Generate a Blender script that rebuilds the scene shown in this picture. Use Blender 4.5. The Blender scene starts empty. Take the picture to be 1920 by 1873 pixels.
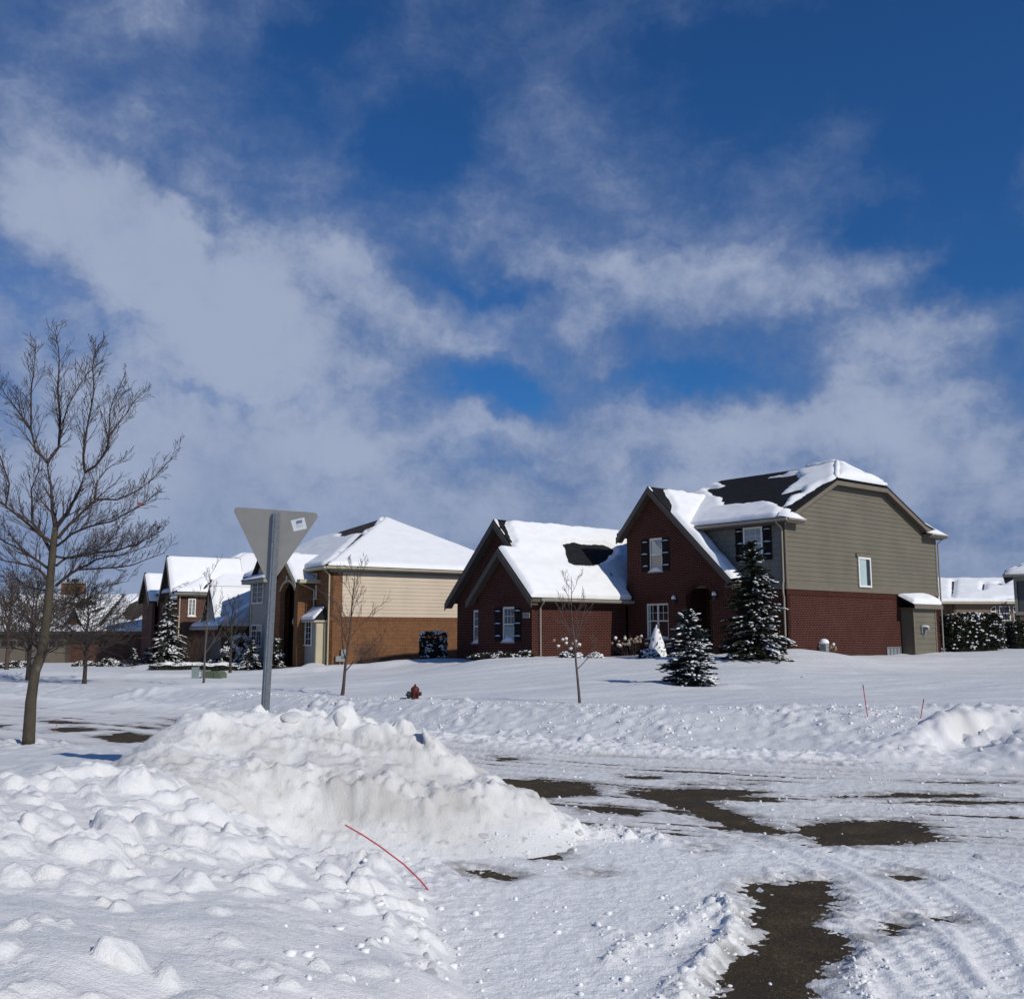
import bpy, bmesh, math, random
import numpy as np
from mathutils import Vector, Matrix
from mathutils.geometry import tessellate_polygon

R = math.radians
scene = bpy.context.scene
COL = scene.collection

# ------------------------------------------------------------------ camera
CAM_Z = 2.3
FPX = 1850.0
HORIZON = 1187.0
PITCH = math.atan((HORIZON - 936.5) / FPX)
cam_d = bpy.data.cameras.new("camera")
cam_d.sensor_width = 36.0
cam_d.lens = 36.0 * FPX / 1920.0
cam_d.clip_start = 0.05
cam_d.clip_end = 6000.0
cam = bpy.data.objects.new("camera", cam_d)
cam.location = (0, 0, CAM_Z)
cam.rotation_euler = (math.pi / 2 + PITCH, 0, 0)
COL.objects.link(cam)
scene.camera = cam

# ------------------------------------------------------------------ light
SUN_EL = 33.5
SUN_DIR = Vector((0.72, -0.69, 0)).normalized()      # towards the sun, on the ground plane
SUN_VEC = Vector((SUN_DIR.x * math.cos(R(SUN_EL)), SUN_DIR.y * math.cos(R(SUN_EL)), math.sin(R(SUN_EL))))
sun_d = bpy.data.lights.new("sun", 'SUN')
sun_d.energy = 3.2
sun_d.angle = R(0.6)
sun_d.color = (1.0, 0.945, 0.85)
sun = bpy.data.objects.new("sun", sun_d)
sun.rotation_euler = SUN_VEC.to_track_quat('Z', 'Y').to_euler()
sun.location = (30, -20, 40)
COL.objects.link(sun)

scene.view_settings.view_transform = 'Standard'
scene.view_settings.look = 'None'
scene.view_settings.exposure = 0.0
scene.view_settings.gamma = 1.0
scene.view_settings.use_curve_mapping = False
scene.cycles.max_bounces = 5
scene.cycles.diffuse_bounces = 3
scene.cycles.glossy_bounces = 2
scene.cycles.transmission_bounces = 3
scene.cycles.transparent_max_bounces = 6
scene.cycles.use_denoising = True
scene.cycles.caustics_reflective = False
scene.cycles.caustics_refractive = False

_F = Vector((0, math.cos(PITCH), math.sin(PITCH)))
_U = Vector((0, -math.sin(PITCH), math.cos(PITCH)))
CAM = Vector((0, 0, CAM_Z))


def ray(px, py):
    return (_F + Vector(((px - 960.0) / FPX, 0, 0)) + _U * ((936.5 - py) / FPX)).normalized()


def at(px, py, y):
    d = ray(px, py)
    return CAM + d * (y / d.y)


def on_z(px, py, z=0.0):
    d = ray(px, py)
    return CAM + d * ((z - CAM_Z) / d.z)


def px_dir(px, py):
    d = ray(px, py)
    return math.atan2(d.x, d.y), math.asin(d.z)


# ------------------------------------------------------------------ world: daylight sky with broken cloud
world = bpy.data.worlds.new("World")
scene.world = world
world.use_nodes = True
wn = world.node_tree.nodes
wl = world.node_tree.links
wn.clear()


def wnode(t, **kw):
    n = wn.new(t)
    for k, v in kw.items():
        setattr(n, k, v)
    return n


def wmath(op, a, b=None, c=None, clamp=False):
    n = wnode('ShaderNodeMath', operation=op, use_clamp=clamp)
    for i, s in enumerate((a, b, c)):
        if s is None:
            continue
        if isinstance(s, (int, float)):
            n.inputs[i].default_value = s
        else:
            wl.new(s, n.inputs[i])
    return n.outputs[0]


def wvec(op, a, b=None, out=0):
    n = wnode('ShaderNodeVectorMath', operation=op)
    for i, s in enumerate((a, b)):
        if s is None:
            continue
        if isinstance(s, (tuple, list)):
            n.inputs[i].default_value = s
        else:
            wl.new(s, n.inputs[i])
    return n.outputs[out]


def wnoise(vec, scale, detail=5.0, rough=0.55, dist=0.0):
    n = wnode('ShaderNodeTexNoise', noise_dimensions='3D')
    n.inputs['Scale'].default_value = scale
    n.inputs['Detail'].default_value = detail
    n.inputs['Roughness'].default_value = rough
    n.inputs['Distortion'].default_value = dist
    wl.new(vec, n.inputs['Vector'])
    return n


def wrange(v, a, b, c=0.0, d=1.0, smooth=True):
    n = wnode('ShaderNodeMapRange', interpolation_type='SMOOTHSTEP' if smooth else 'LINEAR')
    wl.new(v, n.inputs['Value'])
    n.inputs['From Min'].default_value = a
    n.inputs['From Max'].default_value = b
    n.inputs['To Min'].default_value = c
    n.inputs['To Max'].default_value = d
    return n.outputs['Result']


def wmix(f, a, b):
    n = wnode('ShaderNodeMix', data_type='RGBA')
    if isinstance(f, (int, float)):
        n.inputs[0].default_value = f
    else:
        wl.new(f, n.inputs[0])
    for i, s in ((6, a), (7, b)):
        if isinstance(s, tuple):
            n.inputs[i].default_value = s
        else:
            wl.new(s, n.inputs[i])
    return n.outputs[2]


SKY_STRENGTH = 0.1
sky = wnode('ShaderNodeTexSky', sky_type='NISHITA')
sky.sun_disc = False
sky.sun_elevation = R(SUN_EL)
sky.sun_rotation = math.atan2(SUN_DIR.x, SUN_DIR.y)
sky.altitude = 250.0
sky.air_density = 1.0
sky.dust_density = 0.35
sky.ozone_density = 3.0
tc = wnode('ShaderNodeTexCoord')
DIR = tc.outputs['Generated']
sep = wnode('ShaderNodeSeparateXYZ')
wl.new(DIR, sep.inputs[0])
AZ = wmath('ARCTAN2', sep.outputs[0], sep.outputs[1])
EL = wmath('ARCSINE', sep.outputs[2])
cmb = wnode('ShaderNodeCombineXYZ')
wl.new(AZ, cmb.inputs[0])
wl.new(EL, cmb.inputs[1])
AE = cmb.outputs[0]
# slow swirl that breaks the cloud edges
sw = wnoise(DIR, 6.5, 5.0, 0.62)
warp = wvec('MULTIPLY', wvec('SUBTRACT', sw.outputs['Color'], (0.5, 0.5, 0.5)), (0.22, 0.15, 0.0))
AEW = wvec('ADD', AE, warp)

# cloud masses (+) and clear gaps (-): px, py, half-width, half-height, tilt, weight
CLOUDS = [
    (60, 300, 200, 150, -40, 0.46), (250, 470, 260, 120, -35, 0.40), (480, 560, 330, 110, -10, 0.46), (760, 580, 180, 70, -15, 0.36),
    (560, 690, 270, 70, -5, 0.36), (380, 330, 130, 130, -45, 0.24), (640, 300, 95, 170, -25, 0.22), (150, 80, 330, 150, -30, 0.20),
    (970, 230, 150, 120, -40, 0.15), (1110, 300, 190, 130, -30, 0.18), (1130, 375, 160, 60, -15, 0.20), (1000, 60, 200, 80, -30, 0.04),
    (930, 440, 170, 60, -20, 0.28), (1160, 540, 210, 75, -20, 0.34), (1080, 650, 150, 90, -35, 0.40), (1400, 520, 260, 60, -10, 0.32), (1570, 570, 160, 55, -8, 0.36),
    (1610, 280, 130, 130, 25, 0.18), (1470, 390, 180, 75, 35, 0.18),
    (1710, 665, 150, 62, 5, 0.46), (1320, 800, 430, 60, 0, 0.48), (1720, 830, 280, 80, 0, 0.36),
    (600, 825, 340, 75, 5, 0.40), (180, 800, 330, 170, 0, 0.36), (60, 640, 200, 120, 0, 0.22), (960, 960, 1100, 110, 0, 0.26),
    # gaps
    (640, 70, 110, 140, -20, -0.30), (850, 60, 150, 80, 0, -0.06), (800, 270, 95, 130, -25, -0.40), (1780, 130, 300, 220, 0, -0.44), (1400, 110, 210, 110, 0, -0.22), (1830, 390, 150, 140, 0, -0.34),
    (900, 722, 115, 50, -18, -0.55), (1250, 712, 150, 28, 5, -0.26), (1790, 540, 130, 48, 15, -0.40), (1590, 480, 60, 70, 30, -0.30), (340, 430, 95, 34, -50, -0.34),
    (960, 535, 85, 34, -15, -0.32), (200, 655, 110, 45, 15, -0.08), (1640, 905, 60, 50, 45, -0.26), (440, 742, 90, 22, 0, -0.22), (1870, 1030, 90, 50, 0, -0.24),
]
total = None
for (px, py, hw, hh, tilt, wt) in CLOUDS:
    a, e = px_dir(px, py)
    mp = wnode('ShaderNodeMapping', vector_type='TEXTURE')
    mp.inputs['Location'].default_value = (a, e, 0)
    mp.inputs['Rotation'].default_value = (0, 0, R(tilt))
    mp.inputs['Scale'].default_value = (1.6 * hw / FPX, 1.6 * hh / FPX, 1)
    wl.new(AEW, mp.inputs['Vector'])
    ln = wvec('LENGTH', mp.outputs[0], out=1)
    g = wrange(ln, 1.0, 0.0, 0.0, wt)
    total = g if total is None else wmath('ADD', total, g)
# streaky detail on a flat cloud deck
zz = wmath('ADD', wmath('MAXIMUM', sep.outputs[2], 0.0), 0.16)
deck = wvec('DIVIDE', DIR, wnode('ShaderNodeCombineXYZ').outputs[0])
cz = deck.node.inputs[1].links[0].from_node
for i in range(3):
    wl.new(zz, cz.inputs[i])
mp = wnode('ShaderNodeMapping')
mp.inputs['Rotation'].default_value = (0, 0, R(-38))
mp.inputs['Scale'].default_value = (1.0, 0.42, 0.0)
wl.new(deck, mp.inputs['Vector'])
n_big = wnoise(mp.outputs[0], 1.4, 5.0, 0.6)
n_dir = wnoise(DIR, 8.0, 8.0, 0.64)
f = wmath('ADD', wmath('MULTIPLY', wmath('SUBTRACT', n_big.outputs['Fac'], 0.5), 0.70),
          wmath('MULTIPLY', wmath('SUBTRACT', n_dir.outputs['Fac'], 0.5), 0.72))
mp2 = wnode('ShaderNodeMapping')
mp2.inputs['Rotation'].default_value = (0, 0, R(52))
mp2.inputs['Scale'].default_value = (9.0, 26.0, 0.0)
wl.new(AEW, mp2.inputs['Vector'])
n_str = wnoise(mp2.outputs[0], 1.0, 5.0, 0.62)
f = wmath('ADD', f, wmath('MULTIPLY', wmath('SUBTRACT', n_str.outputs['Fac'], 0.5), 0.55))
field = wmath('ADD', wmath('ADD', total, f), 0.19)
low = wrange(EL, 0.0, 0.30, 0.80, 0.0)                  # the deck closes up towards the horizon
high = wrange(EL, 0.55, 1.2, 0.0, -0.22)                # and breaks up overhead
field = wmath('ADD', wmath('ADD', field, low), high)
cover = wrange(field, -0.06, 0.84, 0.0, 0.96)
thick = wrange(field, 0.25, 1.05)
lowtone = wrange(EL, 0.02, 0.26, -0.42, 0.0)
tone = wmath('ADD', wmath('ADD', wmath('MULTIPLY', thick, 0.75), wmath('MULTIPLY', wmath('SUBTRACT', n_dir.outputs['Fac'], 0.5), 1.1)), wmath('ADD', lowtone, 0.18))
S = 1.0 / SKY_STRENGTH
c_dark = (0.122 * S, 0.188 * S, 0.355 * S, 1)
c_lite = (0.350 * S, 0.410 * S, 0.555 * S, 1)
ccol = wmix(wrange(tone, 0.0, 1.0), c_dark, c_lite)
tint = wnode('ShaderNodeMix', data_type='RGBA', blend_type='MULTIPLY')
tint.inputs[0].default_value = 1.0
wl.new(sky.outputs[0], tint.inputs[6])
tint.inputs[7].default_value = (0.185, 0.47, 0.80, 1)
final = wmix(cover, tint.outputs[2], ccol)
bg = wnode('ShaderNodeBackground')
bg.inputs['Strength'].default_value = SKY_STRENGTH
wl.new(final, bg.inputs['Color'])
wo = wnode('ShaderNodeOutputWorld')
wl.new(bg.outputs[0], wo.inputs['Surface'])
world.cycles.sampling_method = 'MANUAL'
world.cycles.sample_map_resolution = 512

# ------------------------------------------------------------------ number helpers
def smooth(a, b, x):
    t = np.clip((x - a) / (b - a), 0, 1)
    return t * t * (3 - 2 * t)


def _hash(ix, iy, seed):
    h = (ix.astype(np.int64) * 374761393 + iy.astype(np.int64) * 668265263 + seed * 974634777) & 0x7fffffff
    h = ((h ^ (h >> 13)) * 1274126177) & 0x7fffffff
    return (h ^ (h >> 16)) & 0x7fffffff


def perlin(x, y, seed=0):
    x = np.asarray(x, float)
    y = np.asarray(y, float)
    ix, iy = np.floor(x), np.floor(y)
    fx, fy = x - ix, y - iy
    u, v = fx * fx * fx * (fx * (fx * 6 - 15) + 10), fy * fy * fy * (fy * (fy * 6 - 15) + 10)

    def g(dx, dy):
        a = _hash(ix + dx, iy + dy, seed).astype(float) * (2 * math.pi / 2147483647.0) * 37.0
        return np.cos(a) * (fx - dx) + np.sin(a) * (fy - dy)
    a, b, c, d = g(0, 0), g(1, 0), g(0, 1), g(1, 1)
    return (a + (b - a) * u) * (1 - v) + (c + (d - c) * u) * v


def fbm(x, y, oct=4, seed=0, gain=0.5):
    s, a = 0.0, 1.0
    for i in range(oct):
        s = s + a * perlin(x, y, seed + 17 * i)
        x, y, a = x * 2.03 + 5.3, y * 2.03 - 3.1, a * gain
    return s


def cell_hash(gx, gy, seed, n):
    """n random numbers per cell, looked up in a table; returns f(dx, dy) -> list of arrays"""
    x0, x1, y0, y1 = int(gx.min()) - 1, int(gx.max()) + 1, int(gy.min()) - 1, int(gy.max()) + 1
    w, h = x1 - x0 + 1, y1 - y0 + 1
    if w * h > 3000000:
        return lambda dx, dy: [_hash(gx + dx, gy + dy, seed + k) / 2147483647.0 for k in range(n)]
    TX, TY = np.meshgrid(np.arange(x0, x1 + 1), np.arange(y0, y1 + 1))
    tabs = [(_hash(TX, TY, seed + k) / 2147483647.0).ravel() for k in range(n)]
    base = ((gy - y0) * w + (gx - x0)).astype(np.int64)
    return lambda dx, dy: [t[base + (dy * w + dx)] for t in tabs]


def worley_bumps(x, y, cell, seed, prob=1.0, rmin=0.25, rmax=0.55):
    """rounded lumps scattered on a jittered grid, height in units of the cell"""
    gx, gy = np.floor(x / cell), np.floor(y / cell)
    out = np.zeros_like(x)
    look = cell_hash(gx, gy, seed, 4)
    for dx in (-1, 0, 1):
        for dy in (-1, 0, 1):
            cx, cy = gx + dx, gy + dy
            h1, h2, h3, h4 = look(dx, dy)
            r = rmin + (rmax - rmin) * h3 * h3
            d2 = ((x / cell - cx - h1) ** 2 + (y / cell - cy - h2) ** 2) / (r * r)
            z = np.where((d2 < 1) & (h4 < prob), r * np.sqrt(np.clip(1 - d2, 0, 1)), 0)
            out = np.maximum(out, z)
    return out * cell


def sdf_poly(X, Y, poly):
    """signed distance to a closed polygon, negative inside"""
    X = np.asarray(X, float)
    Y = np.asarray(Y, float)
    d = np.full(X.shape, 1e18)
    s = np.ones(X.shape)
    n = len(poly)
    for i in range(n):
        ax, ay = poly[i]
        bx, by = poly[i - 1]
        ex, ey = bx - ax, by - ay
        wx, wy = X - ax, Y - ay
        t = np.clip((wx * ex + wy * ey) / (ex * ex + ey * ey + 1e-12), 0, 1)
        qx, qy = wx - ex * t, wy - ey * t
        d = np.minimum(d, qx * qx + qy * qy)
        c1, c2, c3 = Y >= ay, Y < by, ex * wy > ey * wx
        flip = (c1 & c2 & c3) | (~c1 & ~c2 & ~c3)
        s = np.where(flip, -s, s)
    return s * np.sqrt(d)


def chunks(x, y, cell, seed, prob=0.7, rmin=0.25, rmax=0.6, tilt=0.5):
    """broken blocks lying at random angles on a jittered grid, height in metres"""
    gx, gy = np.floor(x / cell), np.floor(y / cell)
    out = np.zeros_like(x)
    look = cell_hash(gx, gy, seed, 7)
    for dx in (-1, 0, 1):
        for dy in (-1, 0, 1):
            cx, cy = gx + dx, gy + dy
            h = look(dx, dy)
            r = rmin + (rmax - rmin) * h[2] ** 1.6
            a = h[3] * 6.283
            ux, uy = x / cell - cx - h[0], y / cell - cy - h[1]
            p = (ux * np.cos(a) + uy * np.sin(a)) / r
            q = (-ux * np.sin(a) + uy * np.cos(a)) / (r * (0.6 + 0.4 * h[4]))
            d = (np.abs(p) ** 3 + np.abs(q) ** 3) ** (1 / 3.0)
            z = r * ((0.75 + 0.35 * h[5]) * (1 - np.clip(d, 0, 1) ** 3.5) + tilt * (p * (h[6] - 0.5) + q * (h[5] - 0.5)) * (1 - np.clip(d, 0, 1) ** 4))
            out = np.maximum(out, np.where((d < 1) & (h[4] * 0.999 < prob), z, 0))
    return out * cell


class Tps:
    """thin-plate surface through scattered heights"""
    def __init__(self, pts, lam=0.02):
        P = np.array(pts, float)
        self.P = P[:, :2]
        n = len(P)
        K = self.k(self.P[:, None, :] - self.P[None, :, :]) + lam * np.eye(n)
        A = np.zeros((n + 3, n + 3))
        A[:n, :n] = K
        A[:n, n] = A[n, :n] = 1
        A[:n, n + 1:] = self.P
        A[n + 1:, :n] = self.P.T
        self.w = np.linalg.solve(A, np.r_[P[:, 2], 0, 0, 0])

    @staticmethod
    def k(d):
        r2 = (d ** 2).sum(-1) + 1e-9
        return 0.5 * r2 * np.log(r2)

    def __call__(self, X, Y):
        n = len(self.P)
        out = self.w[n] + self.w[n + 1] * X + self.w[n + 2] * Y
        for i in range(n):
            r2 = (X - self.P[i, 0]) ** 2 + (Y - self.P[i, 1]) ** 2 + 1e-9
            out = out + self.w[i] * 0.5 * r2 * np.log(r2)
        return out


# ------------------------------------------------------------------ object helpers
def tag(o, label=None, cat=None, group=None, kind=None):
    if label:
        o['label'] = label
    if cat:
        o['category'] = cat
    if group:
        o['group'] = group
    if kind:
        o['kind'] = kind
    return o


def link(o, parent=None):
    COL.objects.link(o)
    if parent is not None:
        o.parent = parent
    return o


def empty(name, loc, rz=0.0, label=None, cat=None, group=None):
    o = bpy.data.objects.new(name, None)
    o.empty_display_size = 0.3
    o.location = loc
    o.rotation_euler = (0, 0, rz)
    link(o)
    return tag(o, label, cat, group)


def auto_uv(me):
    n = len(me.loops)
    if not n:
        return
    li = np.empty(n, np.int32)
    me.loops.foreach_get('vertex_index', li)
    co = np.empty(len(me.vertices) * 3, np.float32)
    me.vertices.foreach_get('co', co)
    co = co.reshape(-1, 3)[li]
    pn = np.empty(len(me.polygons) * 3, np.float32)
    me.polygons.foreach_get('normal', pn)
    pn = np.abs(pn.reshape(-1, 3))
    tot = np.empty(len(me.polygons), np.int32)
    me.polygons.foreach_get('loop_total', tot)
    N = np.repeat(pn, tot, axis=0)
    U = np.where(N[:, 0] > N[:, 1], co[:, 1], co[:, 0])
    V = co[:, 2]
    top = N[:, 2] > 0.94
    U = np.where(top, co[:, 0], U)
    V = np.where(top, co[:, 1], V)
    uv = me.uv_layers.new(name='uv')
    uv.data.foreach_set('uv', np.stack([U, V], 1).astype(np.float32).ravel())


def np_mesh(name, verts, faces, smooth_shade=False, uv=False):
    """faces: (n,3) or (n,4) int array, or a list of index tuples"""
    me = bpy.data.meshes.new(name)
    if isinstance(faces, np.ndarray):
        n, k = faces.shape
        me.vertices.add(len(verts))
        me.vertices.foreach_set('co', np.asarray(verts, np.float32).ravel())
        me.loops.add(n * k)
        me.loops.foreach_set('vertex_index', faces.astype(np.int32).ravel())
        me.polygons.add(n)
        me.polygons.foreach_set('loop_start', (np.arange(n) * k).astype(np.int32))
        me.polygons.foreach_set('loop_total', np.full(n, k, np.int32))
        me.update(calc_edges=True)
    else:
        me.from_pydata([tuple(v) for v in verts], [], faces)
        me.update()
    if smooth_shade:
        me.polygons.foreach_set('use_smooth', np.ones(len(me.polygons), bool))
    if uv:
        auto_uv(me)
    return me


class MB:
    """collects boxes, prisms, tubes ... and links them as ONE mesh object"""
    def __init__(self):
        self.v = []
        self.f = []

    def add(self, vs, fs):
        b = len(self.v)
        self.v.extend(vs)
        self.f.extend([tuple(i + b for i in f) for f in fs])

    def box(self, x0, x1, y0, y1, z0, z1):
        x0, x1 = sorted((x0, x1))
        y0, y1 = sorted((y0, y1))
        z0, z1 = sorted((z0, z1))
        self.add([(x0, y0, z0), (x1, y0, z0), (x1, y1, z0), (x0, y1, z0), (x0, y0, z1), (x1, y0, z1), (x1, y1, z1), (x0, y1, z1)],
                 [(3, 2, 1, 0), (4, 5, 6, 7), (0, 1, 5, 4), (1, 2, 6, 5), (2, 3, 7, 6), (3, 0, 4, 7)])

    def slab(self, pts, off):
        """planar polygon pts extruded by the vector off"""
        n = len(pts)
        a = [Vector(p) for p in pts]
        nrm = Vector((0, 0, 0))
        for i in range(n):
            p, q = a[i], a[(i + 1) % n]
            nrm += p.cross(q)
        if nrm.dot(Vector(off)) > 0:
            a.reverse()
        b = [p + Vector(off) for p in a]
        tri = tessellate_polygon([a])
        fs = []
        for t in tri:
            q = (a[t[1]] - a[t[0]]).cross(a[t[2]] - a[t[0]])
            t = t if q.dot(Vector(off)) < 0 else (t[0], t[2], t[1])
            fs.append(tuple(t))
            fs.append((t[0] + n, t[2] + n, t[1] + n))
        for i in range(n):
            j = (i + 1) % n
            fs.append((j, i, i + n, j + n))
        self.add([tuple(p) for p in a + b], fs)

    def tube(self, pts, rads, sides=6, cap=True):
        pts = [Vector(p) for p in pts]
        n = len(pts)
        if isinstance(rads, (int, float)):
            rads = [rads] * n
        vs, fs = [], []
        ref = Vector((0.31, 0.17, 0.93))
        for i, p in enumerate(pts):
            t = (pts[min(i + 1, n - 1)] - pts[max(i - 1, 0)])
            t = t.normalized() if t.length > 1e-9 else Vector((0, 0, 1))
            x = t.cross(ref)
            if x.length < 0.05:
                x = t.cross(Vector((1, 0, 0)))
            x.normalize()
            y = t.cross(x)
            for k in range(sides):
                a = 2 * math.pi * k / sides
                vs.append(tuple(p + (x * math.cos(a) + y * math.sin(a)) * rads[i]))
        for i in range(n - 1):
            for k in range(sides):
                k2 = (k + 1) % sides
                fs.append((i * sides + k, i * sides + k2, (i + 1) * sides + k2, (i + 1) * sides + k))
        if cap:
            fs.append(tuple(range(sides - 1, -1, -1)))
            fs.append(tuple((n - 1) * sides + k for k in range(sides)))
        self.add(vs, fs)

    def lathe(self, prof, sides=20, cx=0, cy=0, z=0):
        """prof: list of (radius, height)"""
        vs, fs = [], []
        for r, h in prof:
            for k in range(sides):
                a = 2 * math.pi * k / sides
                vs.append((cx + r * math.cos(a), cy + r * math.sin(a), z + h))
        for i in range(len(prof) - 1):
            for k in range(sides):
                k2 = (k + 1) % sides
                fs.append((i * sides + k, i * sides + k2, (i + 1) * sides + k2, (i + 1) * sides + k))
        fs.append(tuple(range(sides - 1, -1, -1)))
        fs.append(tuple((len(prof) - 1) * sides + k for k in range(sides)))
        self.add(vs, fs)

    def xf(self, M):
        self.v = [tuple(M @ Vector(v)) for v in self.v]
        return self

    def build(self, name, mat, parent=None, smooth_shade=False, zoff=0.0, uv=True):
        vs = self.v if not zoff else [(v[0], v[1], v[2] - zoff) for v in self.v]
        me = np_mesh(name, vs, self.f, smooth_shade, uv)
        if mat is not None:
            me.materials.append(mat)
        return link(bpy.data.objects.new(name, me), parent)


def grid_faces(nx, ny):
    i = np.arange(nx * ny).reshape(ny, nx)
    return np.stack([i[:-1, :-1], i[:-1, 1:], i[1:, 1:], i[1:, :-1]], -1).reshape(-1, 4)


def spaced(*segs):
    """(start, stop, step) segments -> joined coordinates"""
    out = [np.array([segs[0][0]])]
    for a, b, s0, s1 in segs:
        xs, x = [], a
        n = 0
        while x < b - 1e-6:
            t = (x - a) / (b - a)
            x = min(b, x + s0 * (1 - t) + s1 * t)
            xs.append(x)
        if len(xs) > 1 and xs[-1] - xs[-2] < 0.3 * s1:
            xs.pop(-2)
        out.append(np.array(xs))
    return np.concatenate(out)


# ------------------------------------------------------------------ materials
def new_mat(name):
    m = bpy.data.materials.new(name)
    m.use_nodes = True
    nt = m.node_tree
    b = nt.nodes['Principled BSDF']
    return m, nt, b


def nnode(nt, t, **kw):
    n = nt.nodes.new(t)
    for k, v in kw.items():
        setattr(n, k, v)
    return n


def noise_in(nt, coord, scale, detail=4.0, rough=0.55, vec_scale=None):
    n = nnode(nt, 'ShaderNodeTexNoise')
    n.inputs['Scale'].default_value = scale
    n.inputs['Detail'].default_value = detail
    n.inputs['Roughness'].default_value = rough
    t = nnode(nt, 'ShaderNodeTexCoord')
    src = t.outputs[coord]
    if vec_scale:
        mp = nnode(nt, 'ShaderNodeMapping')
        mp.inputs['Scale'].default_value = vec_scale
        nt.links.new(src, mp.inputs['Vector'])
        src = mp.outputs[0]
    nt.links.new(src, n.inputs['Vector'])
    return n


def ramp(nt, fac, stops):
    r = nnode(nt, 'ShaderNodeValToRGB')
    e = r.color_ramp.elements
    while len(e) < len(stops):
        e.new(0.5)
    for i, (p, c) in enumerate(stops):
        e[i].position = p
        e[i].color = (*c, 1) if len(c) == 3 else c
    nt.links.new(fac, r.inputs[0])
    return r.outputs[0]


def bump(nt, b, height, strength, dist):
    n = nnode(nt, 'ShaderNodeBump')
    n.inputs['Strength'].default_value = strength
    n.inputs['Distance'].default_value = dist
    nt.links.new(height, n.inputs['Height'])
    nt.links.new(n.outputs[0], b.inputs['Normal'])
    return n


def simple(name, col, rough=0.6, var=0.12, scale=6.0, metal=0.0, bump_s=0.0, bump_scale=40.0, coord='Object', spec=0.4):
    m, nt, b = new_mat(name)
    lo = tuple(c * (1 - var) for c in col)
    hi = tuple(min(1, c * (1 + var)) for c in col)
    n = noise_in(nt, coord, scale)
    nt.links.new(ramp(nt, n.outputs['Fac'], [(0.3, lo), (0.7, hi)]), b.inputs['Base Color'])
    b.inputs['Roughness'].default_value = rough
    b.inputs['Metallic'].default_value = metal
    b.inputs['Specular IOR Level'].default_value = spec
    if bump_s:
        n2 = noise_in(nt, coord, bump_scale, 3.0)
        bump(nt, b, n2.outputs['Fac'], bump_s, 0.02)
    return m


def snow_mat(name, base=(0.83, 0.85, 0.88), grain=0.5, grain_scale=55.0, lump=0.0, lump_scale=9.0, dirt_col=None, dist=0.012):
    m, nt, b = new_mat(name)
    n = noise_in(nt, 'Object', 1.7, 5.0)
    lo = tuple(c * 0.95 for c in base)
    col = ramp(nt, n.outputs['Fac'], [(0.3, lo), (0.7, base)])
    if dirt_col:
        at_ = nnode(nt, 'ShaderNodeAttribute', attribute_name='dirt')
        mx = nnode(nt, 'ShaderNodeMix', data_type='RGBA')
        nt.links.new(at_.outputs['Fac'], mx.inputs[0])
        nt.links.new(col, mx.inputs[6])
        mx.inputs[7].default_value = (*dirt_col, 1)
        col = mx.outputs[2]
    nt.links.new(col, b.inputs['Base Color'])
    b.inputs['Roughness'].default_value = 0.75
    b.inputs['Specular IOR Level'].default_value = 0.25
    n2 = noise_in(nt, 'Object', grain_scale, 4.0, 0.65)
    h = n2.outputs['Fac']
    if lump:
        n3 = noise_in(nt, 'Object', lump_scale, 4.0, 0.6)
        a = nnode(nt, 'ShaderNodeMath', operation='MULTIPLY_ADD')
        nt.links.new(n3.outputs['Fac'], a.inputs[0])
        a.inputs[1].default_value = lump
        nt.links.new(h, a.inputs[2])
        h = a.outputs[0]
    bump(nt, b, h, grain, dist)
    return m


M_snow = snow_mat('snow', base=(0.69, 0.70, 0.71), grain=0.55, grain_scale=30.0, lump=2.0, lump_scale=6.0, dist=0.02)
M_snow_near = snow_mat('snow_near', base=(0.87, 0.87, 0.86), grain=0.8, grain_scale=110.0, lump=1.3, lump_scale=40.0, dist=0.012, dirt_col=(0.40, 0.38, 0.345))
M_snow_road = snow_mat('snow_road', base=(0.88, 0.88, 0.87), grain=0.6, grain_scale=65.0, lump=2.0, lump_scale=24.0, dist=0.014, dirt_col=(0.16, 0.145, 0.125))
M_snow_roof = snow_mat('snow_roof', base=(0.86, 0.87, 0.88), grain=0.3, grain_scale=12.0, lump=2.0, lump_scale=1.6, dist=0.03)
M_snow_clump = snow_mat('snow_clump', base=(0.86, 0.86, 0.855), grain=0.3, grain_scale=20.0)


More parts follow.
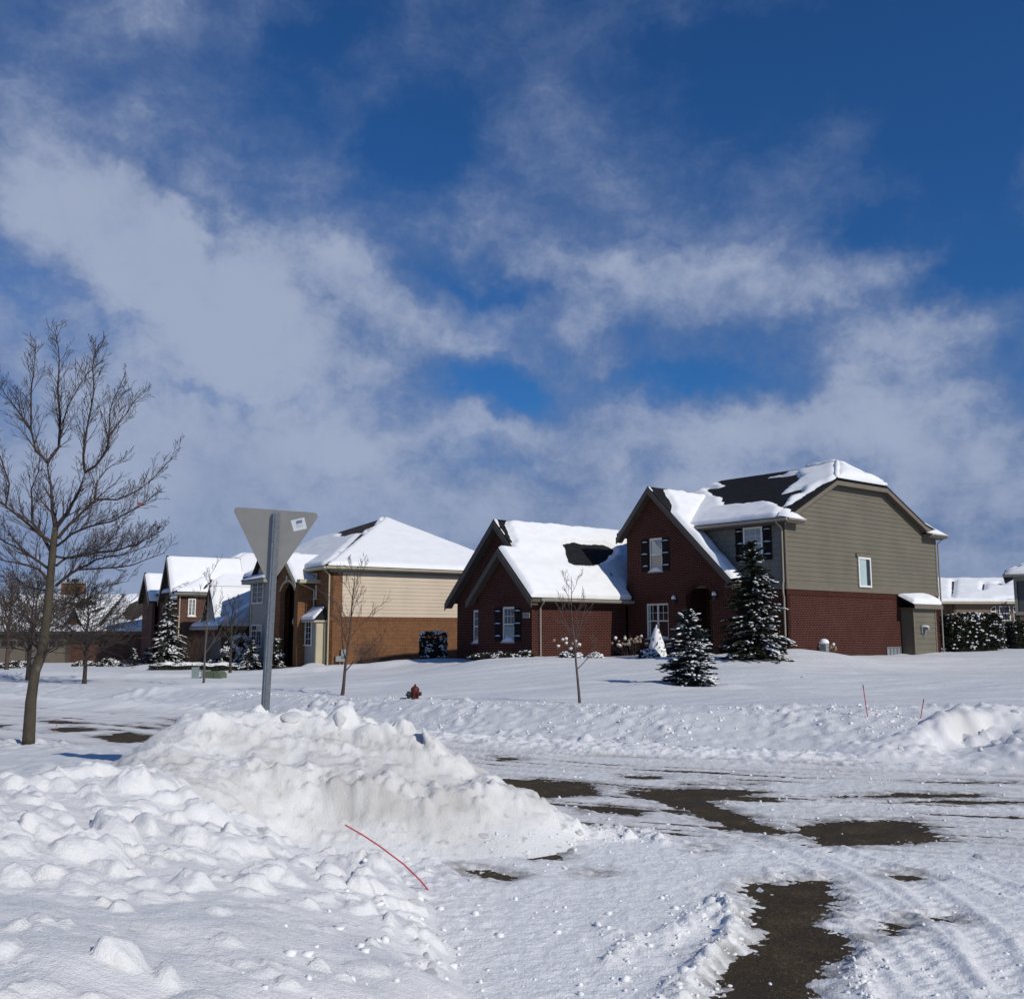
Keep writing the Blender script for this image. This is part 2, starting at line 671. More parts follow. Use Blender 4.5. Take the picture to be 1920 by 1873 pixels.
def asphalt_mat():
    m, nt, b = new_mat('asphalt')
    n = noise_in(nt, 'Object', 2.2, 6.0, 0.65)
    g = noise_in(nt, 'Object', 120.0, 2.0, 0.8)
    v = nnode(nt, 'ShaderNodeTexVoronoi')
    v.inputs['Scale'].default_value = 85.0
    tcn = nnode(nt, 'ShaderNodeTexCoord')
    nt.links.new(tcn.outputs['Object'], v.inputs['Vector'])
    c1 = ramp(nt, n.outputs['Fac'], [(0.32, (0.046, 0.034, 0.019)), (0.5, (0.074, 0.056, 0.033)), (0.68, (0.115, 0.090, 0.057))])
    c2 = ramp(nt, v.outputs['Color'], [(0.2, (0.55, 0.55, 0.55)), (0.75, (1.0, 1.0, 1.0)), (0.93, (2.2, 2.1, 2.0))])
    mx = nnode(nt, 'ShaderNodeMix', data_type='RGBA', blend_type='MULTIPLY')
    mx.inputs[0].default_value = 1.0
    nt.links.new(c1, mx.inputs[6])
    nt.links.new(c2, mx.inputs[7])
    nt.links.new(mx.outputs[2], b.inputs['Base Color'])
    nt.links.new(ramp(nt, n.outputs['Fac'], [(0.35, (0.45, 0.45, 0.45)), (0.6, (0.9, 0.9, 0.9))]), b.inputs['Roughness'])
    b.inputs['Specular IOR Level'].default_value = 0.08
    bump(nt, b, g.outputs['Fac'], 0.8, 0.012)
    return m


M_asphalt = asphalt_mat()
# ------------------------------------------------------------------ terrain
FAR_X = [-90, -40, -18.4, -10, -6.6, -1.3, 3.4, 8.5, 20, 60]
FAR_Y = [95, 52, 35.5, 29.6, 26.0, 21.2, 18.6, 16.9, 13.8, 6]
NEAR_X = [-90, -40, -18, -11, -8.3, -4, -1.5, 0.5, 2.5, 6.5, 20, 60]
NEAR_Y = [80, 42, 25.5, 21.4, 19.8, 16.6, 14.6, 13.3, 12.6, 11.6, 8, 0]


def soft_interp(x, xs, ys):
    return (np.interp(x - 1.2, xs, ys) + np.interp(x, xs, ys) * 2 + np.interp(x + 1.2, xs, ys)) / 4


def far_edge(x):
    return soft_interp(np.asarray(x, float), FAR_X, FAR_Y)


def near_edge(x):
    return soft_interp(np.asarray(x, float), NEAR_X, NEAR_Y)


_lawn_pts = []
for (px, py, d) in [(776, 1306, 30), (641, 1300, 33), (1088, 1315, 26), (1293, 1288, 31), (1415, 1232, 39), (1478, 1219, 42),
                    (1000, 1227, 44.5), (862, 1236, 49), (616, 1253, 54), (850, 1236, 60), (480, 1247, 65), (380, 1243, 72),
                    (150, 1246, 82), (0, 1246, 84), (158, 1279, 42), (52, 1273, 46), (382, 1286, 40), (1900, 1214, 56), (1772, 1222, 50.5),
                    (1620, 1226, 46), (1900, 1316, 23), (1700, 1296, 29), (1600, 1262, 36), (1800, 1262, 38), (1350, 1250, 36), (1200, 1275, 32),
                    (900, 1285, 33), (1150, 1229, 47), (720, 1262, 46), (500, 1275, 45), (300, 1262, 55), (1900, 1260, 38), (1240, 1229, 46.5)]:
    p = at(px, py, d)
    _lawn_pts.append((p.x, p.y, p.z))
_lawn_pts += [(-60, 60, 0.2), (-70, 110, -0.2), (0, 110, 0.6), (60, 60, 1.6), (60, 110, 1.4), (-20, 95, 0.0), (30, 90, 1.4), (40, 30, 1.0)]
_LP = np.array(_lawn_pts)


def lawn(X, Y):
    num = np.zeros_like(X)
    den = np.zeros_like(X) + 1e-30
    for (x, y, z) in _LP:
        d2 = ((X - x) ** 2 + (Y - y) ** 2) / (1 + 0.012 * max(0, y - 30)) ** 2
        w = 1.0 / (d2 + 4.0) ** 2
        num += w * z
        den += w
    return num / den


def ground_np(X, Y):
    X = np.asarray(X, float)
    Y = np.asarray(Y, float)
    e = (Y - far_edge(X)) * 0.85
    wob = 0.35 * perlin(X * 0.5, Y * 0.5, 3)
    s = smooth(-0.2, 3.6, e + wob)
    L = lawn(X, Y)
    far = L * s + 0.13 * np.exp(-((e - 3.0) / 1.1) ** 2)
    e2 = (near_edge(X) - Y) * 0.85
    near = 0.50 * smooth(-0.1, 2.2, e2 + wob) - 0.22 * smooth(3.0, 7.0, e2)
    side = smooth(-3.4, -5.0, X)
    z = np.where(e > -0.4, np.maximum(far, 0), np.where(e2 > -0.4, near * side, 0))
    return z - 0.06


def gz(x, y):
    return float(ground_np(np.array([x]), np.array([y]))[0])


def ground_detail(X, Y):
    """wind ripples, plough spray and crumbs on the lawn and banks"""
    e = (Y - far_edge(X)) * 0.85
    e2 = (near_edge(X) - Y) * 0.85
    ca, sa = math.cos(0.25), math.sin(0.25)
    U, V = X * ca + Y * sa, -X * sa + Y * ca
    sas = fbm(U * 0.16, V * 0.75, 4, 11)
    z = 0.045 * sas + 0.03 * fbm(U * 0.5, V * 1.6, 3, 61) * smooth(3, 8, e)
    crest = np.clip(fbm(U * 0.11 + 4, V * 0.5, 3, 91), 0, 1)
    z += 0.10 * crest ** 1.5 * smooth(3.5, 9, e) * smooth(70, 50, Y)
    bankw = np.where(e > -1, smooth(-0.4, 0.5, e) * smooth(6.5, 3.2, e), 0)
    bankw = np.maximum(bankw, np.where(e2 > 0, smooth(0.0, 0.8, e2) * smooth(5, 3, e2), 0))
    m = bankw > 0.01
    if m.any():
        x, y = X[m], Y[m]
        uneven = 0.35 + 1.1 * smooth(-0.3, 0.4, fbm(x * 0.35, y * 0.5, 2, 15))
        z[m] += bankw[m] * uneven * (0.055 * fbm(x * 3.1, y * 3.1, 4, 5, 0.62) + 0.40 * chunks(x, y * 0.8, 0.42, 9, 0.5, 0.15, 0.42) + 0.5 * chunks(x, y, 0.2, 29, 0.5, 0.2, 0.5))
    # driveways ploughed through the lawn far away leave bright ridges
    return z


def sheet(name, xs, ys, zf, mat, kind='structure', keep=None, attr=None):
    X, Y = np.meshgrid(xs, ys)
    Z = zf(X, Y)
    V = np.stack([X, Y, Z], -1).reshape(-1, 3)
    Fc = grid_faces(len(xs), len(ys))
    if keep is not None:
        k = keep(X, Y, Z).reshape(-1)
        Fc = Fc[k[Fc].any(1)]
        used = np.zeros(len(V), bool)
        used[Fc.ravel()] = True
        idx = np.cumsum(used) - 1
        Fc = idx[Fc]
        sel = used
        V = V[used]
    else:
        sel = np.ones(len(V), bool)
    me = np_mesh(name, V, Fc, True)
    me.materials.append(mat)
    if attr is not None:
        a = me.attributes.new('dirt', 'FLOAT', 'POINT')
        a.data.foreach_set('value', attr(X, Y, Z).reshape(-1)[sel].astype(np.float32))
    o = link(bpy.data.objects.new(name, me))
    if kind:
        o['kind'] = kind
    return o


# far mounds of ploughed snow beside the driveways: (px, py, depth, half-width, half-depth, height)
HEAPS = []
for (px, py, d, hw, hd, h) in [(225, 1312, 31.0, 1.6, 0.9, 0.26), (180, 1312, 31.5, 1.1, 0.6, 0.16), (285, 1300, 34, 1.3, 0.5, 0.22),
                               (290, 1258, 62, 1.6, 0.8, 0.35), (590, 1252, 54, 0.9, 0.5, 0.35), (560, 1262, 50, 3.0, 0.5, 0.18),
                               (420, 1282, 40, 2.4, 0.5, 0.2), (700, 1262, 50, 4.0, 0.6, 0.25),
                               (130, 1268, 52, 5.0, 0.7, 0.25), (250, 1272, 48, 4.0, 0.5, 0.22)]:
    p = at(px, py, d)
    HEAPS.append((p.x, p.y, hw, hd, h))


def ground_full(X, Y):
    z = ground_np(X, Y) + ground_detail(X, Y)
    for (x, y, hw, hd, h) in HEAPS:
        wx = X + 0.4 * perlin(X * 0.9, Y * 0.9, 33)
        wy = Y + 0.25 * perlin(X * 0.9, Y * 0.9, 37)
        z += h * np.exp(-((wx - x) / hw) ** 2 - ((wy - y) / hd) ** 2)
    # drifts against the houses and round the small spruce
    for (px, py, d, r, h) in [(1478, 1219, 41.6, 2.0, 0.16), (1240, 1229, 44.5, 2.0, 0.12)]:
        p = at(px, py, d)
        z += h * np.exp(-((X - p.x) ** 2 + (Y - p.y) ** 2) / (r * r))
    pit = at(1293, 1288, 31)
    dd = np.hypot(X - pit.x, Y - pit.y)
    z += 0.10 * np.exp(-((dd - 1.25) / 0.5) ** 2) - 0.05 * np.exp(-(dd / 0.8) ** 2)
    return z


gx = spaced((-700, -60, 90, 5), (-60, -20, 4.0, 0.22), (-20, -8, 0.16, 0.075), (-8, 13.5, 0.065, 0.075), (13.5, 32, 0.1, 0.5), (32, 80, 1, 8), (80, 700, 8, 90))
gy = spaced((-30, 9, 5, 0.5), (9, 16, 0.15, 0.07), (16, 27, 0.055, 0.075), (27, 48, 0.085, 0.2), (48, 90, 0.25, 2.0), (90, 1500, 3, 180))
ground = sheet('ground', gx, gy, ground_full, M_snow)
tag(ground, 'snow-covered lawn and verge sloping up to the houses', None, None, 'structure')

# ---- pavement
rx = spaced((-60, -20, 4, 1), (-20, 60, 1, 3))
ry = spaced((-20, 0, 4, 1), (0, 70, 0.8, 1.5))


def road_keep(X, Y, Z):
    return (Y < far_edge(X) + 1.2) & ((Y > near_edge(X) - 1.5) | (X > -2.5))


road = sheet('road', rx, ry, lambda X, Y: np.zeros_like(X), M_asphalt, keep=road_keep)
tag(road, 'dark asphalt road showing through the packed snow', None, None, 'structure')

# bare patches where tyres and the plough reached the asphalt, traced on the road plane
PATCH_PX = [
    [(1395, 1655), (1480, 1652), (1560, 1648), (1572, 1690), (1545, 1735), (1612, 1762), (1585, 1805), (1535, 1840), (1510, 1900), (1320, 1900), (1365, 1800), (1412, 1765), (1402, 1705)],
    [(1500, 1548), (1600, 1537), (1720, 1538), (1768, 1575), (1700, 1583), (1560, 1588), (1512, 1572)],
    [(1170, 1487), (1260, 1479), (1400, 1479), (1440, 1486), (1330, 1502), (1400, 1530), (1465, 1558), (1430, 1568), (1330, 1540), (1262, 1512)],
    [(925, 1460), (1010, 1462), (1110, 1468), (1125, 1492), (1000, 1498), (950, 1482)],
    [(1078, 1514), (1140, 1511), (1205, 1520), (1195, 1529), (1110, 1526)],
    [(856, 1630), (915, 1632), (980, 1646), (940, 1655), (875, 1642)],
    [(1010, 1600), (1055, 1592), (1050, 1612), (1005, 1612)],
    [(1652, 1640), (1715, 1637), (1735, 1650), (1690, 1653)],
    [(1655, 1732), (1690, 1726), (1712, 1744), (1668, 1750)],
    [(1733, 1722), (1785, 1720), (1790, 1732), (1745, 1735)],
    [(1100, 1638), (1130, 1637), (1130, 1643), (1102, 1643)],
    [(1310, 1590), (1335, 1592), (1330, 1600), (1312, 1598)],
    [(170, 1382), (240, 1373), (320, 1384), (235, 1394)],
    [(300, 1346), (380, 1352), (440, 1362), (350, 1358)],
    [(60, 1350), (130, 1352), (180, 1358), (90, 1356)],
    [(85, 1366), (140, 1363), (195, 1370), (120, 1374)],
    [(230, 1358), (300, 1364), (320, 1369), (260, 1364)],
    [(-30, 1357), (20, 1359), (0, 1364), (-40, 1362)],
    [(920, 1419), (965, 1420), (990, 1426), (935, 1425)],
    [(1165, 1454), (1245, 1455), (1240, 1460), (1175, 1460)],
    [(1560, 1494), (1700, 1487), (1860, 1490), (1800, 1497), (1640, 1498)],
    [(1690, 1503), (1800, 1500), (1960, 1502), (1960, 1507), (1800, 1508)],
    [(1700, 1466), (1820, 1464), (1960, 1469), (1820, 1471)],
    [(1280, 1470), (1420, 1469), (1420, 1472), (1290, 1473)],
]
PATCHES = []
for poly in PATCH_PX:
    PATCHES.append([(on_z(x, y, 0.0).x, on_z(x, y, 0.0).y) for x, y in poly])


def road_along(X, Y):
    """distance across and along the cross road"""
    c = (far_edge(X) + near_edge(X)) / 2
    return (Y - c) * 0.86, X


TRACKS = []
for pts in ([(1480, 1640), (1600, 1700), (1760, 1873)], [(1380, 1540), (1560, 1600), (1800, 1640), (1930, 1690)],
            [(1260, 1520), (1420, 1580), (1560, 1640), (1680, 1720), (1790, 1850)], [(1560, 1600), (1700, 1650), (1840, 1760), (1900, 1860)]):
    TRACKS.append([(on_z(x, y, 0).x, on_z(x, y, 0).y) for x, y in pts])


def seg_dist(X, Y, pts):
    d = np.full(X.shape, 1e9)
    for (ax, ay), (bx, by) in zip(pts[:-1], pts[1:]):
        ex, ey = bx - ax, by - ay
        t = np.clip(((X - ax) * ex + (Y - ay) * ey) / (ex * ex + ey * ey), 0, 1)
        d = np.minimum(d, np.hypot(X - ax - ex * t, Y - ay - ey * t))
    return d


_bare_cache = {}


def bare_field(X, Y):
    key = (X.shape, float(X[0, 0]))
    if key in _bare_cache:
        return _bare_cache[key]
    dist = np.full(X.shape, 9.0)
    for p in PATCHES:
        x0, x1 = min(q[0] for q in p) - 1.5, max(q[0] for q in p) + 1.5
        y0, y1 = min(q[1] for q in p) - 1.5, max(q[1] for q in p) + 1.5
        m = (X > x0) & (X < x1) & (Y > y0) & (Y < y1)
        if m.any():
            dist[m] = np.minimum(dist[m], sdf_poly(X[m], Y[m], p))
    _bare_cache[key] = dist
    return dist


def streak(X, Y):
    ac, al = road_along(X, Y)
    on = smooth(4.4, 3.4, np.abs(ac)) * smooth(-3.5, 0.5, ac + 4.2)
    s = fbm(al * 0.20, ac * 2.6, 4, 71, 0.65) + 0.35 * fbm(al * 0.5, ac * 9.0, 3, 73, 0.6)
    return on, s


def packed_np(X, Y):
    d = bare_field(X, Y)
    U_, V_ = X * 0.74 - Y * 0.67, X * 0.67 + Y * 0.74
    near_ = smooth(11.0, 9.0, Y)
    comb = near_ * fbm(U_ * 1.6, V_ * 13, 3, 42, 0.6) + (1 - near_) * fbm(X * 0.9, Y * 7, 3, 44, 0.6)
    edge = d + 0.14 * fbm(X * 1.6, Y * 2.6, 4, 41, 0.6) + 0.13 * comb + 0.04 * fbm(X * 9, Y * 9, 2, 43)
    base = 0.030 + 0.012 * fbm(X * 0.8, Y * 0.8, 4, 45)
    grit = 0.010 * fbm(X * 7, Y * 7, 3, 47, 0.65)
    on, s = streak(X, Y)
    crumb = 0.34 * chunks(X, Y, 0.13, 51, 0.45, 0.15, 0.5) * smooth(-0.05, 0.5, fbm(X * 0.7, Y * 0.7, 3, 53) + 0.15)
    crumb = crumb + 0.6 * chunks(X, Y, 0.07, 57, 0.65, 0.2, 0.55) * smooth(7.5, 5.0, Y) * smooth(1.0, 3.0, X)
    rut = np.zeros_like(X)
    for t in TRACKS:
        td = seg_dist(X, Y, t)
        lug = np.sin((X * 0.6 - Y * 0.8) * 62) * 0.5 + 0.5
        rut += -0.012 * smooth(0.16, 0.08, td) * (0.4 + 0.6 * lug) + 0.014 * np.exp(-((td - 0.2) / 0.05) ** 2)
    z = base + grit * 1.3 + rut + crumb * (1 - 0.8 * on)
    z -= on * (0.012 + 0.030 * np.clip(s - 0.10, 0, 1) * 2.2)
    bare = smooth(0.12, -0.06, edge)
    spk = fbm(X * 15, Y * 17, 3, 61, 0.7)
    z = z * (1 - bare) + bare * (-0.004 + 0.016 * spk - 0.030 * smooth(0.0, -0.42, edge))
    # little ridges left by the plough: sharp windrow on the near side of the big bare patch
    for (pts, h, w) in RIDGES:
        td = seg_dist(X + 0.08 * perlin(X * 3, Y * 3, 81), Y + 0.08 * perlin(X * 3, Y * 3, 83), pts)
        z += np.exp(-(td / w) ** 2) * smooth(-0.15, 0.15, d) * (h * (0.45 + 1.3 * np.abs(fbm(X * 4, Y * 4, 4, 87, 0.65))) + 0.45 * chunks(X, Y, 0.09, 89, 0.7, 0.2, 0.55))
    rz = smooth(-0.1, -1.0, X + 0.12 * (Y - 9)) * smooth(7.6, 8.2, Y) * smooth(11.0, 10.4, Y)
    z += rz * (0.5 * chunks(X, Y, 0.2, 321, 0.6, 0.2, 0.55) + 0.4 * chunks(X, Y, 0.1, 323, 0.6, 0.2, 0.55) + 0.02)
    e = (Y - far_edge(X)) * 0.85
    z += 0.10 * smooth(-1.0, 0.3, e) * (1 + 0.8 * fbm(X * 3, Y * 3, 3, 88))
    z = np.where(e > 0.9, -0.3, z)
    return z


def px_line(pts, z=0.03):
    return [(on_z(x, y, z).x, on_z(x, y, z).y) for x, y in pts]


RIDGES = [
    (px_line([(1355, 1690), (1380, 1745), (1330, 1800), (1270, 1860), (1230, 1910)]), 0.085, 0.10),
    (px_line([(1330, 1700), (1290, 1735), (1240, 1760)]), 0.05, 0.10),
    (px_line([(1140, 1745), (1190, 1760), (1150, 1800)]), 0.04, 0.08),
    (px_line([(1050, 1560), (1120, 1556), (1220, 1565), (1240, 1580)]), 0.08, 0.12),
    (px_line([(940, 1600), (1060, 1580), (1200, 1572)]), 0.03, 0.10),
    (px_line([(1640, 1880), (1600, 1830), (1630, 1790)]), 0.04, 0.09),
    (px_line([(1300, 1505), (1420, 1506), (1600, 1504), (1750, 1512), (1950, 1516)]), 0.022, 0.10),
    (px_line([(850, 1420), (1100, 1412), (1400, 1418), (1700, 1428)]), 0.035, 0.22),
]


def packed_dirt(X, Y, Z):
    on, s = streak(X, Y)
    d = bare_field(X, Y)
    v = on * np.clip(0.13 + 0.85 * np.clip(s, 0, 1), 0, 0.7)
    v += 0.75 * smooth(0.34, 0.0, d) * np.clip(0.5 + 1.2 * fbm(X * 2.2 - Y * 2, X * 6 + Y * 7, 3, 99, 0.6), 0, 1)
    v += 0.05 * np.clip(fbm(X * 1.2, Y * 1.2, 3, 103), 0, 1)
    v *= smooth(0.10, 0.0, Z - 0.03)
    return np.clip(v, 0, 0.8)


px_ = spaced((-24, -4, 0.30, 0.10), (-4, -2.3, 0.09, 0.04), (-2.3, 6.8, 0.026, 0.026), (6.8, 13, 0.05, 0.15), (13, 40, 0.4, 3))
py_ = spaced((1.5, 4.4, 0.3, 0.04), (4.4, 9, 0.022, 0.026), (9, 16, 0.030, 0.042), (16, 22, 0.05, 0.08), (22, 40, 0.1, 0.4))


def packed_keep(X, Y, Z):
    return (Z > -0.2) & ((Y > near_edge(X) - 1.2) | (X > -2.2)) & (np.abs(X) < 1.0 + Y * 0.75)


packed = sheet('packed_snow', px_, py_, packed_np, M_snow_road, kind='stuff', keep=packed_keep, attr=packed_dirt)
tag(packed, 'thin packed and rutted snow lying over the road', 'snow')

# ------------------------------------------------------------------ ploughed piles
MOUND = []
for (px, py, d) in [(300, 1392, 11.0), (360, 1350, 11.5), (430, 1332, 11.9), (520, 1340, 12.0), (640, 1345, 12.2), (720, 1360, 12.2), (770, 1375, 12.0), (830, 1402, 11.9), (900, 1462, 11.6), (960, 1490, 11.5), (1010, 1516, 11.5),
                    (400, 1520, 10.0), (400, 1420, 11.0), (450, 1460, 10.6), (500, 1575, 10.2), (500, 1500, 10.6), (500, 1400, 11.4), (600, 1575, 10.4), (600, 1500, 10.8), (600, 1440, 11.2),
                    (700, 1570, 10.5), (700, 1500, 10.9), (700, 1440, 11.3), (700, 1390, 11.8), (850, 1572, 10.7), (850, 1512, 11.1), (800, 1440, 11.5), (950, 1560, 10.9), (950, 1532, 11.2), (1040, 1556, 11.2)]:
    p = at(px, py, d)
    MOUND.append((p.x, p.y, p.z))
MOUND += [(-3.6, 13.5, 0.25), (-2.6, 13.8, 0.2), (-1.6, 13.8, 0.15), (-0.6, 13.4, 0.08), (0.2, 12.6, 0.02), (0.9, 11.8, -0.03), (0.55, 10.7, -0.04), (0.0, 10.4, -0.03), (-0.6, 10.2, 0.0), (-1.2, 10.0, 0.04), (-1.9, 9.8, 0.10), (-2.6, 9.5, 0.2),
          (-3.2, 9.3, 0.35), (-4.6, 10.2, 0.6), (-4.8, 11.7, 0.5), (-4.4, 12.9, 0.4), (1.4, 12.6, -0.06), (1.4, 10.0, -0.08), (-2.0, 8.8, -0.05), (-0.5, 9.2, -0.12)]
mound_s = Tps(MOUND)


def rubble(X, Y, seed, big, small):
    return big * 1.6 * chunks(X + 0.05 * perlin(X * 6, Y * 6, seed), Y, 0.34, seed, 0.6, 0.18, 0.5) + small * 1.4 * chunks(X, Y, 0.12, seed + 7, 0.6, 0.2, 0.55)


def px_line_at(pts):
    return [(at(x, y, d).x, d) for x, y, d in pts]


def mound_np(X, Y):
    z = mound_s(X, Y)
    body = smooth(0.05, 0.35, z)
    flow = fbm(X * 1.3 + Y * 0.4, Y * 2.2, 4, 141, 0.55)
    z += body * (0.06 * flow + 0.022 * fbm(X * 5, Y * 6, 4, 143, 0.6) + 0.014 * fbm(X * 19, Y * 21, 3, 144, 0.65))
    # fold lines of the shoved snow
    rid = 1 - np.abs(fbm(X * 1.1 - Y * 0.5, Y * 1.7 + X * 0.3, 3, 149))
    z += body * 0.05 * (rid ** 3 - 0.5)
    cr0 = px_line_at([(500, 1345, 12.0), (560, 1345, 12.1), (640, 1345, 12.15), (720, 1360, 12.1), (780, 1378, 11.95), (830, 1402, 11.85)])
    tc0 = seg_dist(X, Y, cr0)
    cm = np.exp(-(tc0 / 0.24) ** 2)
    z += cm * (0.8 * chunks(X, Y, 0.34, 311, 0.8, 0.25, 0.6) + 0.4 * chunks(X, Y, 0.15, 313, 0.7, 0.25, 0.6)) - 0.06 * np.exp(-((tc0 - 0.35) / 0.15) ** 2) * (Y < 12)
    # broken foot along the front, windrow fading to the right
    fx = px_line([(480, 1585), (580, 1585), (700, 1582), (850, 1578), (960, 1568), (1060, 1562), (1180, 1566)], 0.06)
    td = seg_dist(X + 0.1 * perlin(X * 3, Y * 3, 145), Y + 0.1 * perlin(X * 3, Y * 3, 146), fx)
    z += np.exp(-(td / 0.20) ** 2) * (0.10 + 0.16 * np.abs(fbm(X * 4, Y * 4, 3, 147)) + 0.6 * chunks(X, Y, 0.22, 315, 0.75, 0.2, 0.55) + 0.4 * chunks(X, Y, 0.1, 317, 0.7, 0.2, 0.55))
    z += smooth(0.0, 0.15, z) * rubble(X, Y, 151, 0.22, 0.32) * smooth(0.1, 0.4, np.abs(fbm(X * 0.8, Y * 0.8, 2, 153)) + 0.08 + 0.35 * smooth(10.9, 10.2, Y))
    return z


def mound_dirt(X, Y, Z):
    v = 0.50 * smooth(0.12, 0.45, Z) * smooth(1.45, 0.95, Z) * (0.62 + 0.9 * fbm(X * 1.5, Y * 2.5, 4, 161, 0.6))
    sp = fbm(X * 11, Y * 11, 2, 163)
    v += 0.7 * smooth(0.40, 0.55, sp)
    c = at(800, 1535, 10.8)
    v += 0.35 * np.exp(-((X - c.x) / 0.8) ** 2 - ((Y - c.y) / 0.35) ** 2)
    return np.clip(v, 0, 0.7)


mx = spaced((-5.2, 1.6, 0.028, 0.028))
my = spaced((8.4, 14.4, 0.024, 0.032))
mound = sheet('snow_pile', mx, my, mound_np, M_snow_near, kind=None, keep=lambda X, Y, Z: Z > -0.06, attr=mound_dirt)
tag(mound, 'large dirty heap of ploughed snow around the foot of the triangular sign', 'snow pile')

LUMPY = []
for (px, py, d) in [(50, 1850, 4.2), (300, 1850, 4.6), (500, 1850, 5.0), (700, 1850, 5.5), (860, 1850, 5.95), (100, 1700, 5.6), (300, 1700, 5.9), (500, 1700, 6.6), (650, 1710, 7.1),
                    (760, 1730, 7.2), (200, 1600, 6.9), (400, 1600, 7.6), (500, 1600, 8.2), (580, 1625, 8.5), (100, 1550, 7.1), (300, 1520, 8.3), (440, 1545, 8.8), (200, 1480, 8.5), (60, 1490, 8.0),
                    (250, 1440, 9.2), (120, 1462, 8.8), (330, 1480, 9.1), (0, 1570, 6.6), (0, 1700, 5.2), (520, 1580, 8.9), (0, 1482, 7.9), (600, 1622, 8.85), (680, 1642, 8.7), (560, 1592, 9.3), (640, 1602, 9.25), (720, 1622, 9.0), (745, 1662, 8.5)]:
    p = at(px, py, d)
    LUMPY.append((p.x, p.y, p.z))
LUMPY += [(-4.8, 10.2, 0.45), (-4.0, 10.8, 0.5), (-3.2, 10.3, 0.45), (-5.6, 9.0, 0.5), (-6.2, 7.5, 0.6), (-1.6, 9.75, -0.03), (-2.3, 10.3, -0.02), (-1.0, 9.25, -0.04), (-0.7, 8.8, 0.0), (-0.5, 8.0, 0.0),
          (-0.35, 7.2, 0.0), (-0.1, 6.4, -0.03), (0.35, 5.6, -0.05), (0.3, 4.6, -0.02), (-2.0, 3.2, 0.8), (-3.4, 4.2, 0.9), (-4.6, 5.5, 0.85), (-0.6, 3.4, 0.45), (0.6, 7.0, -0.15), (0.6, 8.5, -0.15), (-1.2, 10.3, -0.1), (-2.2, 11.0, 0.0)]
lumpy_s = Tps(LUMPY)
LUMPS_PX = [(164, 1480, 19), (229, 1511, 24), (196, 1437, 26), (113, 1468, 19), (251, 1467, 23), (269, 1535, 30), (144, 1632, 36), (199, 1608, 32), (92, 1632, 30), (180, 1565, 20), (144, 1574, 20),
            (116, 1528, 18), (18, 1583, 22), (477, 1594, 21), (437, 1560, 24), (220, 1793, 36), (306, 1822, 26), (407, 1697, 19), (361, 1513, 18), (395, 1516, 13), (327, 1522, 16), (324, 1467, 13),
            (70, 1712, 19), (31, 1724, 16), (193, 1681, 13), (226, 1690, 17), (303, 1492, 14), (43, 1476, 13), (350, 1545, 16), (300, 1455, 13), (60, 1540, 26), (20, 1640, 24), (250, 1590, 20),
            (520, 1620, 13), (560, 1655, 10), (600, 1640, 12), (640, 1660, 11), (585, 1690, 12), (690, 1690, 11), (720, 1700, 10), (540, 1600, 14), (745, 1690, 15), (790, 1700, 12), (365, 1590, 16), (330, 1600, 13),
            (430, 1640, 11), (470, 1660, 9), (600, 1800, 15), (640, 1830, 14), (760, 1800, 12), (540, 1840, 16), (830, 1800, 10), (700, 1760, 11), (880, 1830, 10)]


_lump_at = []
for (px, py, r) in LUMPS_PX:
    P = None
    d_ = ray(px, py + r * 0.5)
    ys_ = np.arange(3.6, 11, 0.02)
    Q_ = np.outer(ys_ / d_.y, np.array(d_)) + np.array(CAM)
    k_ = np.nonzero(Q_[:, 2] <= lumpy_s(Q_[:, 0], Q_[:, 1]) + 0.02)[0]
    if len(k_):
        P = Q_[k_[0]]
        rm = r * P[1] / FPX
        _lump_at.append((P[0], P[1] + rm * 0.6, rm))


def traced_lumps(X, Y):
    z = np.zeros_like(X)
    for i, (x, y, r) in enumerate(_lump_at):
        R_ = r * 1.25
        m = (np.abs(X - x) < R_ * 1.6) & (np.abs(Y - y) < R_ * 1.6)
        if not m.any():
            continue
        u, v = X[m] - x, Y[m] - y
        u = u + 0.45 * r * perlin(X[m] * 0.7 / r, Y[m] * 0.7 / r, 500 + i)
        v = v + 0.45 * r * perlin(X[m] * 0.7 / r + 9, Y[m] * 0.7 / r, 500 + i)
        a = i * 1.7
        p, q = (u * math.cos(a) + v * math.sin(a)) / R_, (-u * math.sin(a) + v * math.cos(a)) / (R_ * (0.75 + 0.25 * math.sin(i * 2.3)))
        d = (np.abs(p) ** 2.6 + np.abs(q) ** 2.6) ** (1 / 2.6)
        h = r * ((0.72 + 0.2 * math.sin(i * 5.1)) * np.clip(1 - d ** 3.5, 0, 1) ** 0.7 + (0.45 * math.sin(i * 3.7) * p + 0.35 * math.cos(i * 2.9) * q) * np.clip(1 - d ** 4, 0, 1))
        h = h * (1 + 0.35 * perlin(X[m] * 1.3 / r, Y[m] * 1.3 / r, 560 + i))
        z[m] = np.maximum(z[m], h)
    return z


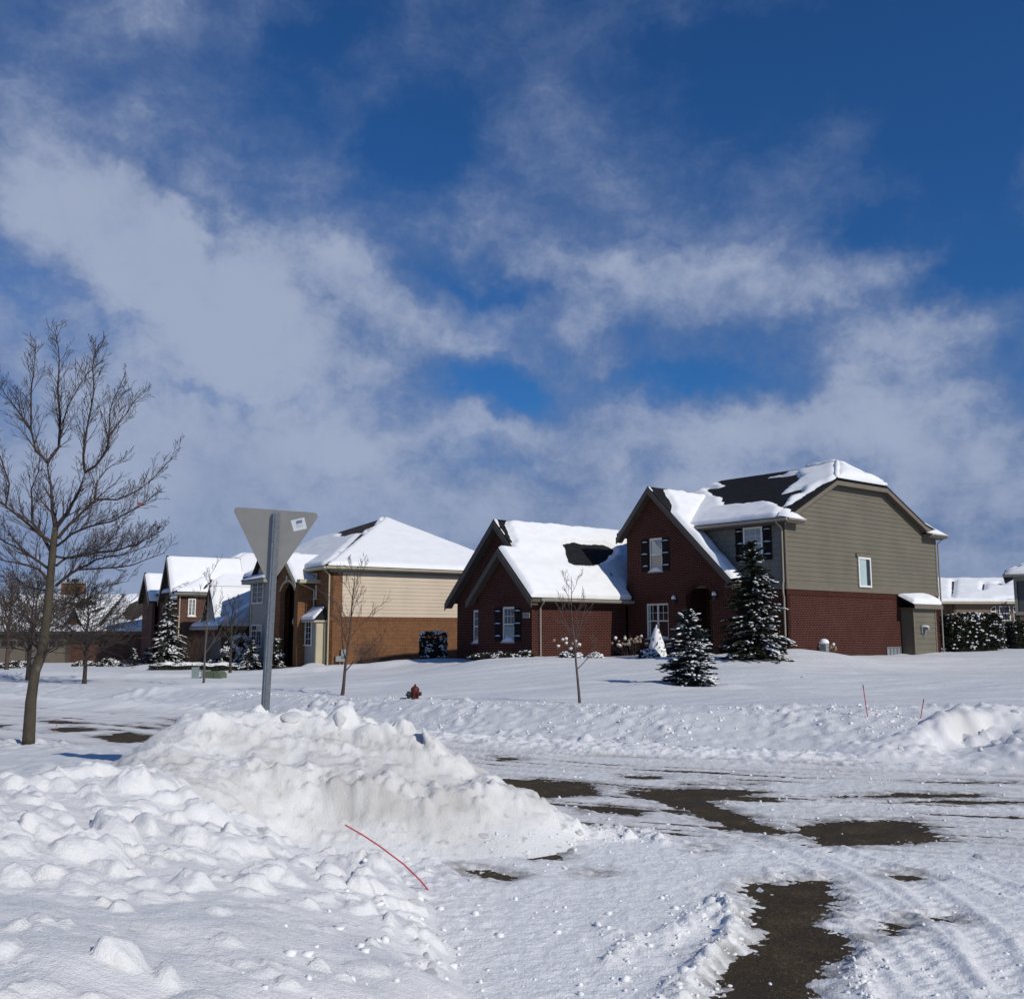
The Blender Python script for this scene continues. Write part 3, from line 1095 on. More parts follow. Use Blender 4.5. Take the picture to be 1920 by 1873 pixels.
def lumpy_np(X, Y):
    z = lumpy_s(X, Y)
    body = smooth(0.0, 0.3, z)
    z += body * (0.05 * fbm(X * 1.0 + Y * 0.3, Y * 1.1, 3, 201) + 0.010 * fbm(X * 5, Y * 5, 3, 203, 0.5))
    zone = smooth(5.6, 6.7, Y + 0.7 * perlin(X * 0.8, Y * 0.8, 204)) * smooth(-0.9, -1.8, X - 0.30 * (Y - 7.5))
    edge_ = smooth(0.55, 0.3, z) * smooth(6.2, 7.2, Y) * smooth(0.03, 0.10, z)
    low_ = smooth(0.15, 0.4, fbm(X * 1.1, Y * 1.1, 2, 205))
    wx = X + 0.06 * perlin(X * 5, Y * 5, 207) + 0.02 * perlin(X * 14, Y * 14, 208)
    wy = Y + 0.06 * perlin(X * 5, Y * 5, 209) + 0.02 * perlin(X * 14, Y * 14, 210)
    big = chunks(wx, wy, 0.44, 211, 0.85, 0.24, 0.60)
    mid = chunks(wx, wy, 0.27, 215, 0.66, 0.2, 0.58)
    sml = chunks(wx, wy, 0.12, 219, 0.6, 0.2, 0.55)
    z += 0.006 * fbm(X * 24, Y * 24, 2, 229, 0.6) + 0.05 * perlin(X * 1.5 + 3, Y * 1.2, 231) * smooth(7.0, 5.5, Y)
    tl = traced_lumps(X, Y)
    z += np.maximum(tl, 0) + smooth(0.0, 0.15, z) * (1 - 0.75 * smooth(0.0, 0.06, tl)) * (zone * (0.42 * big + 0.45 * mid) + 0.5 * sml * np.maximum(zone * 0.8, edge_) + edge_ * 0.5 * mid
                                + (1 - zone) * (low_ * (0.22 * mid + 0.35 * sml) + 0.30 * worley_bumps(wx, wy, 0.55, 223, 0.4, 0.15, 0.5)))
    return z


lx = spaced((-6.4, -3.4, 0.05, 0.025), (-3.4, 0.7, 0.020, 0.022))
ly = spaced((2.6, 4.0, 0.06, 0.02), (4.0, 8, 0.017, 0.022), (8, 11.0, 0.024, 0.035))
lumpy = sheet('snow_pile', lx, ly, lumpy_np, M_snow_near, kind=None, keep=lambda X, Y, Z: Z > -0.06,
              attr=lambda X, Y, Z: np.clip(0.07 * fbm(X * 1.5, Y * 1.5, 3, 231) + 0.4 * smooth(0.5, 0.62, fbm(X * 13, Y * 13, 2, 233)), 0, 0.4))
tag(lumpy, 'white pile of rounded snow clods nearest the camera in the lower corner', 'snow pile')

# clods: a few shapes shared by all
CLODS = []
for k in range(12):
    rs = np.random.RandomState(300 + k)
    bm = bmesh.new()
    pts = rs.normal(size=(15, 3))
    pts /= np.linalg.norm(pts, axis=1)[:, None]
    pts *= rs.uniform(0.62, 1.08, (15, 1)) * np.array([[1.0, rs.uniform(0.65, 1.0), rs.uniform(0.6, 0.95)]])
    for c in pts:
        bm.verts.new(Vector(c))
    res = bmesh.ops.convex_hull(bm, input=bm.verts)
    bmesh.ops.delete(bm, geom=[v for v in bm.verts if not v.link_faces], context='VERTS')
    bmesh.ops.subdivide_edges(bm, edges=bm.edges[:], cuts=3, use_grid_fill=True)
    bmesh.ops.triangulate(bm, faces=bm.faces[:])
    for it in range(3):
        bmesh.ops.smooth_vert(bm, verts=bm.verts, factor=0.5, use_axis_x=True, use_axis_y=True, use_axis_z=True)
    ph = rs.uniform(0, 6, (6, 3))
    fr = rs.uniform(2.0, 6.5, (6, 3))
    for v in bm.verts:
        c = np.array(v.co)
        w = sum(math.sin(fr[i] @ c + ph[i][0]) * (0.05 if i < 3 else 0.028) for i in range(6))
        v.co = Vector(c * (1 + w))
    bmesh.ops.recalc_face_normals(bm, faces=bm.faces)
    me = bpy.data.meshes.new('snow_clod')
    bm.to_mesh(me)
    bm.free()
    me.polygons.foreach_set('use_smooth', np.ones(len(me.polygons), bool))
    me.materials.append(M_snow_near)
    CLODS.append(me)

rng = random.Random(5)


def clod(parent, loc, r, flat=0.8, name='snow_clod'):
    o = bpy.data.objects.new(name, rng.choice(CLODS))
    o.location = loc
    o.scale = (r * rng.uniform(0.85, 1.15), r * rng.uniform(0.85, 1.15), r * flat * rng.uniform(0.85, 1.1))
    o.rotation_euler = (rng.uniform(-0.5, 0.5), rng.uniform(-0.5, 0.5), rng.uniform(0, 6.3))
    return link(o, parent)


def march(px, py, fn, y0, y1, step=0.02):
    """first point along the pixel's ray that lies under the surface fn"""
    d = ray(px, py)
    ys = np.arange(y0, y1, step)
    P = np.outer(ys / d.y, np.array(d)) + np.array(CAM)
    z = fn(P[:, 0], P[:, 1])
    k = np.nonzero(P[:, 2] <= z)[0]
    return P[k[0]] if len(k) else None


for k in range(40):
    x, y = rng.uniform(-2.6, -0.2), rng.uniform(5.0, 9.2)
    z = float(lumpy_np(np.array([x]), np.array([y]))[0])
    if 0.03 < z < 0.35:
        r = rng.uniform(0.03, 0.075)
        clod(lumpy, (x, y, z - r * 0.1), r, 0.85)
# slabs standing on the crest of the dirty heap and its broken foot
for (px, py, r, fl) in [(540, 1340, 20, 1.0), (635, 1348, 16, 1.0), (800, 1378, 22, 1.2),
                        (905, 1566, 14, 0.9), (500, 1588, 12, 0.9), (1085, 1562, 10, 0.9)]:
    P = march(px, py + r * 0.5, mound_np, 9.0, 13.4)
    if P is None:
        continue
    rm = r * P[1] / FPX
    clod(mound, (P[0], P[1] + rm * 0.45, P[2] + rm * 0.22), rm * 1.25, fl)

# ---- cut bank across the road on the far side
BANK = []
for (px, py, d) in [(1640, 1410, 18.0), (1700, 1402, 18.2), (1760, 1396, 18.5), (1810, 1390, 18.9), (1860, 1380, 19.2), (1730, 1372, 18.75), (1780, 1348, 19.05), (1830, 1343, 19.3), (1890, 1333, 19.6), (1930, 1330, 20.0),
                    (1700, 1375, 19.6), (1760, 1340, 20.0), (1850, 1326, 20.6), (1840, 1400, 18.3), (1880, 1385, 18.3), (1930, 1372, 18.5), (1840, 1420, 17.4), (1920, 1425, 16.9), (1720, 1418, 17.7), (2000, 1330, 19.8), (2000, 1420, 16.7)]:
    p = at(px, py, d)
    BANK.append((p.x, p.y, p.z))
BANK += [(5.8, 19.6, 0.15), (5.6, 18.4, 0.0), (6.4, 17.2, -0.1), (8.0, 16.4, -0.1), (10.5, 15.6, -0.12), (13, 15.0, -0.1), (6.5, 21.5, 0.35), (9, 22.8, 0.45), (12, 22.5, 0.5), (14, 19, 0.9), (14, 16.5, 0.3)]
bank_s = Tps(BANK, 0.002)


def bank_np(X, Y):
    z = bank_s(X, Y)
    b = smooth(0.0, 0.3, z)
    z += b * (0.06 * fbm(X * 1.7, Y * 1.7, 4, 241) + 0.02 * fbm(X * 6, Y * 6, 3, 243))
    z += smooth(0, 0.2, z) * (0.35 * worley_bumps(X + 0.06 * perlin(X * 5, Y * 5, 245), Y, 0.36, 247, 0.6, 0.2, 0.5) + 0.4 * worley_bumps(X, Y, 0.14, 249, 0.6, 0.2, 0.5))
    return z


bank = sheet('snow_bank', spaced((5.4, 14, 0.045, 0.06)), spaced((15.2, 23, 0.045, 0.06)), bank_np, M_snow_near, kind=None, keep=lambda X, Y, Z: Z > -0.05,
             attr=lambda X, Y, Z: np.clip(0.3 * np.exp(-((X - 8.6) / 0.6) ** 2 - ((Y - 19.2) / 0.5) ** 2), 0, 0.5))
tag(bank, 'broken white snow bank with a cut face across the road by two red stakes', 'snow bank')
for (px, py, r) in [(1810, 1388, 16), (1870, 1388, 15), (1900, 1384, 17), (1840, 1402, 10), (1690, 1402, 8), (1905, 1330, 11)]:
    P = march(px, py + r * 0.5, bank_np, 15.5, 23)
    if P is not None:
        rm = r * P[1] / FPX
        clod(bank, (P[0], P[1] + rm * 0.3, P[2] + rm * 0.05), rm, 0.85)

# ---- loose crumbs everywhere the plough went
bm = bmesh.new()
bmesh.ops.create_icosphere(bm, subdivisions=1, radius=1.0)
ico_v = np.array([v.co[:] for v in bm.verts])
ico_f = np.array([[v.index for v in f.verts] for f in bm.faces])
bm.free()


def scatter_np(name, pts, rad, mat, squash=0.7, seed=0):
    rs = np.random.RandomState(seed)
    n = len(pts)
    nv = len(ico_v)
    jit = rs.uniform(0.45, 1.35, (n, nv, 1))
    sc = np.stack([rs.uniform(0.75, 1.3, n), rs.uniform(0.75, 1.3, n), rs.uniform(0.55, 1.0, n) * squash / 0.7], -1)[:, None, :]
    V = pts[:, None, :] + ico_v[None] * jit * sc * rad[:, None, None]
    Fc = (ico_f[None] + (np.arange(n) * nv)[:, None, None]).reshape(-1, 3)
    me = np_mesh(name, V.reshape(-1, 3), Fc, False)
    me.materials.append(mat)
    return link(bpy.data.objects.new(name, me))


rs = np.random.RandomState(8)
cx, cy, cr = [], [], []
def crumbs(n, x0, x1, y0, y1, r0, r1, pw=2.5):
    cx.append(rs.uniform(x0, x1, n)); cy.append(rs.uniform(y0, y1, n)); cr.append(r0 + (r1 - r0) * rs.uniform(0, 1, n) ** pw)
crumbs(2200, 1.2, 5.2, 4.4, 7.2, 0.003, 0.022, 5)
crumbs(900, -0.6, 6.0, 6.0, 10.5, 0.003, 0.024, 7)
crumbs(420, -1.4, 1.6, 4.6, 9.0, 0.004, 0.045, 6)
crumbs(500, 0.5, 9, 10, 17, 0.006, 0.03, 3)
for (pts, h, w) in RIDGES[:6]:
    P = np.array(pts)
    for (a, b) in zip(P[:-1], P[1:]):
        n = int(45 * np.hypot(*(b - a)) / 0.5)
        t = rs.uniform(0, 1, n)[:, None]
        q = a + (b - a) * t + rs.normal(0, w * 1.3, (n, 2))
        cx.append(q[:, 0]); cy.append(q[:, 1]); cr.append(0.003 + 0.022 * rs.uniform(0, 1, n) ** 4)
cx, cy, cr = np.concatenate(cx), np.concatenate(cy), np.concatenate(cr)
zc = np.maximum(packed_np(cx[None, :], cy[None, :])[0], 0.0)
zc = np.maximum(zc, np.where(cx < 0.6, lumpy_np(cx, cy), 0))
zc = np.maximum(zc, np.where((cy > 8.6) & (cx < 1.5), mound_np(cx, cy), 0))
keepc = (bare_field(cx[None, :], cy[None, :])[0] > -0.05) | (rs.uniform(0, 1, len(cx)) < 0.06)
cr_ = scatter_np('snow_crumbs', np.stack([cx, cy, zc + cr * 0.1], -1)[keepc], cr[keepc], M_snow_clump, 0.7, 3)
tag(cr_, 'small crumbs of snow scattered over the ploughed street', 'snow', None, 'stuff')
# bank spray on the far verge
n = 5200
bx = rs.uniform(-9, 10.5, n)
be = rs.uniform(-0.6, 5.2, n) ** 1.0
by = far_edge(bx) + be / 0.85
br = 0.010 + 0.042 * rs.uniform(0, 1, n) ** 4
bz = ground_full(bx[None, :], by[None, :])[0]
keepb = fbm(bx * 0.5, by * 0.5, 3, 301) > -0.12
sp = scatter_np('snow_spray', np.stack([bx, by, bz - br * 0.1], -1)[keepb], br[keepb], M_snow_clump, 0.7, 4)
tag(sp, 'lumps of thrown snow along the far road bank', 'snow', None, 'stuff')
# ------------------------------------------------------------------ house materials
def brick_mat(name, c1, c2, mortar, soldier=False):
    m, nt, b = new_mat(name)
    uv = nnode(nt, 'ShaderNodeUVMap', uv_map='uv')
    br = nnode(nt, 'ShaderNodeTexBrick')
    br.offset = 0.0 if soldier else 0.5
    br.inputs['Scale'].default_value = 1.0
    br.inputs['Brick Width'].default_value = 0.075 if soldier else 0.215
    br.inputs['Row Height'].default_value = 0.6 if soldier else 0.078
    br.inputs['Mortar Size'].default_value = 0.0085
    br.inputs['Mortar Smooth'].default_value = 0.1
    br.inputs['Bias'].default_value = -0.1
    br.inputs['Color1'].default_value = (*c1, 1)
    br.inputs['Color2'].default_value = (*c2, 1)
    br.inputs['Mortar'].default_value = (*mortar, 1)
    nt.links.new(uv.outputs[0], br.inputs['Vector'])
    n = noise_in(nt, 'Object', 0.9, 5.0)
    mx = nnode(nt, 'ShaderNodeMix', data_type='RGBA', blend_type='MULTIPLY')
    mx.inputs[0].default_value = 1.0
    nt.links.new(br.outputs['Color'], mx.inputs[6])
    nt.links.new(ramp(nt, n.outputs['Fac'], [(0.3, (0.82, 0.82, 0.82)), (0.7, (1.0, 1.0, 1.0))]), mx.inputs[7])
    nt.links.new(mx.outputs[2], b.inputs['Base Color'])
    b.inputs['Roughness'].default_value = 0.9
    b.inputs['Specular IOR Level'].default_value = 0.1
    inv = nnode(nt, 'ShaderNodeMath', operation='SUBTRACT')
    inv.inputs[0].default_value = 1.0
    nt.links.new(br.outputs['Fac'], inv.inputs[1])
    bump(nt, b, inv.outputs[0], 0.7, 0.01)
    return m


def shingle_mat(name, c):
    m, nt, b = new_mat(name)
    uv = nnode(nt, 'ShaderNodeUVMap', uv_map='uv')
    br = nnode(nt, 'ShaderNodeTexBrick')
    br.inputs['Scale'].default_value = 1.0
    br.inputs['Brick Width'].default_value = 0.32
    br.inputs['Row Height'].default_value = 0.10
    br.inputs['Mortar Size'].default_value = 0.008
    br.inputs['Color1'].default_value = (*[v * 0.75 for v in c], 1)
    br.inputs['Color2'].default_value = (*[v * 1.35 for v in c], 1)
    br.inputs['Mortar'].default_value = (*[v * 0.45 for v in c], 1)
    nt.links.new(uv.outputs[0], br.inputs['Vector'])
    nt.links.new(br.outputs['Color'], b.inputs['Base Color'])
    b.inputs['Roughness'].default_value = 0.9
    b.inputs['Specular IOR Level'].default_value = 0.2
    inv = nnode(nt, 'ShaderNodeMath', operation='SUBTRACT')
    inv.inputs[0].default_value = 1.0
    nt.links.new(br.outputs['Fac'], inv.inputs[1])
    bump(nt, b, inv.outputs[0], 0.8, 0.02)
    return m


def shake_mat(name, c):
    m, nt, b = new_mat(name)
    uv = nnode(nt, 'ShaderNodeUVMap', uv_map='uv')
    br = nnode(nt, 'ShaderNodeTexBrick')
    br.offset = 0.37
    br.inputs['Scale'].default_value = 1.0
    br.inputs['Brick Width'].default_value = 0.17
    br.inputs['Row Height'].default_value = 0.26
    br.inputs['Mortar Size'].default_value = 0.006
    br.inputs['Color1'].default_value = (*[v * 0.9 for v in c], 1)
    br.inputs['Color2'].default_value = (*[v * 1.1 for v in c], 1)
    br.inputs['Mortar'].default_value = (*[v * 0.55 for v in c], 1)
    nt.links.new(uv.outputs[0], br.inputs['Vector'])
    nt.links.new(br.outputs['Color'], b.inputs['Base Color'])
    b.inputs['Roughness'].default_value = 0.7
    return m


def glass_mat():
    m, nt, b = new_mat('window_glass')
    nt.nodes.remove(b)
    tr = nnode(nt, 'ShaderNodeBsdfTransparent')
    tr.inputs[0].default_value = (0.86, 0.90, 0.90, 1)
    gl = nnode(nt, 'ShaderNodeBsdfGlossy')
    gl.inputs['Roughness'].default_value = 0.03
    mx = nnode(nt, 'ShaderNodeMixShader')
    mx.inputs[0].default_value = 0.14
    nt.links.new(tr.outputs[0], mx.inputs[1])
    nt.links.new(gl.outputs[0], mx.inputs[2])
    nt.links.new(mx.outputs[0], nt.nodes['Material Output'].inputs['Surface'])
    return m


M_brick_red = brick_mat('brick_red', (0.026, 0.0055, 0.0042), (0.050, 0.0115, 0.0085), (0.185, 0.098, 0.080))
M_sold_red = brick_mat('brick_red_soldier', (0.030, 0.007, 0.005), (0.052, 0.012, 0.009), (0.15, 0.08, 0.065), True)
M_brick_or = brick_mat('brick_orange', (0.150, 0.060, 0.026), (0.225, 0.098, 0.042), (0.27, 0.18, 0.11))
M_sold_or = brick_mat('brick_orange_soldier', (0.150, 0.060, 0.026), (0.215, 0.090, 0.040), (0.22, 0.14, 0.09), True)
M_brick_br = brick_mat('brick_brown', (0.085, 0.038, 0.026), (0.13, 0.060, 0.040), (0.17, 0.12, 0.10))
M_shingle_bk = shingle_mat('shingle_black', (0.013, 0.0135, 0.015))
M_shingle_br = shingle_mat('shingle_brown', (0.055, 0.046, 0.038))
M_shingle_gr = shingle_mat('shingle_grey', (0.05, 0.05, 0.05))
M_sid_olive = simple('siding_olive', (0.140, 0.125, 0.090), 0.6, 0.10, 0.8)
M_shake = shake_mat('siding_shake', (0.165, 0.158, 0.135))
M_sid_tan = simple('siding_tan', (0.56, 0.465, 0.35), 0.6, 0.06, 0.8)
M_sid_brown = simple('siding_brown', (0.19, 0.125, 0.075), 0.6, 0.08, 0.8)
M_sid_grey = simple('siding_grey', (0.085, 0.088, 0.088), 0.6, 0.08, 0.8)
M_trim_br = simple('trim_brown', (0.082, 0.066, 0.052), 0.6, 0.10, 2.0)
M_trim_ol = simple('trim_olive', (0.155, 0.130, 0.095), 0.6, 0.08, 2.0)
M_trim_cream = simple('trim_cream', (0.44, 0.385, 0.265), 0.6, 0.08, 2.0)
M_trim_grey = simple('trim_grey', (0.27, 0.26, 0.22), 0.6, 0.08, 2.0)
M_gutter = simple('gutter_paint', (0.30, 0.27, 0.215), 0.4, 0.08, 2.0)
M_white = simple('white_paint', (0.72, 0.70, 0.65), 0.5, 0.05, 3.0)
M_black = simple('black_paint', (0.006, 0.006, 0.007), 0.7, 0.10, 3.0, spec=0.15)
M_door = simple('dark_wood', (0.030, 0.018, 0.013), 0.5, 0.20, 5.0)
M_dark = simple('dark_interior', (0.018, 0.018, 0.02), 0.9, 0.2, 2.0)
M_blind = simple('blind_slats', (0.42, 0.45, 0.46), 0.7, 0.04, 3.0)
M_curtain = simple('curtain', (0.66, 0.76, 0.73), 0.9, 0.10, 3.0)
M_stone = simple('limestone', (0.34, 0.315, 0.285), 0.85, 0.12, 8.0, bump_s=0.3)
M_glass = glass_mat()
M_lamp = simple('lamp_metal', (0.02, 0.02, 0.02), 0.4, 0.1, 3.0)
M_galv = simple('galvanised_box', (0.26, 0.28, 0.29), 0.5, 0.12, 6.0, metal=0.3)


# ------------------------------------------------------------------ house helpers
class House:
    """local frame: x to the right along the front, y to the back, front faces -y"""
    def __init__(self, name, px, depth, deg, base, label):
        p = at(px, 1187, depth)
        self.o = Vector((p.x, p.y, 0))
        self.a = R(deg)
        self.X = Vector((math.cos(self.a), math.sin(self.a), 0))
        self.Y = Vector((-math.sin(self.a), math.cos(self.a), 0))
        self.base = base
        self.e = empty(name, (p.x, p.y, base), self.a, label, 'house')

    def local(self, P):
        d = Vector(P) - self.o
        return Vector((d.dot(self.X), d.dot(self.Y), d.z))

    def plane(self, px, py, p0, n):
        """pixel ray against a local plane"""
        d = ray(px, py)
        dl = Vector((d.dot(self.X), d.dot(self.Y), d.z))
        c = self.local(CAM)
        t = (Vector(p0) - c).dot(Vector(n)) / dl.dot(Vector(n))
        return c + dl * t

    def front(self, px, py, y0=0.0):
        q = self.plane(px, py, (0, y0, 0), (0, 1, 0))
        return q.x, q.z

    def side(self, px, py, x0=0.0):
        q = self.plane(px, py, (x0, 0, 0), (1, 0, 0))
        return q.y, q.z

    def part(self, mb, name, mat, parent=None, smooth_shade=False):
        return mb.build(name, mat, parent or self.e, smooth_shade, self.base)


def FRONT(y0):
    return lambda a, z, n: (a, y0 - n, z)


def SIDE(x0):
    return lambda a, z, n: (x0 + n, a, z)


def LEFT(x0):
    return lambda a, z, n: (x0 - n, a, z)


def fbox(mb, M, a0, a1, z0, z1, n0, n1):
    c = [M(a, z, n) for n in (n0, n1) for z in (z0, z1) for a in (a0, a1)]
    xs, ys, zs = zip(*c)
    mb.box(min(xs), max(xs), min(ys), max(ys), min(zs), max(zs))


def wall(H, M, outer, holes, mat, name='wall', thick=0.22, parent=None):
    """wall polygon (a,z) with openings; n=0 is the outer face"""
    mb = MB()
    loops = [outer] + holes
    flat = [p for lp in loops for p in lp]
    tri = tessellate_polygon([[Vector((p[0], p[1], 0)) for p in lp] for lp in loops])
    n = len(flat)
    vs = [M(a, z, 0) for a, z in flat] + [M(a, z, -thick) for a, z in flat]
    out = Vector(M(0, 0, 1)) - Vector(M(0, 0, 0))
    fs = []
    for t in tri:
        q = (Vector(vs[t[1]]) - Vector(vs[t[0]])).cross(Vector(vs[t[2]]) - Vector(vs[t[0]]))
        if q.length < 1e-9:
            continue
        t = t if q.dot(out) > 0 else (t[0], t[2], t[1])
        fs.append(tuple(t))
        fs.append((t[0] + n, t[2] + n, t[1] + n))
    k = 0
    for lp in loops:
        m = len(lp)
        for i in range(m):
            a, b = k + i, k + (i + 1) % m
            fs.append((a, b, b + n, a + n))
        k += m
    mb.add(vs, fs)
    return H.part(mb, name, mat, parent)


def clip_h(poly, z, keep_above):
    out = []
    for i in range(len(poly)):
        p, q = poly[i], poly[(i + 1) % len(poly)]
        ip = p[1] >= z if keep_above else p[1] <= z
        iq = q[1] >= z if keep_above else q[1] <= z
        if ip:
            out.append(p)
        if ip != iq:
            t = (z - p[1]) / (q[1] - p[1])
            out.append((p[0] + (q[0] - p[0]) * t, z))
    return out


def siding(H, M, poly, pitch, mat, lip=0.022, backing=None, name='siding_board', parent=None):
    """lapped boards, each its own part, over a backing wall"""
    z0, z1 = min(p[1] for p in poly), max(p[1] for p in poly)
    par = parent or wall(H, M, poly, [], backing or mat, 'upper_wall', 0.2)
    k = 0
    z = z0
    while z < z1 - 0.02:
        zt = min(z + pitch, z1)
        c = clip_h(clip_h(poly, z, True), zt, False)
        if len(c) >= 3:
            mb = MB()
            n = len(c)
            f = lambda zz: 0.005 + lip * (1 - (zz - z) / pitch)
            vs = [M(a, zz, f(zz)) for a, zz in c] + [M(a, zz, 0.002) for a, zz in c]
            fs = [tuple(range(n))] + [((i + 1) % n, i, i + n, (i + 1) % n + n) for i in range(n)]
            out = Vector(M(0, 0, 1)) - Vector(M(0, 0, 0))
            q = (Vector(vs[1]) - Vector(vs[0])).cross(Vector(vs[2]) - Vector(vs[0]))
            if q.dot(out) < 0:
                fs = [tuple(reversed(g)) for g in fs]
            mb.add(vs, fs)
            H.part(mb, name, mat, par)
        z = zt
        k += 1
    return par


def snow_cap(H, M, a0, a1, z, n0, n1, h, parent, name='sill_snow', peak=0.5):
    """little drift lying on a ledge"""
    mb = MB()
    K, J = 9, 5
    vs, fs = [], []
    for j in range(J):
        for i in range(K):
            s, t = i / (K - 1), j / (J - 1)
            hump = (math.sin(math.pi * min(1, s / (2 * peak) if s < peak else 0.5 + (s - peak) / (2 * (1 - peak)))) ** 0.7)
            hh = h * hump * (1 - 0.55 * t * t) if 0 < j < J - 1 or j == 0 else 0.0
            vs.append(M(a0 + (a1 - a0) * s, z + (hh if j < J - 1 else -0.005), n0 + (n1 - n0) * t))
    for j in range(J - 1):
        for i in range(K - 1):
            a = j * K + i
            fs.append((a, a + 1, a + K + 1, a + K))
    mb.add(vs, fs)
    return H.part(mb, name, M_snow_roof, parent, True)


def window(H, M, a0, a1, z0, z1, n0=0.0, cols=1, sash=True, grid=(0, 0), grid_top_only=False, blind=None, sill=0.0, snow=0.0,
           frame=0.07, mat=None, name='window', curtain=None, recess=0.0):
    """double-hung or casement window; n0: where its back lies"""
    mat = mat or M_white
    mb = MB()
    nf = n0 + 0.06
    fbox(mb, M, a0, a1, z1 - frame, z1, n0, nf)
    fbox(mb, M, a0, a1, z0, z0 + frame, n0, nf)
    for k in range(cols + 1):
        c = a0 + (a1 - a0 - frame) * k / cols
        fbox(mb, M, c, c + frame, z0 + frame, z1 - frame, n0, nf - 0.002)
    zm = (z0 + z1) / 2
    if sash:
        for k in range(cols):
            c0 = a0 + (a1 - a0 - frame) * k / cols + frame
            c1 = a0 + (a1 - a0 - frame) * (k + 1) / cols
            fbox(mb, M, c0, c1, zm - 0.03, zm + 0.03, n0 + 0.005, nf - 0.006)
    w = H.part(mb, name, mat)
    gz0, gz1 = z0 + frame, z1 - frame
    if grid[0] or grid[1]:
        g = MB()
        zz0 = zm + 0.03 if grid_top_only else gz0
        for k in range(cols):
            c0 = a0 + (a1 - a0 - frame) * k / cols + frame
            c1 = a0 + (a1 - a0 - frame) * (k + 1) / cols
            for i in range(1, grid[0]):
                c = c0 + (c1 - c0) * i / grid[0]
                fbox(g, M, c - 0.010, c + 0.010, zz0, gz1, n0 + 0.03, n0 + 0.042)
            for i in range(1, grid[1]):
                c = zz0 + (gz1 - zz0) * i / grid[1]
                fbox(g, M, c0, c1, c - 0.010, c + 0.010, n0 + 0.029, n0 + 0.043)
        H.part(g, 'muntins', mat, w)
    p = MB()
    p.add([M(a0 + 0.01, z0 + 0.01, n0 + 0.028), M(a1 - 0.01, z0 + 0.01, n0 + 0.028), M(a1 - 0.01, z1 - 0.01, n0 + 0.028), M(a0 + 0.01, z1 - 0.01, n0 + 0.028)], [(0, 1, 2, 3)])
    H.part(p, 'pane', M_glass, w)
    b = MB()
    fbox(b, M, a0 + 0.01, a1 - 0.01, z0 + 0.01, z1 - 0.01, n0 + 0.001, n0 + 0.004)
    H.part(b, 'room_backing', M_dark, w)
    if blind:
        b = MB()
        zb0, zb1 = z0 + (z1 - z0) * blind[0] + frame, z0 + (z1 - z0) * blind[1] - frame
        nsl = max(4, int((zb1 - zb0) / 0.055))
        for i in range(nsl):
            z = zb0 + (zb1 - zb0) * i / nsl
            b.add([M(a0 + frame, z, n0 + 0.020), M(a1 - frame, z, n0 + 0.020), M(a1 - frame, z + (zb1 - zb0) / nsl * 0.82, n0 + 0.008), M(a0 + frame, z + (zb1 - zb0) / nsl * 0.82, n0 + 0.008)], [(0, 1, 2, 3)])
        H.part(b, 'blind', M_blind, w)
    if curtain:
        c = MB()
        for (s0, s1) in curtain:
            K = 10
            for i in range(K):
                u0, u1 = s0 + (s1 - s0) * i / K, s0 + (s1 - s0) * (i + 1) / K
                d0, d1 = 0.010 + 0.006 * (i % 2), 0.010 + 0.006 * ((i + 1) % 2)
                A0, A1 = a0 + frame + (a1 - a0 - 2 * frame) * u0, a0 + frame + (a1 - a0 - 2 * frame) * u1
                c.add([M(A0, gz0, n0 + d0), M(A1, gz0, n0 + d1), M(A1, gz1, n0 + d1), M(A0, gz1, n0 + d0)], [(0, 1, 2, 3)])
        H.part(c, 'curtain', M_curtain, w)
    if sill:
        s = MB()
        fbox(s, M, a0 - 0.05, a1 + 0.05, z0 - 0.07, z0 - 0.002, n0 - 0.01, n0 + sill)
        H.part(s, 'sill', M_stone if mat is M_white and recess else mat, w)
    if snow:
        snow_cap(H, M, a0 - 0.04, a1 + 0.04, z0, n0 + 0.02, n0 + max(sill, 0.1) + 0.01, snow, w)
    return w


def shutter(H, M, a0, a1, z0, z1, n0=0.0, snow=True):
    mb = MB()
    k = 3
    for i in range(k):
        c0 = a0 + (a1 - a0) * i / k
        fbox(mb, M, c0 + 0.004, c0 + (a1 - a0) / k - 0.004, z0, z1, n0, n0 + 0.03)
    s = H.part(mb, 'shutter', M_black)
    for f in (0.10, 0.47, 0.84):
        z = z0 + (z1 - z0) * f
        b = MB()
        fbox(b, M, a0, a1, z, z + 0.10, n0 + 0.031, n0 + 0.062)
        H.part(b, 'batten', M_black, s)
        if snow:
            u0 = a0 + (a1 - a0) * rng.uniform(0, 0.3) * (rng.random() < 0.4)
            snow_cap(H, M, u0, a1, z + 0.10, n0 + 0.03, n0 + 0.066, 0.045, s, 'batten_snow')
    return s


def arch_ring(H, M, cx, half, z_spring, rise, thick, mat, parent, n0=0.02, name='brick_arch', nb=15, depth=0.12):
    """segmental arch of standing bricks"""
    Rr = (half * half + rise * rise) / (2 * rise)
    zc = z_spring + rise - Rr
    a0 = math.asin(min(1, half / Rr))
    if rise > half:
        a0 = math.pi - a0
    mb = MB()
    for i in range(nb):
        t0 = -a0 + 2 * a0 * i / nb + 0.006 / Rr
        t1 = -a0 + 2 * a0 * (i + 1) / nb - 0.006 / Rr
        vs = []
        for n in (n0, n0 - depth):
            for (r, t) in ((Rr, t0), (Rr, t1), (Rr + thick, t1), (Rr + thick, t0)):
                vs.append(M(cx + r * math.sin(t), zc + r * math.cos(t), n))
        mb.add(vs, [(0, 1, 2, 3), (7, 6, 5, 4), (0, 4, 5, 1), (1, 5, 6, 2), (2, 6, 7, 3), (3, 7, 4, 0)])
    return H.part(mb, name, mat, parent)


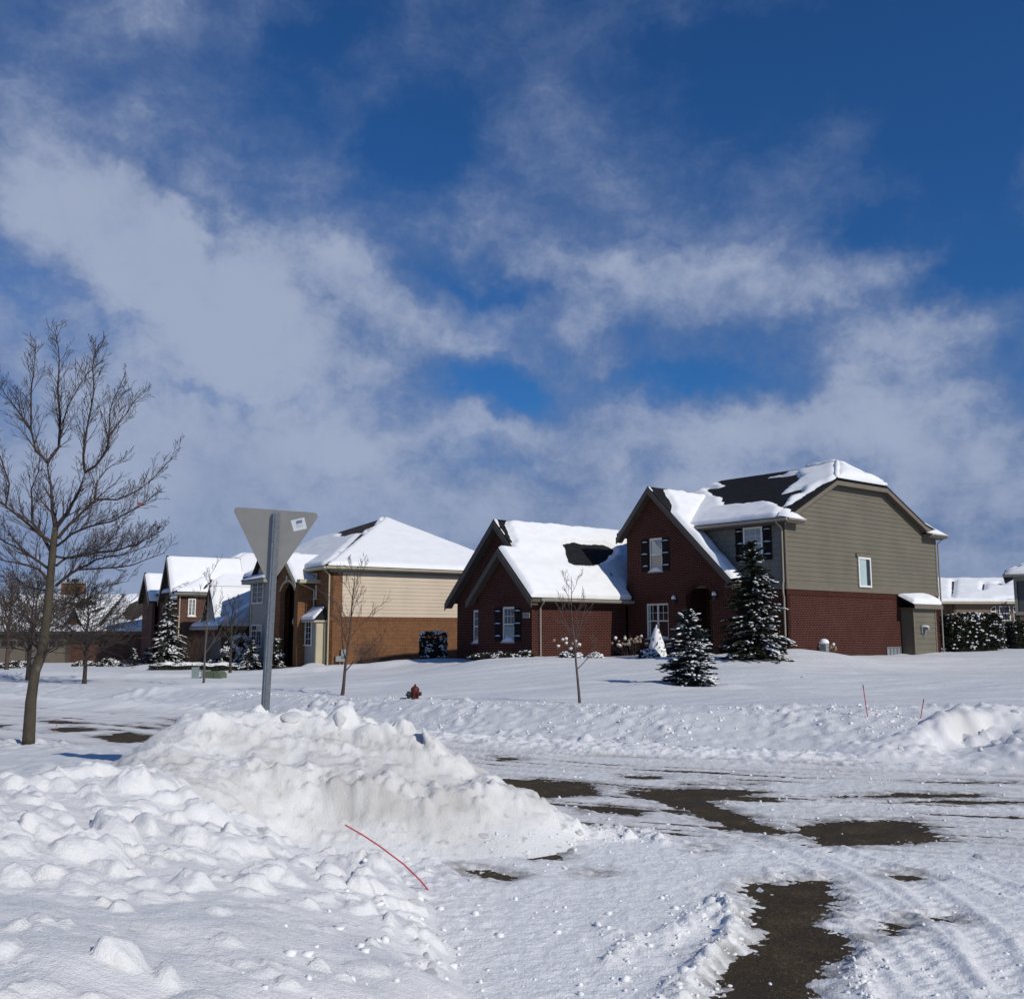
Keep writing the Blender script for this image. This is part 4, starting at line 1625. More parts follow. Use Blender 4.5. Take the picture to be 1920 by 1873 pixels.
def arch_poly(cx, half, z0, z_spring, rise, k=14):
    Rr = (half * half + rise * rise) / (2 * rise)
    zc = z_spring + rise - Rr
    a0 = math.asin(min(1, half / Rr))
    if rise > half:
        a0 = math.pi - a0
    pts = [(cx - half, z0)]
    for i in range(k + 1):
        t = -a0 + 2 * a0 * i / k
        pts.append((cx + Rr * math.sin(t), zc + Rr * math.cos(t)))
    pts.append((cx + half, z0))
    return pts


def rect(a0, a1, z0, z1):
    return [(a0, z0), (a1, z0), (a1, z1), (a0, z1)]


def plane_axes(pts):
    P = [Vector(p) for p in pts]
    n = Vector((0, 0, 0))
    for i in range(len(P)):
        n += P[i].cross(P[(i + 1) % len(P)])
    n.normalize()
    if n.z < 0:
        n = -n
    u = Vector((0, 0, 1)).cross(n)
    u = u.normalized() if u.length > 1e-6 else Vector((1, 0, 0))
    v = n.cross(u)
    return P[0], u, v, n


def roof_slope(H, pts, mat, name='roof', thick=0.14):
    mb = MB()
    o, u, v, n = plane_axes(pts)
    mb.slab(pts, -n * thick)
    ob = H.part(mb, name, mat)
    # uv in the plane of the slope so that the shingle rows follow it
    me = ob.data
    uvl = me.uv_layers['uv']
    for lp in me.loops:
        c = Vector(me.vertices[lp.vertex_index].co) + Vector((0, 0, H.base)) - o
        uvl.data[lp.index].uv = (c.dot(u), c.dot(v))
    return ob


def roof_snow(H, pts, t, parent, holes_px=(), step=0.13, seed=0, edge=0.26, rough=0.25, name='roof_snow', skip=(), hole_noise=0.12):
    """blanket over a roof slope; holes are traced where the shingles show"""
    o, u, v, n = plane_axes(pts)
    poly = [((Vector(p) - o).dot(u), (Vector(p) - o).dot(v)) for p in pts]
    holes = []
    for hp in holes_px:
        q = [H.plane(x, y, o + n * t * 0.5, n) for x, y in hp]
        holes.append([((w - o).dot(u), (w - o).dot(v)) for w in q])
    x0, x1 = min(p[0] for p in poly), max(p[0] for p in poly)
    y0, y1 = min(p[1] for p in poly), max(p[1] for p in poly)
    xs = np.linspace(x0 - step, x1 + step, int((x1 - x0) / step) + 4)
    ys = np.linspace(y0 - step, y1 + step, int((y1 - y0) / step) + 4)
    X, Y = np.meshgrid(xs, ys)
    d = -sdf_poly(X, Y, poly)
    inside = d > 0
    # snap outer vertices onto the outline
    best = np.full(X.shape, 1e18)
    SX, SY = X.copy(), Y.copy()
    for i in range(len(poly)):
        ax, ay = poly[i]
        bx, by = poly[i - 1]
        ex, ey = bx - ax, by - ay
        tt = np.clip(((X - ax) * ex + (Y - ay) * ey) / (ex * ex + ey * ey), 0, 1)
        qx, qy = ax + ex * tt, ay + ey * tt
        dd = (X - qx) ** 2 + (Y - qy) ** 2
        m = dd < best
        best = np.where(m, dd, best)
        SX, SY = np.where(m, qx, SX), np.where(m, qy, SY)
    near = inside & (d < step * 0.35)
    mv = (~inside) | near
    X2, Y2 = np.where(mv, SX, X), np.where(mv, SY, Y)
    d2 = np.where(mv, 0, d)
    prof = np.sqrt(np.clip(1 - (1 - np.clip(d2 / edge, 0, 1)) ** 2, 0, 1))
    nz = fbm(X2 * 0.55, Y2 * 0.9, 4, 400 + seed)
    h = t * prof * (1 + rough * nz * 1.6)
    for hp in holes:
        sd = sdf_poly(X2, Y2, hp) + hole_noise * fbm(X2 * 1.6, Y2 * 2.4, 4, 430 + seed, 0.6)
        h = h * smooth(-0.02, 0.30, sd) - 0.03 * smooth(0.05, -0.05, sd)
    h = h - np.where(mv, 0.015, 0.0)
    V = (np.array(o)[None, None] + X2[..., None] * np.array(u) + Y2[..., None] * np.array(v) + h[..., None] * np.array(n)).reshape(-1, 3)
    V[:, 2] -= H.base
    Fc = grid_faces(len(xs), len(ys))
    Fc = Fc[inside.reshape(-1)[Fc].any(1)]
    used = np.zeros(len(V), bool)
    used[Fc.ravel()] = True
    idx = np.cumsum(used) - 1
    me = np_mesh(name, V[used], idx[Fc], True)
    me.materials.append(M_snow_roof)
    return link(bpy.data.objects.new(name, me), parent)


def board(H, p, q, w, h, mat, name, parent=None, nrm=(0, -1, 0)):
    """fascia or rake board from p to q, hanging h below the line, w thick towards nrm"""
    mb = MB()
    p, q, nn = Vector(p), Vector(q), Vector(nrm)
    dn = Vector((0, 0, -h))
    mb.slab([p, q, q + dn, p + dn], nn * w)
    return H.part(mb, name, mat, parent)


def gutter(H, p, q, mat, parent=None, nrm=(0, -1, 0), s=0.11):
    p, q, nn = Vector(p), Vector(q), Vector(nrm)
    mb = MB()
    prof = [(0, 0), (s, 0.01), (s * 0.95, -s * 0.45), (s * 0.7, -s), (0, -s)]
    a = [p + nn * x + Vector((0, 0, z)) for x, z in prof]
    mb.slab(a, q - p)
    return H.part(mb, 'gutter', mat, parent)


def downspout(H, pts, mat, r=0.045):
    mb = MB()
    mb.tube(pts, r, 6)
    return H.part(mb, 'downspout', mat)


# =================================================================== the red brick corner house
H1 = House('brick_house', 1478, 42.0, -50.0, 1.2, 'dark red brick house with olive siding and black shuttered windows on the corner lot')
BT = 4.16                                                    # top of the brick
# --- side wall facing the street
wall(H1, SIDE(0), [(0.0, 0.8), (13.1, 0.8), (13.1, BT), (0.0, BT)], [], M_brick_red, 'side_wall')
sc = MB(); fbox(sc, SIDE(0), 0.0, 13.1, BT - 0.24, BT - 0.02, 0.001, 0.012); H1.part(sc, 'soldier_course', M_sold_red)
bd = MB(); fbox(bd, SIDE(0), -0.02, 13.12, BT, BT + 0.19, -0.05, 0.05); H1.part(bd, 'band_board', M_trim_ol)


def z_front(y): return 7.19 + 0.50 * (y + 0.45)
def z_back(y): return 10.31 - 0.445 * (y - 5.8) if y < 11.6 else 7.73 - 0.226 * (y - 11.6)


gable = [(0.0, BT + 0.19), (13.1, BT + 0.19), (13.1, 7.28), (11.6, 7.6), (8.0, 9.16), (3.75, 9.16), (0.0, 7.28)]
siding(H1, SIDE(0), gable, 0.205, M_sid_olive)
for ya in (-0.02, 13.0):
    cb = MB(); fbox(cb, SIDE(0), ya, ya + 0.12, BT + 0.19, 7.2, 0.0, 0.035); H1.part(cb, 'corner_board', M_trim_ol)
(wy0, wz1), (wy1, wz0) = H1.side(1606, 1044), H1.side(1632, 1102)
window(H1, SIDE(0), wy0, wy1, wz0, wz1, 0.035, 1, False, frame=0.09, curtain=[(0.0, 0.72)])
hd = MB(); fbox(hd, SIDE(0), wy0 - 0.12, wy1 + 0.12, wz1 + 0.005, wz1 + 0.16, 0.03, 0.09); H1.part(hd, 'window_head', M_trim_ol)
# --- other walls of the main block
wall(H1, FRONT(0), [(-3.0, 0.8), (0.0, 0.8), (0.0, BT), (-3.0, BT)], [], M_brick_red, 'front_wall')
bd = MB(); fbox(bd, FRONT(0), -3.2, 0.03, BT, BT + 0.19, -0.05, 0.05); H1.part(bd, 'band_board', M_trim_ol)
siding(H1, FRONT(0), [(-9.0, BT + 0.19), (0.0, BT + 0.19), (0.0, 7.12), (-9.0, 7.12)], 0.26, M_shake, 0.03)
cb = MB(); fbox(cb, FRONT(0), -0.20, 0.02, BT + 0.19, 7.12, 0.0, 0.045); H1.part(cb, 'corner_board', M_trim_br)
fr = MB(); fbox(fr, FRONT(0), -5.0, 0.0, 6.93, 7.12, 0.0, 0.05); H1.part(fr, 'frieze_board', M_trim_br)
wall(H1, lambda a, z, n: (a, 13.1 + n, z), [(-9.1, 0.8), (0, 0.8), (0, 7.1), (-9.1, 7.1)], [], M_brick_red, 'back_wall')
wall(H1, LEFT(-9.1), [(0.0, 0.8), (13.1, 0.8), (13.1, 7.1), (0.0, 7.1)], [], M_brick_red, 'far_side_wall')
# --- main roof: front slope, back slope, clipped end, hip at the far end
fs_ = [(0.32, -0.45, z_front(-0.45)), (0.32, 3.72, z_front(3.72)), (-0.9, 5.8, 10.31), (-7.8, 5.8, 10.31), (-9.5, -0.45, z_front(-0.45))]
r = roof_slope(H1, fs_, M_shingle_bk)
roof_snow(H1, fs_, 0.17, r, holes_px=[
    [(1326, 915), (1350, 912), (1365, 905), (1440, 894), (1490, 888), (1500, 896), (1480, 910), (1462, 925), (1500, 915), (1505, 921), (1476, 932), (1466, 948), (1440, 938), (1402, 942), (1357, 946), (1352, 931), (1334, 925)],
    [(1360, 909), (1540, 872), (1548, 866), (1340, 900)],
    [(1465, 962), (1520, 932), (1560, 905), (1566, 896), (1540, 906), (1490, 938), (1470, 948)]], seed=1, step=0.12)
bs_ = [(0.32, 8.05, z_back(8.05)), (0.32, 11.6, z_back(11.6)), (-9.5, 11.6, z_back(11.6)), (-7.8, 5.8, 10.31), (-0.9, 5.8, 10.31)]
r = roof_slope(H1, bs_, M_shingle_bk); roof_snow(H1, bs_, 0.16, r, seed=2, step=0.25)
bs2 = [(0.32, 11.6, z_back(11.6)), (0.32, 13.5, z_back(13.5)), (-9.5, 13.5, z_back(13.5)), (-9.5, 11.6, z_back(11.6))]
r = roof_slope(H1, bs2, M_shingle_bk); roof_snow(H1, bs2, 0.16, r, seed=3, step=0.2)
cs_ = [(0.34, 3.72, z_front(3.72) + 0.005), (0.34, 8.05, z_back(8.05) + 0.005), (-0.9, 5.8, 10.315)]
r = roof_slope(H1, cs_, M_shingle_bk); roof_snow(H1, cs_, 0.26, r, seed=4, step=0.10, edge=0.5)
hs_ = [(-9.5, -0.45, z_front(-0.45)), (-7.8, 5.8, 10.31), (-9.5, 11.6, z_back(11.6))]
r = roof_slope(H1, hs_, M_shingle_bk)
for (p, q) in [((0.30, 3.72, z_front(3.72) + 0.05), (-0.9, 5.8, 10.42)), ((-0.9, 5.8, 10.42), (0.30, 8.05, z_back(8.05) + 0.05)), ((-0.9, 5.8, 10.42), (-2.6, 5.8, 10.38))]:
    mb = MB()
    p, q = Vector(p), Vector(q)
    mb.tube([p.lerp(q, i / 9) + Vector((0, 0, 0.03 * math.sin(i * 2.1))) for i in range(10)], [0.05] + [0.115 + 0.02 * math.sin(i * 1.7) for i in range(8)] + [0.09], 10)
    H1.part(mb, 'hip_snow', M_snow_roof, r, True)
# rake boards and cornice returns on the side gable
for (p, q) in [((0.32, -0.45, z_front(-0.45) - 0.13), (0.32, 3.72, z_front(3.72) - 0.13)), ((0.32, 3.72, z_front(3.72) - 0.13), (0.32, 8.05, z_back(8.05) - 0.13)),
               ((0.32, 8.05, z_back(8.05) - 0.13), (0.32, 11.6, z_back(11.6) - 0.13)), ((0.32, 11.6, z_back(11.6) - 0.13), (0.32, 13.3, z_back(13.3) - 0.13))]:
    board(H1, p, q, 0.03, 0.20, M_trim_ol, 'rake_board', None, (1, 0, 0))
    sf = MB(); sf.slab([Vector(p) + Vector((0, 0, -0.16)), Vector(q) + Vector((0, 0, -0.16)), Vector((0.0, q[1], q[2] - 0.16)), Vector((0.0, p[1], p[2] - 0.16))], (0, 0, -0.02)); H1.part(sf, 'soffit', M_trim_br)
for (ya, yb, zt, cap) in [(-0.45, 0.85, 7.13, 0.50), (11.75, 13.5, 7.24, 0.42)]:
    mb = MB(); mb.box(0.0, 0.46, ya, yb, zt - 0.16, zt); rr = H1.part(mb, 'cornice_return', M_trim_ol)
    g = MB(); g.tube([(0.50, ya, zt - 0.03), (0.50, yb, zt - 0.03)], 0.06, 8); H1.part(g, 'gutter', M_gutter, rr)
    K, J = 12, 8
    vs, f2 = [], []
    for j in range(J):
        for i in range(K):
            s, tt = i / (K - 1), j / (J - 1)
            hgt = cap * max(0, math.sin(math.pi * min(0.98, max(0.02, s))) ** 0.5) * max(0, 1 - tt ** 1.5)
            vs.append((0.02 + 0.56 * tt, ya - 0.03 + (yb - ya + 0.06) * s, zt + hgt - 0.004))
    for j in range(J - 1):
        for i in range(K - 1):
            a = j * K + i
            f2.append((a, a + K, a + K + 1, a + 1))
    m2 = MB(); m2.add(vs, f2); H1.part(m2, 'return_snow', M_snow_roof, rr, True)
# eave along the front
ez = z_front(-0.45) - 0.10
fas = board(H1, (-5.2, -0.45, ez + 0.02), (0.46, -0.45, ez + 0.02), 0.03, 0.18, M_trim_br, 'fascia')
sf = MB(); sf.box(-5.2, 0.3, -0.44, -0.02, 7.04, 7.07); H1.part(sf, 'soffit', M_trim_br)
gutter(H1, (-5.05, -0.48, ez + 0.04), (0.50, -0.48, ez + 0.04), M_gutter)
gutter(H1, (0.3, 13.55, 7.22), (-9.5, 13.55, 7.22), M_gutter, None, (0, 1, 0))
downspout(H1, [(-0.06, -0.52, 7.05), (-0.06, -0.45, 6.95), (-0.08, -0.09, 6.75), (-0.08, -0.09, 4.5), (-0.08, -0.14, 4.3), (-0.08, -0.14, 4.0), (-0.08, -0.09, 3.8), (-0.08, -0.09, 1.3)], M_gutter)
downspout(H1, [(0.20, 13.5, 7.1), (0.08, 13.22, 6.85), (0.06, 13.22, 1.1)], M_gutter)
# --- brick gable with the arched entry
GY = -0.5
(u0, uz1), (u1, uz0) = H1.front(1216, 1010, GY), H1.front(1242, 1070, GY)
(l0, lz1), (l1, lz0) = H1.front(1211, 1132, GY), H1.front(1254, 1197, GY)
ent = arch_poly(-4.35, 0.74, 0.8, 4.02, 0.46)
gab = [(-8.75, 0.8), (-2.3, 0.8), (-2.3, 4.55), (-2.55, 4.78), (-6.95, 9.08), (-8.75, 7.1)]
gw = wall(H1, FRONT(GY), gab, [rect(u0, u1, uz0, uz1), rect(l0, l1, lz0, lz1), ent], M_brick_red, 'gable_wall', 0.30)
wall(H1, SIDE(-2.3), [(GY + 0.01, 0.8), (0.0, 0.8), (0.0, 4.5), (GY + 0.01, 4.5)], [], M_brick_red, 'return_wall')
wall(H1, LEFT(-8.75), [(GY + 0.31, 0.8), (3.0, 0.8), (3.0, 7.0), (GY + 0.31, 7.0)], [], M_brick_red, 'far_return_wall')
arch_ring(H1, FRONT(GY), -4.35, 0.78, 4.02, 0.48, 0.24, M_brick_red, gw, nb=21)
arch_ring(H1, FRONT(GY), (u0 + u1) / 2, (u1 - u0) / 2 + 0.08, uz1 + 0.06, 0.12, 0.24, M_brick_red, gw, nb=13)
arch_ring(H1, FRONT(GY), (l0 + l1) / 2, (l1 - l0) / 2 + 0.08, lz1 + 0.06, 0.16, 0.24, M_brick_red, gw, nb=19)
window(H1, FRONT(GY), u0, u1, uz0, uz1, -0.12, 1, True, blind=(0.48, 1.0), sill=0.16, snow=0.20, recess=1, frame=0.08)
shutter(H1, FRONT(GY), u0 - 0.46, u0 - 0.03, uz0 + 0.0, uz1 - 0.02)
shutter(H1, FRONT(GY), u1 + 0.03, u1 + 0.46, uz0 + 0.0, uz1 - 0.02)
window(H1, FRONT(GY), l0, l1, lz0, lz1, -0.12, 2, True, grid=(2, 2), grid_top_only=True, sill=0.16, snow=0.14, recess=1, frame=0.08, curtain=[(0.02, 0.10)])
# recessed porch with door
mb = MB(); mb.box(-5.3, -3.4, 1.2, 1.3, 0.8, 5.0); mb.box(-5.4, -5.3, -0.2, 1.3, 0.8, 5.0); mb.box(-3.4, -3.3, -0.2, 1.3, 0.8, 5.0); H1.part(mb, 'porch_lining', M_brick_red)
mb = MB(); mb.box(-5.3, -3.4, -0.2, 1.2, 4.6, 4.7); H1.part(mb, 'porch_ceiling', M_trim_br)
mb = MB(); mb.box(-5.3, -3.4, -0.45, 1.2, 0.9, 1.45); H1.part(mb, 'porch_floor', M_stone)
mb = MB(); mb.box(-4.55, -3.60, 1.13, 1.19, 1.46, 3.85)
for (pz0, pz1) in [(1.6, 2.2), (2.3, 3.0), (3.1, 3.7)]:
    for (pa, pb) in [(-4.45, -4.12), (-4.03, -3.70)]:
        mb.box(pa, pb, 1.11, 1.135, pz0, pz1)
dr = H1.part(mb, 'front_door', M_door)
mb = MB(); mb.tube([(-4.47, 1.09, 2.4), (-4.47, 1.05, 2.42), (-4.47, 1.05, 2.62), (-4.47, 1.09, 2.64)], 0.015, 6); H1.part(mb, 'handle', M_lamp, dr)
window(H1, FRONT(1.17), -4.98, -4.66, 1.5, 3.85, 0.0, 1, False, grid=(1, 5), frame=0.05, mat=M_trim_ol, name='sidelight')
# coach lamps
for px, py in [(1267, 1126), (1343, 1119)]:
    a, z = H1.front(px, py, GY)
    mb = MB(); mb.box(a - 0.05, a + 0.05, GY - 0.06, GY - 0.001, z - 0.05, z + 0.12)
    mb.lathe([(0.045, -0.22), (0.09, 0.05), (0.105, 0.06), (0.02, 0.16)], 6, a, GY - 0.15, z)
    mb.tube([(a, GY - 0.05, z + 0.09), (a, GY - 0.15, z + 0.17)], 0.012, 5)
    lm = H1.part(mb, 'coach_lamp', M_lamp)
    sn = MB(); sn.lathe([(0.11, 0.065), (0.10, 0.13), (0.07, 0.20), (0.02, 0.24)], 8, a, GY - 0.15, z); H1.part(sn, 'lamp_snow', M_snow_roof, lm, True)
# gable roof, long slope to the right
gr = [(-2.15, -0.92, 4.60), (-6.95, -0.92, 9.26), (-6.95, 3.6, 9.26), (-4.85, -0.45, 7.22), (-4.85, -0.01, 7.22), (-2.15, -0.01, 4.60)]
r = roof_slope(H1, gr, M_shingle_bk)
roof_snow(H1, gr, 0.19, r, holes_px=[[(1222, 911), (1245, 913), (1250, 925), (1262, 945), (1258, 958), (1240, 938)], [(1225, 910), (1320, 925), (1318, 922), (1226, 906)]], seed=5, step=0.085, edge=0.24, hole_noise=0.08)
gl_ = [(-9.02, -0.92, 7.02), (-6.95, -0.92, 9.26), (-6.95, 3.6, 9.26), (-9.02, 3.6, 7.02)]
r = roof_slope(H1, gl_, M_shingle_bk); roof_snow(H1, gl_, 0.12, r, seed=6, step=0.2)
for (p, q) in [((-9.06, -0.92, 6.92), (-6.95, -0.92, 9.19)), ((-6.95, -0.92, 9.19), (-2.10, -0.92, 4.48))]:
    board(H1, p, q, 0.04, 0.30, M_trim_br, 'rake_board')
    sf = MB(); sf.slab([Vector(p) + Vector((0, 0, -0.20)), Vector(q) + Vector((0, 0, -0.20)), Vector((q[0], GY - 0.01, q[2] - 0.20)), Vector((p[0], GY - 0.01, p[2] - 0.20))], (0, 0, -0.02)); H1.part(sf, 'soffit', M_trim_br)
mb = MB(); mb.box(-2.55, -2.08, -0.90, -0.02, 4.28, 4.46); H1.part(mb, 'eave_box', M_trim_br)
# upper window in the shake wall
(s0, sz1), (s1, sz0) = H1.front(1395, 988, 0), H1.front(1433, 1050, 0)
window(H1, FRONT(0), s0, s1, sz0, min(sz1, 6.92), 0.04, 1, True, grid=(3, 2), grid_top_only=True, blind=(0.0, 1.0), sill=0.10, frame=0.08)
shutter(H1, FRONT(0), s0 - 0.44, s0 - 0.02, sz0, min(sz1, 6.9), 0.04)
shutter(H1, FRONT(0), s1 + 0.02, s1 + 0.44, sz0, min(sz1, 6.9), 0.04)
# --- fireplace bump-out on the side
mb = MB(); mb.box(0.01, 0.62, 9.3, 11.45, 0.8, 3.5); bo = H1.part(mb, 'bump_out', M_sid_olive)
siding(H1, SIDE(0.62), rect(9.38, 11.37, 1.0, 3.5), 0.26, M_sid_olive, 0.02, parent=bo)
siding(H1, FRONT(9.3), rect(0.02, 0.56, 1.0, 3.5), 0.26, M_sid_olive, 0.02, parent=bo)
for y in (9.27, 11.37):
    cb = MB(); cb.box(0.60, 0.66, y, y + 0.10, 0.8, 3.5); H1.part(cb, 'corner_board', M_trim_ol, bo)
br_ = [(0.86, 9.0, 3.68), (0.86, 11.75, 3.68), (0.02, 11.75, 4.12), (0.02, 9.0, 4.12)]
r = roof_slope(H1, br_, M_shingle_bk, 'bump_out_roof', 0.10); roof_snow(H1, br_, 0.22, r, seed=7, step=0.07, edge=0.3, name='bump_out_snow')
board(H1, (0.87, 9.0, 3.66), (0.87, 11.75, 3.66), 0.03, 0.20, M_trim_ol, 'fascia', None, (1, 0, 0))
sf = MB(); sf.box(0.05, 0.85, 9.02, 11.73, 3.46, 3.52); H1.part(sf, 'soffit', M_trim_br)
yy, zz_ = H1.side(1731, 1180, 0.66)
mb = MB(); mb.box(0.645, 0.70, yy - 0.20, yy + 0.20, zz_ - 0.20, zz_ + 0.20); vt = H1.part(mb, 'flue_vent', M_galv)
mb = MB(); mb.box(0.70, 0.95, yy - 0.10, yy + 0.10, zz_ - 0.02, zz_ + 0.12); mb.tube([(0.75, yy, zz_ + 0.1), (0.75, yy, zz_ - 0.34)], 0.03, 6); H1.part(mb, 'vent_cap', M_galv, vt)
snow_cap(H1, SIDE(0), yy - 0.11, yy + 0.11, zz_ + 0.12, 0.70, 0.96, 0.09, vt, 'vent_snow')
# basement window grille, tap and meter along the foot of the side wall
(g0, gz1_), (g1, gz0_) = H1.side(1662, 1213), H1.side(1688, 1224)
mb = MB()
for k in range(5):
    t = k / 4
    mb.box(0.01, 0.05, g0 + (g1 - g0) * t - 0.02, g0 + (g1 - g0) * t + 0.02, gz0_ - 0.2, gz1_)
mb.box(0.01, 0.05, g0, g1, gz1_ - 0.04, gz1_); mb.box(0.005, 0.015, g0, g1, gz0_ - 0.2, gz1_)
H1.part(mb, 'window_well', M_galv)
# --- garage wing
WX = -8.88


def z_wr(x): return 3.88 + (-8.43 - x) * 1.0


(w0, wz1_), (w1, wz0_) = H1.front(941, 1138, -6.6), H1.front(964, 1203, -6.6)
(v0, vz1), (v1, vz0) = H1.front(886, 1144, -5.6), H1.front(902, 1205, -5.6)
inner = [(-12.78, 0.7), (WX, 0.7), (WX, 4.18), (-10.83, 6.13), (-12.78, 4.18)]
iw = wall(H1, FRONT(-6.6), inner, [rect(w0, w1, wz0_, wz1_)], M_brick_red, 'wing_gable_wall', 0.30)
outer = [(-15.78, 0.5), (-12.0, 0.5), (-12.0, 7.3), (-12.33, 7.63), (-15.78, 4.18)]
ow = wall(H1, FRONT(-5.6), outer, [rect(v0, v1 + 0.35, vz0, vz1)], M_brick_red, 'wing_outer_wall', 0.30)
wall(H1, FRONT(-5.61), [(-12.0, 5.2), (-10.2, 5.5), (-12.0, 7.3)], [], M_brick_red, 'wing_peak_wall', 0.28)
wall(H1, LEFT(-12.78), [(-6.3, 0.7), (-5.6, 0.7), (-5.6, 4.1), (-6.3, 4.1)], [], M_brick_red, 'wing_return_wall')
sw_ = wall(H1, SIDE(WX), [(-6.29, 0.7), (-0.5, 0.7), (-0.5, 4.05), (-6.29, 4.05)], [], M_brick_red, 'wing_side_wall')
sc = MB(); fbox(sc, SIDE(WX), -6.59, -0.5, 3.56, 3.78, 0.001, 0.012); H1.part(sc, 'soldier_course', M_sold_red)
ff = MB(); fbox(ff, SIDE(WX), -6.59, -0.5, 3.785, 4.0, 0.001, 0.03); H1.part(ff, 'frieze_board', M_trim_br)
wall(H1, LEFT(-15.78), [(-5.3, 0.5), (6, 0.5), (6, 4.1), (-5.3, 4.1)], [], M_brick_red, 'wing_far_wall')
wall(H1, lambda a, z, n: (a, 6 + n, z), [(-15.78, 0.5), (-9.1, 0.5), (-9.1, 4.4), (-12.33, 7.6), (-15.78, 4.1)], [], M_brick_red, 'wing_back_wall')
arch_ring(H1, FRONT(-6.6), (w0 + w1) / 2, (w1 - w0) / 2 + 0.08, wz1_ + 0.05, 0.16, 0.26, M_brick_red, iw, nb=15)
arch_ring(H1, FRONT(-5.6), (v0 + v1 + 0.35) / 2, (v1 + 0.35 - v0) / 2 + 0.05, vz1 + 0.05, 0.16, 0.26, M_brick_red, ow, nb=15)
window(H1, FRONT(-6.6), w0, w1, wz0_, wz1_, -0.12, 1, True, grid=(3, 2), grid_top_only=True, sill=0.16, snow=0.22, recess=1, frame=0.09, blind=(0.0, 0.5))
window(H1, FRONT(-5.6), v0, v1 + 0.35, vz0, vz1, -0.12, 1, True, grid=(3, 2), grid_top_only=True, sill=0.16, snow=0.20, recess=1, frame=0.09)
shutter(H1, FRONT(-6.6), w0 - 0.50, w0 - 0.04, wz0_, wz1_ - 0.05)
shutter(H1, FRONT(-6.6), w1 + 0.04, w1 + 0.50, wz0_, wz1_ - 0.05)
# wing roof: the slope facing the street (stepped at the front where the lower gable juts out)
wr = [(-8.43, -7.0, z_wr(-8.43)), (-8.43, -0.52, z_wr(-8.43)), (-8.86, -0.52, z_wr(-8.86)), (-9.11, 0.0, z_wr(-9.11)), (-9.11, 6.3, z_wr(-9.11)), (-12.33, 6.3, z_wr(-12.33)), (-12.33, -6.05, z_wr(-12.33)), (-10.83, -6.05, z_wr(-10.83)), (-10.83, -7.0, z_wr(-10.83))]
r = roof_slope(H1, wr, M_shingle_bk)
roof_snow(H1, wr, 0.22, r, holes_px=[[(1056, 1018), (1075, 1014), (1105, 1019), (1132, 1018), (1152, 1029), (1142, 1044), (1126, 1055), (1105, 1058), (1070, 1056), (1066, 1040)],
                                     [(935, 970), (950, 972), (948, 980), (962, 1014), (955, 1014), (940, 985)], [(950, 971), (1170, 991), (1170, 986), (950, 966)]], seed=8, step=0.10, edge=0.28, hole_noise=0.10)
wl_ = [(-12.33, -6.05, z_wr(-12.33)), (-12.33, 6.3, z_wr(-12.33)), (-16.22, 6.3, 3.89), (-16.22, -6.05, 3.89)]
r = roof_slope(H1, wl_, M_shingle_bk); roof_snow(H1, wl_, 0.16, r, seed=9, step=0.25)
wi_ = [(-10.83, -7.0, z_wr(-10.83)), (-10.83, -5.5, z_wr(-10.83)), (-13.20, -5.5, 3.91), (-13.20, -7.0, 3.91)]
r = roof_slope(H1, wi_, M_shingle_bk); roof_snow(H1, wi_, 0.12, r, seed=10, step=0.15)
for (p, q, yb) in [((-8.43, -7.0, 3.78), (-10.83, -7.0, 6.18), -6.6), ((-10.83, -7.0, 6.18), (-13.22, -7.0, 3.80), -6.6), ((-10.9, -6.05, 6.25), (-12.33, -6.05, 7.68), -5.6), ((-12.33, -6.05, 7.68), (-16.24, -6.05, 3.78), -5.6)]:
    board(H1, p, q, 0.04, 0.34, M_trim_br, 'rake_board')
    sf = MB(); sf.slab([Vector(p) + Vector((0, 0, -0.22)), Vector(q) + Vector((0, 0, -0.22)), Vector((q[0], yb - 0.01, q[2] - 0.22)), Vector((p[0], yb - 0.01, p[2] - 0.22))], (0, 0, -0.02)); H1.part(sf, 'soffit', M_trim_br)
board(H1, (-8.43, -7.0, 3.84), (-8.43, -0.5, 3.84), 0.03, 0.16, M_trim_br, 'fascia', None, (1, 0, 0))
sf = MB(); sf.box(-8.86, -8.44, -6.98, -0.52, 3.66, 3.70); H1.part(sf, 'soffit', M_trim_br)
gutter(H1, (-8.40, -6.5, 3.84), (-8.40, -0.42, 3.84), M_gutter, None, (1, 0, 0), 0.12)
downspout(H1, [(-8.34, -6.35, 3.72), (-8.45, -6.3, 3.62), (-8.80, -6.15, 3.42), (-8.80, -6.15, 1.2)], M_gutter)
# small cricket where the wing meets the tall gable
ck = [(-8.82, -0.95, 4.35), (-8.82, -0.51, 4.35), (-9.35, -0.51, 5.25), (-9.35, -0.95, 5.25)]
board(H1, (-8.80, -0.98, 4.30), (-9.4, -0.98, 5.25), 0.04, 0.16, M_trim_br, 'rake_board')
# number stone (house number cut in a pale block)
(n0_, nz1_), (n1_, nz0_) = H1.front(981, 1148.5, -6.6), H1.front(993.5, 1158.5, -6.6)
mb = MB(); fbox(mb, FRONT(-6.6), n0_, n1_, nz0_, nz1_, 0.001, 0.035); ns = H1.part(mb, 'number_stone', M_stone)


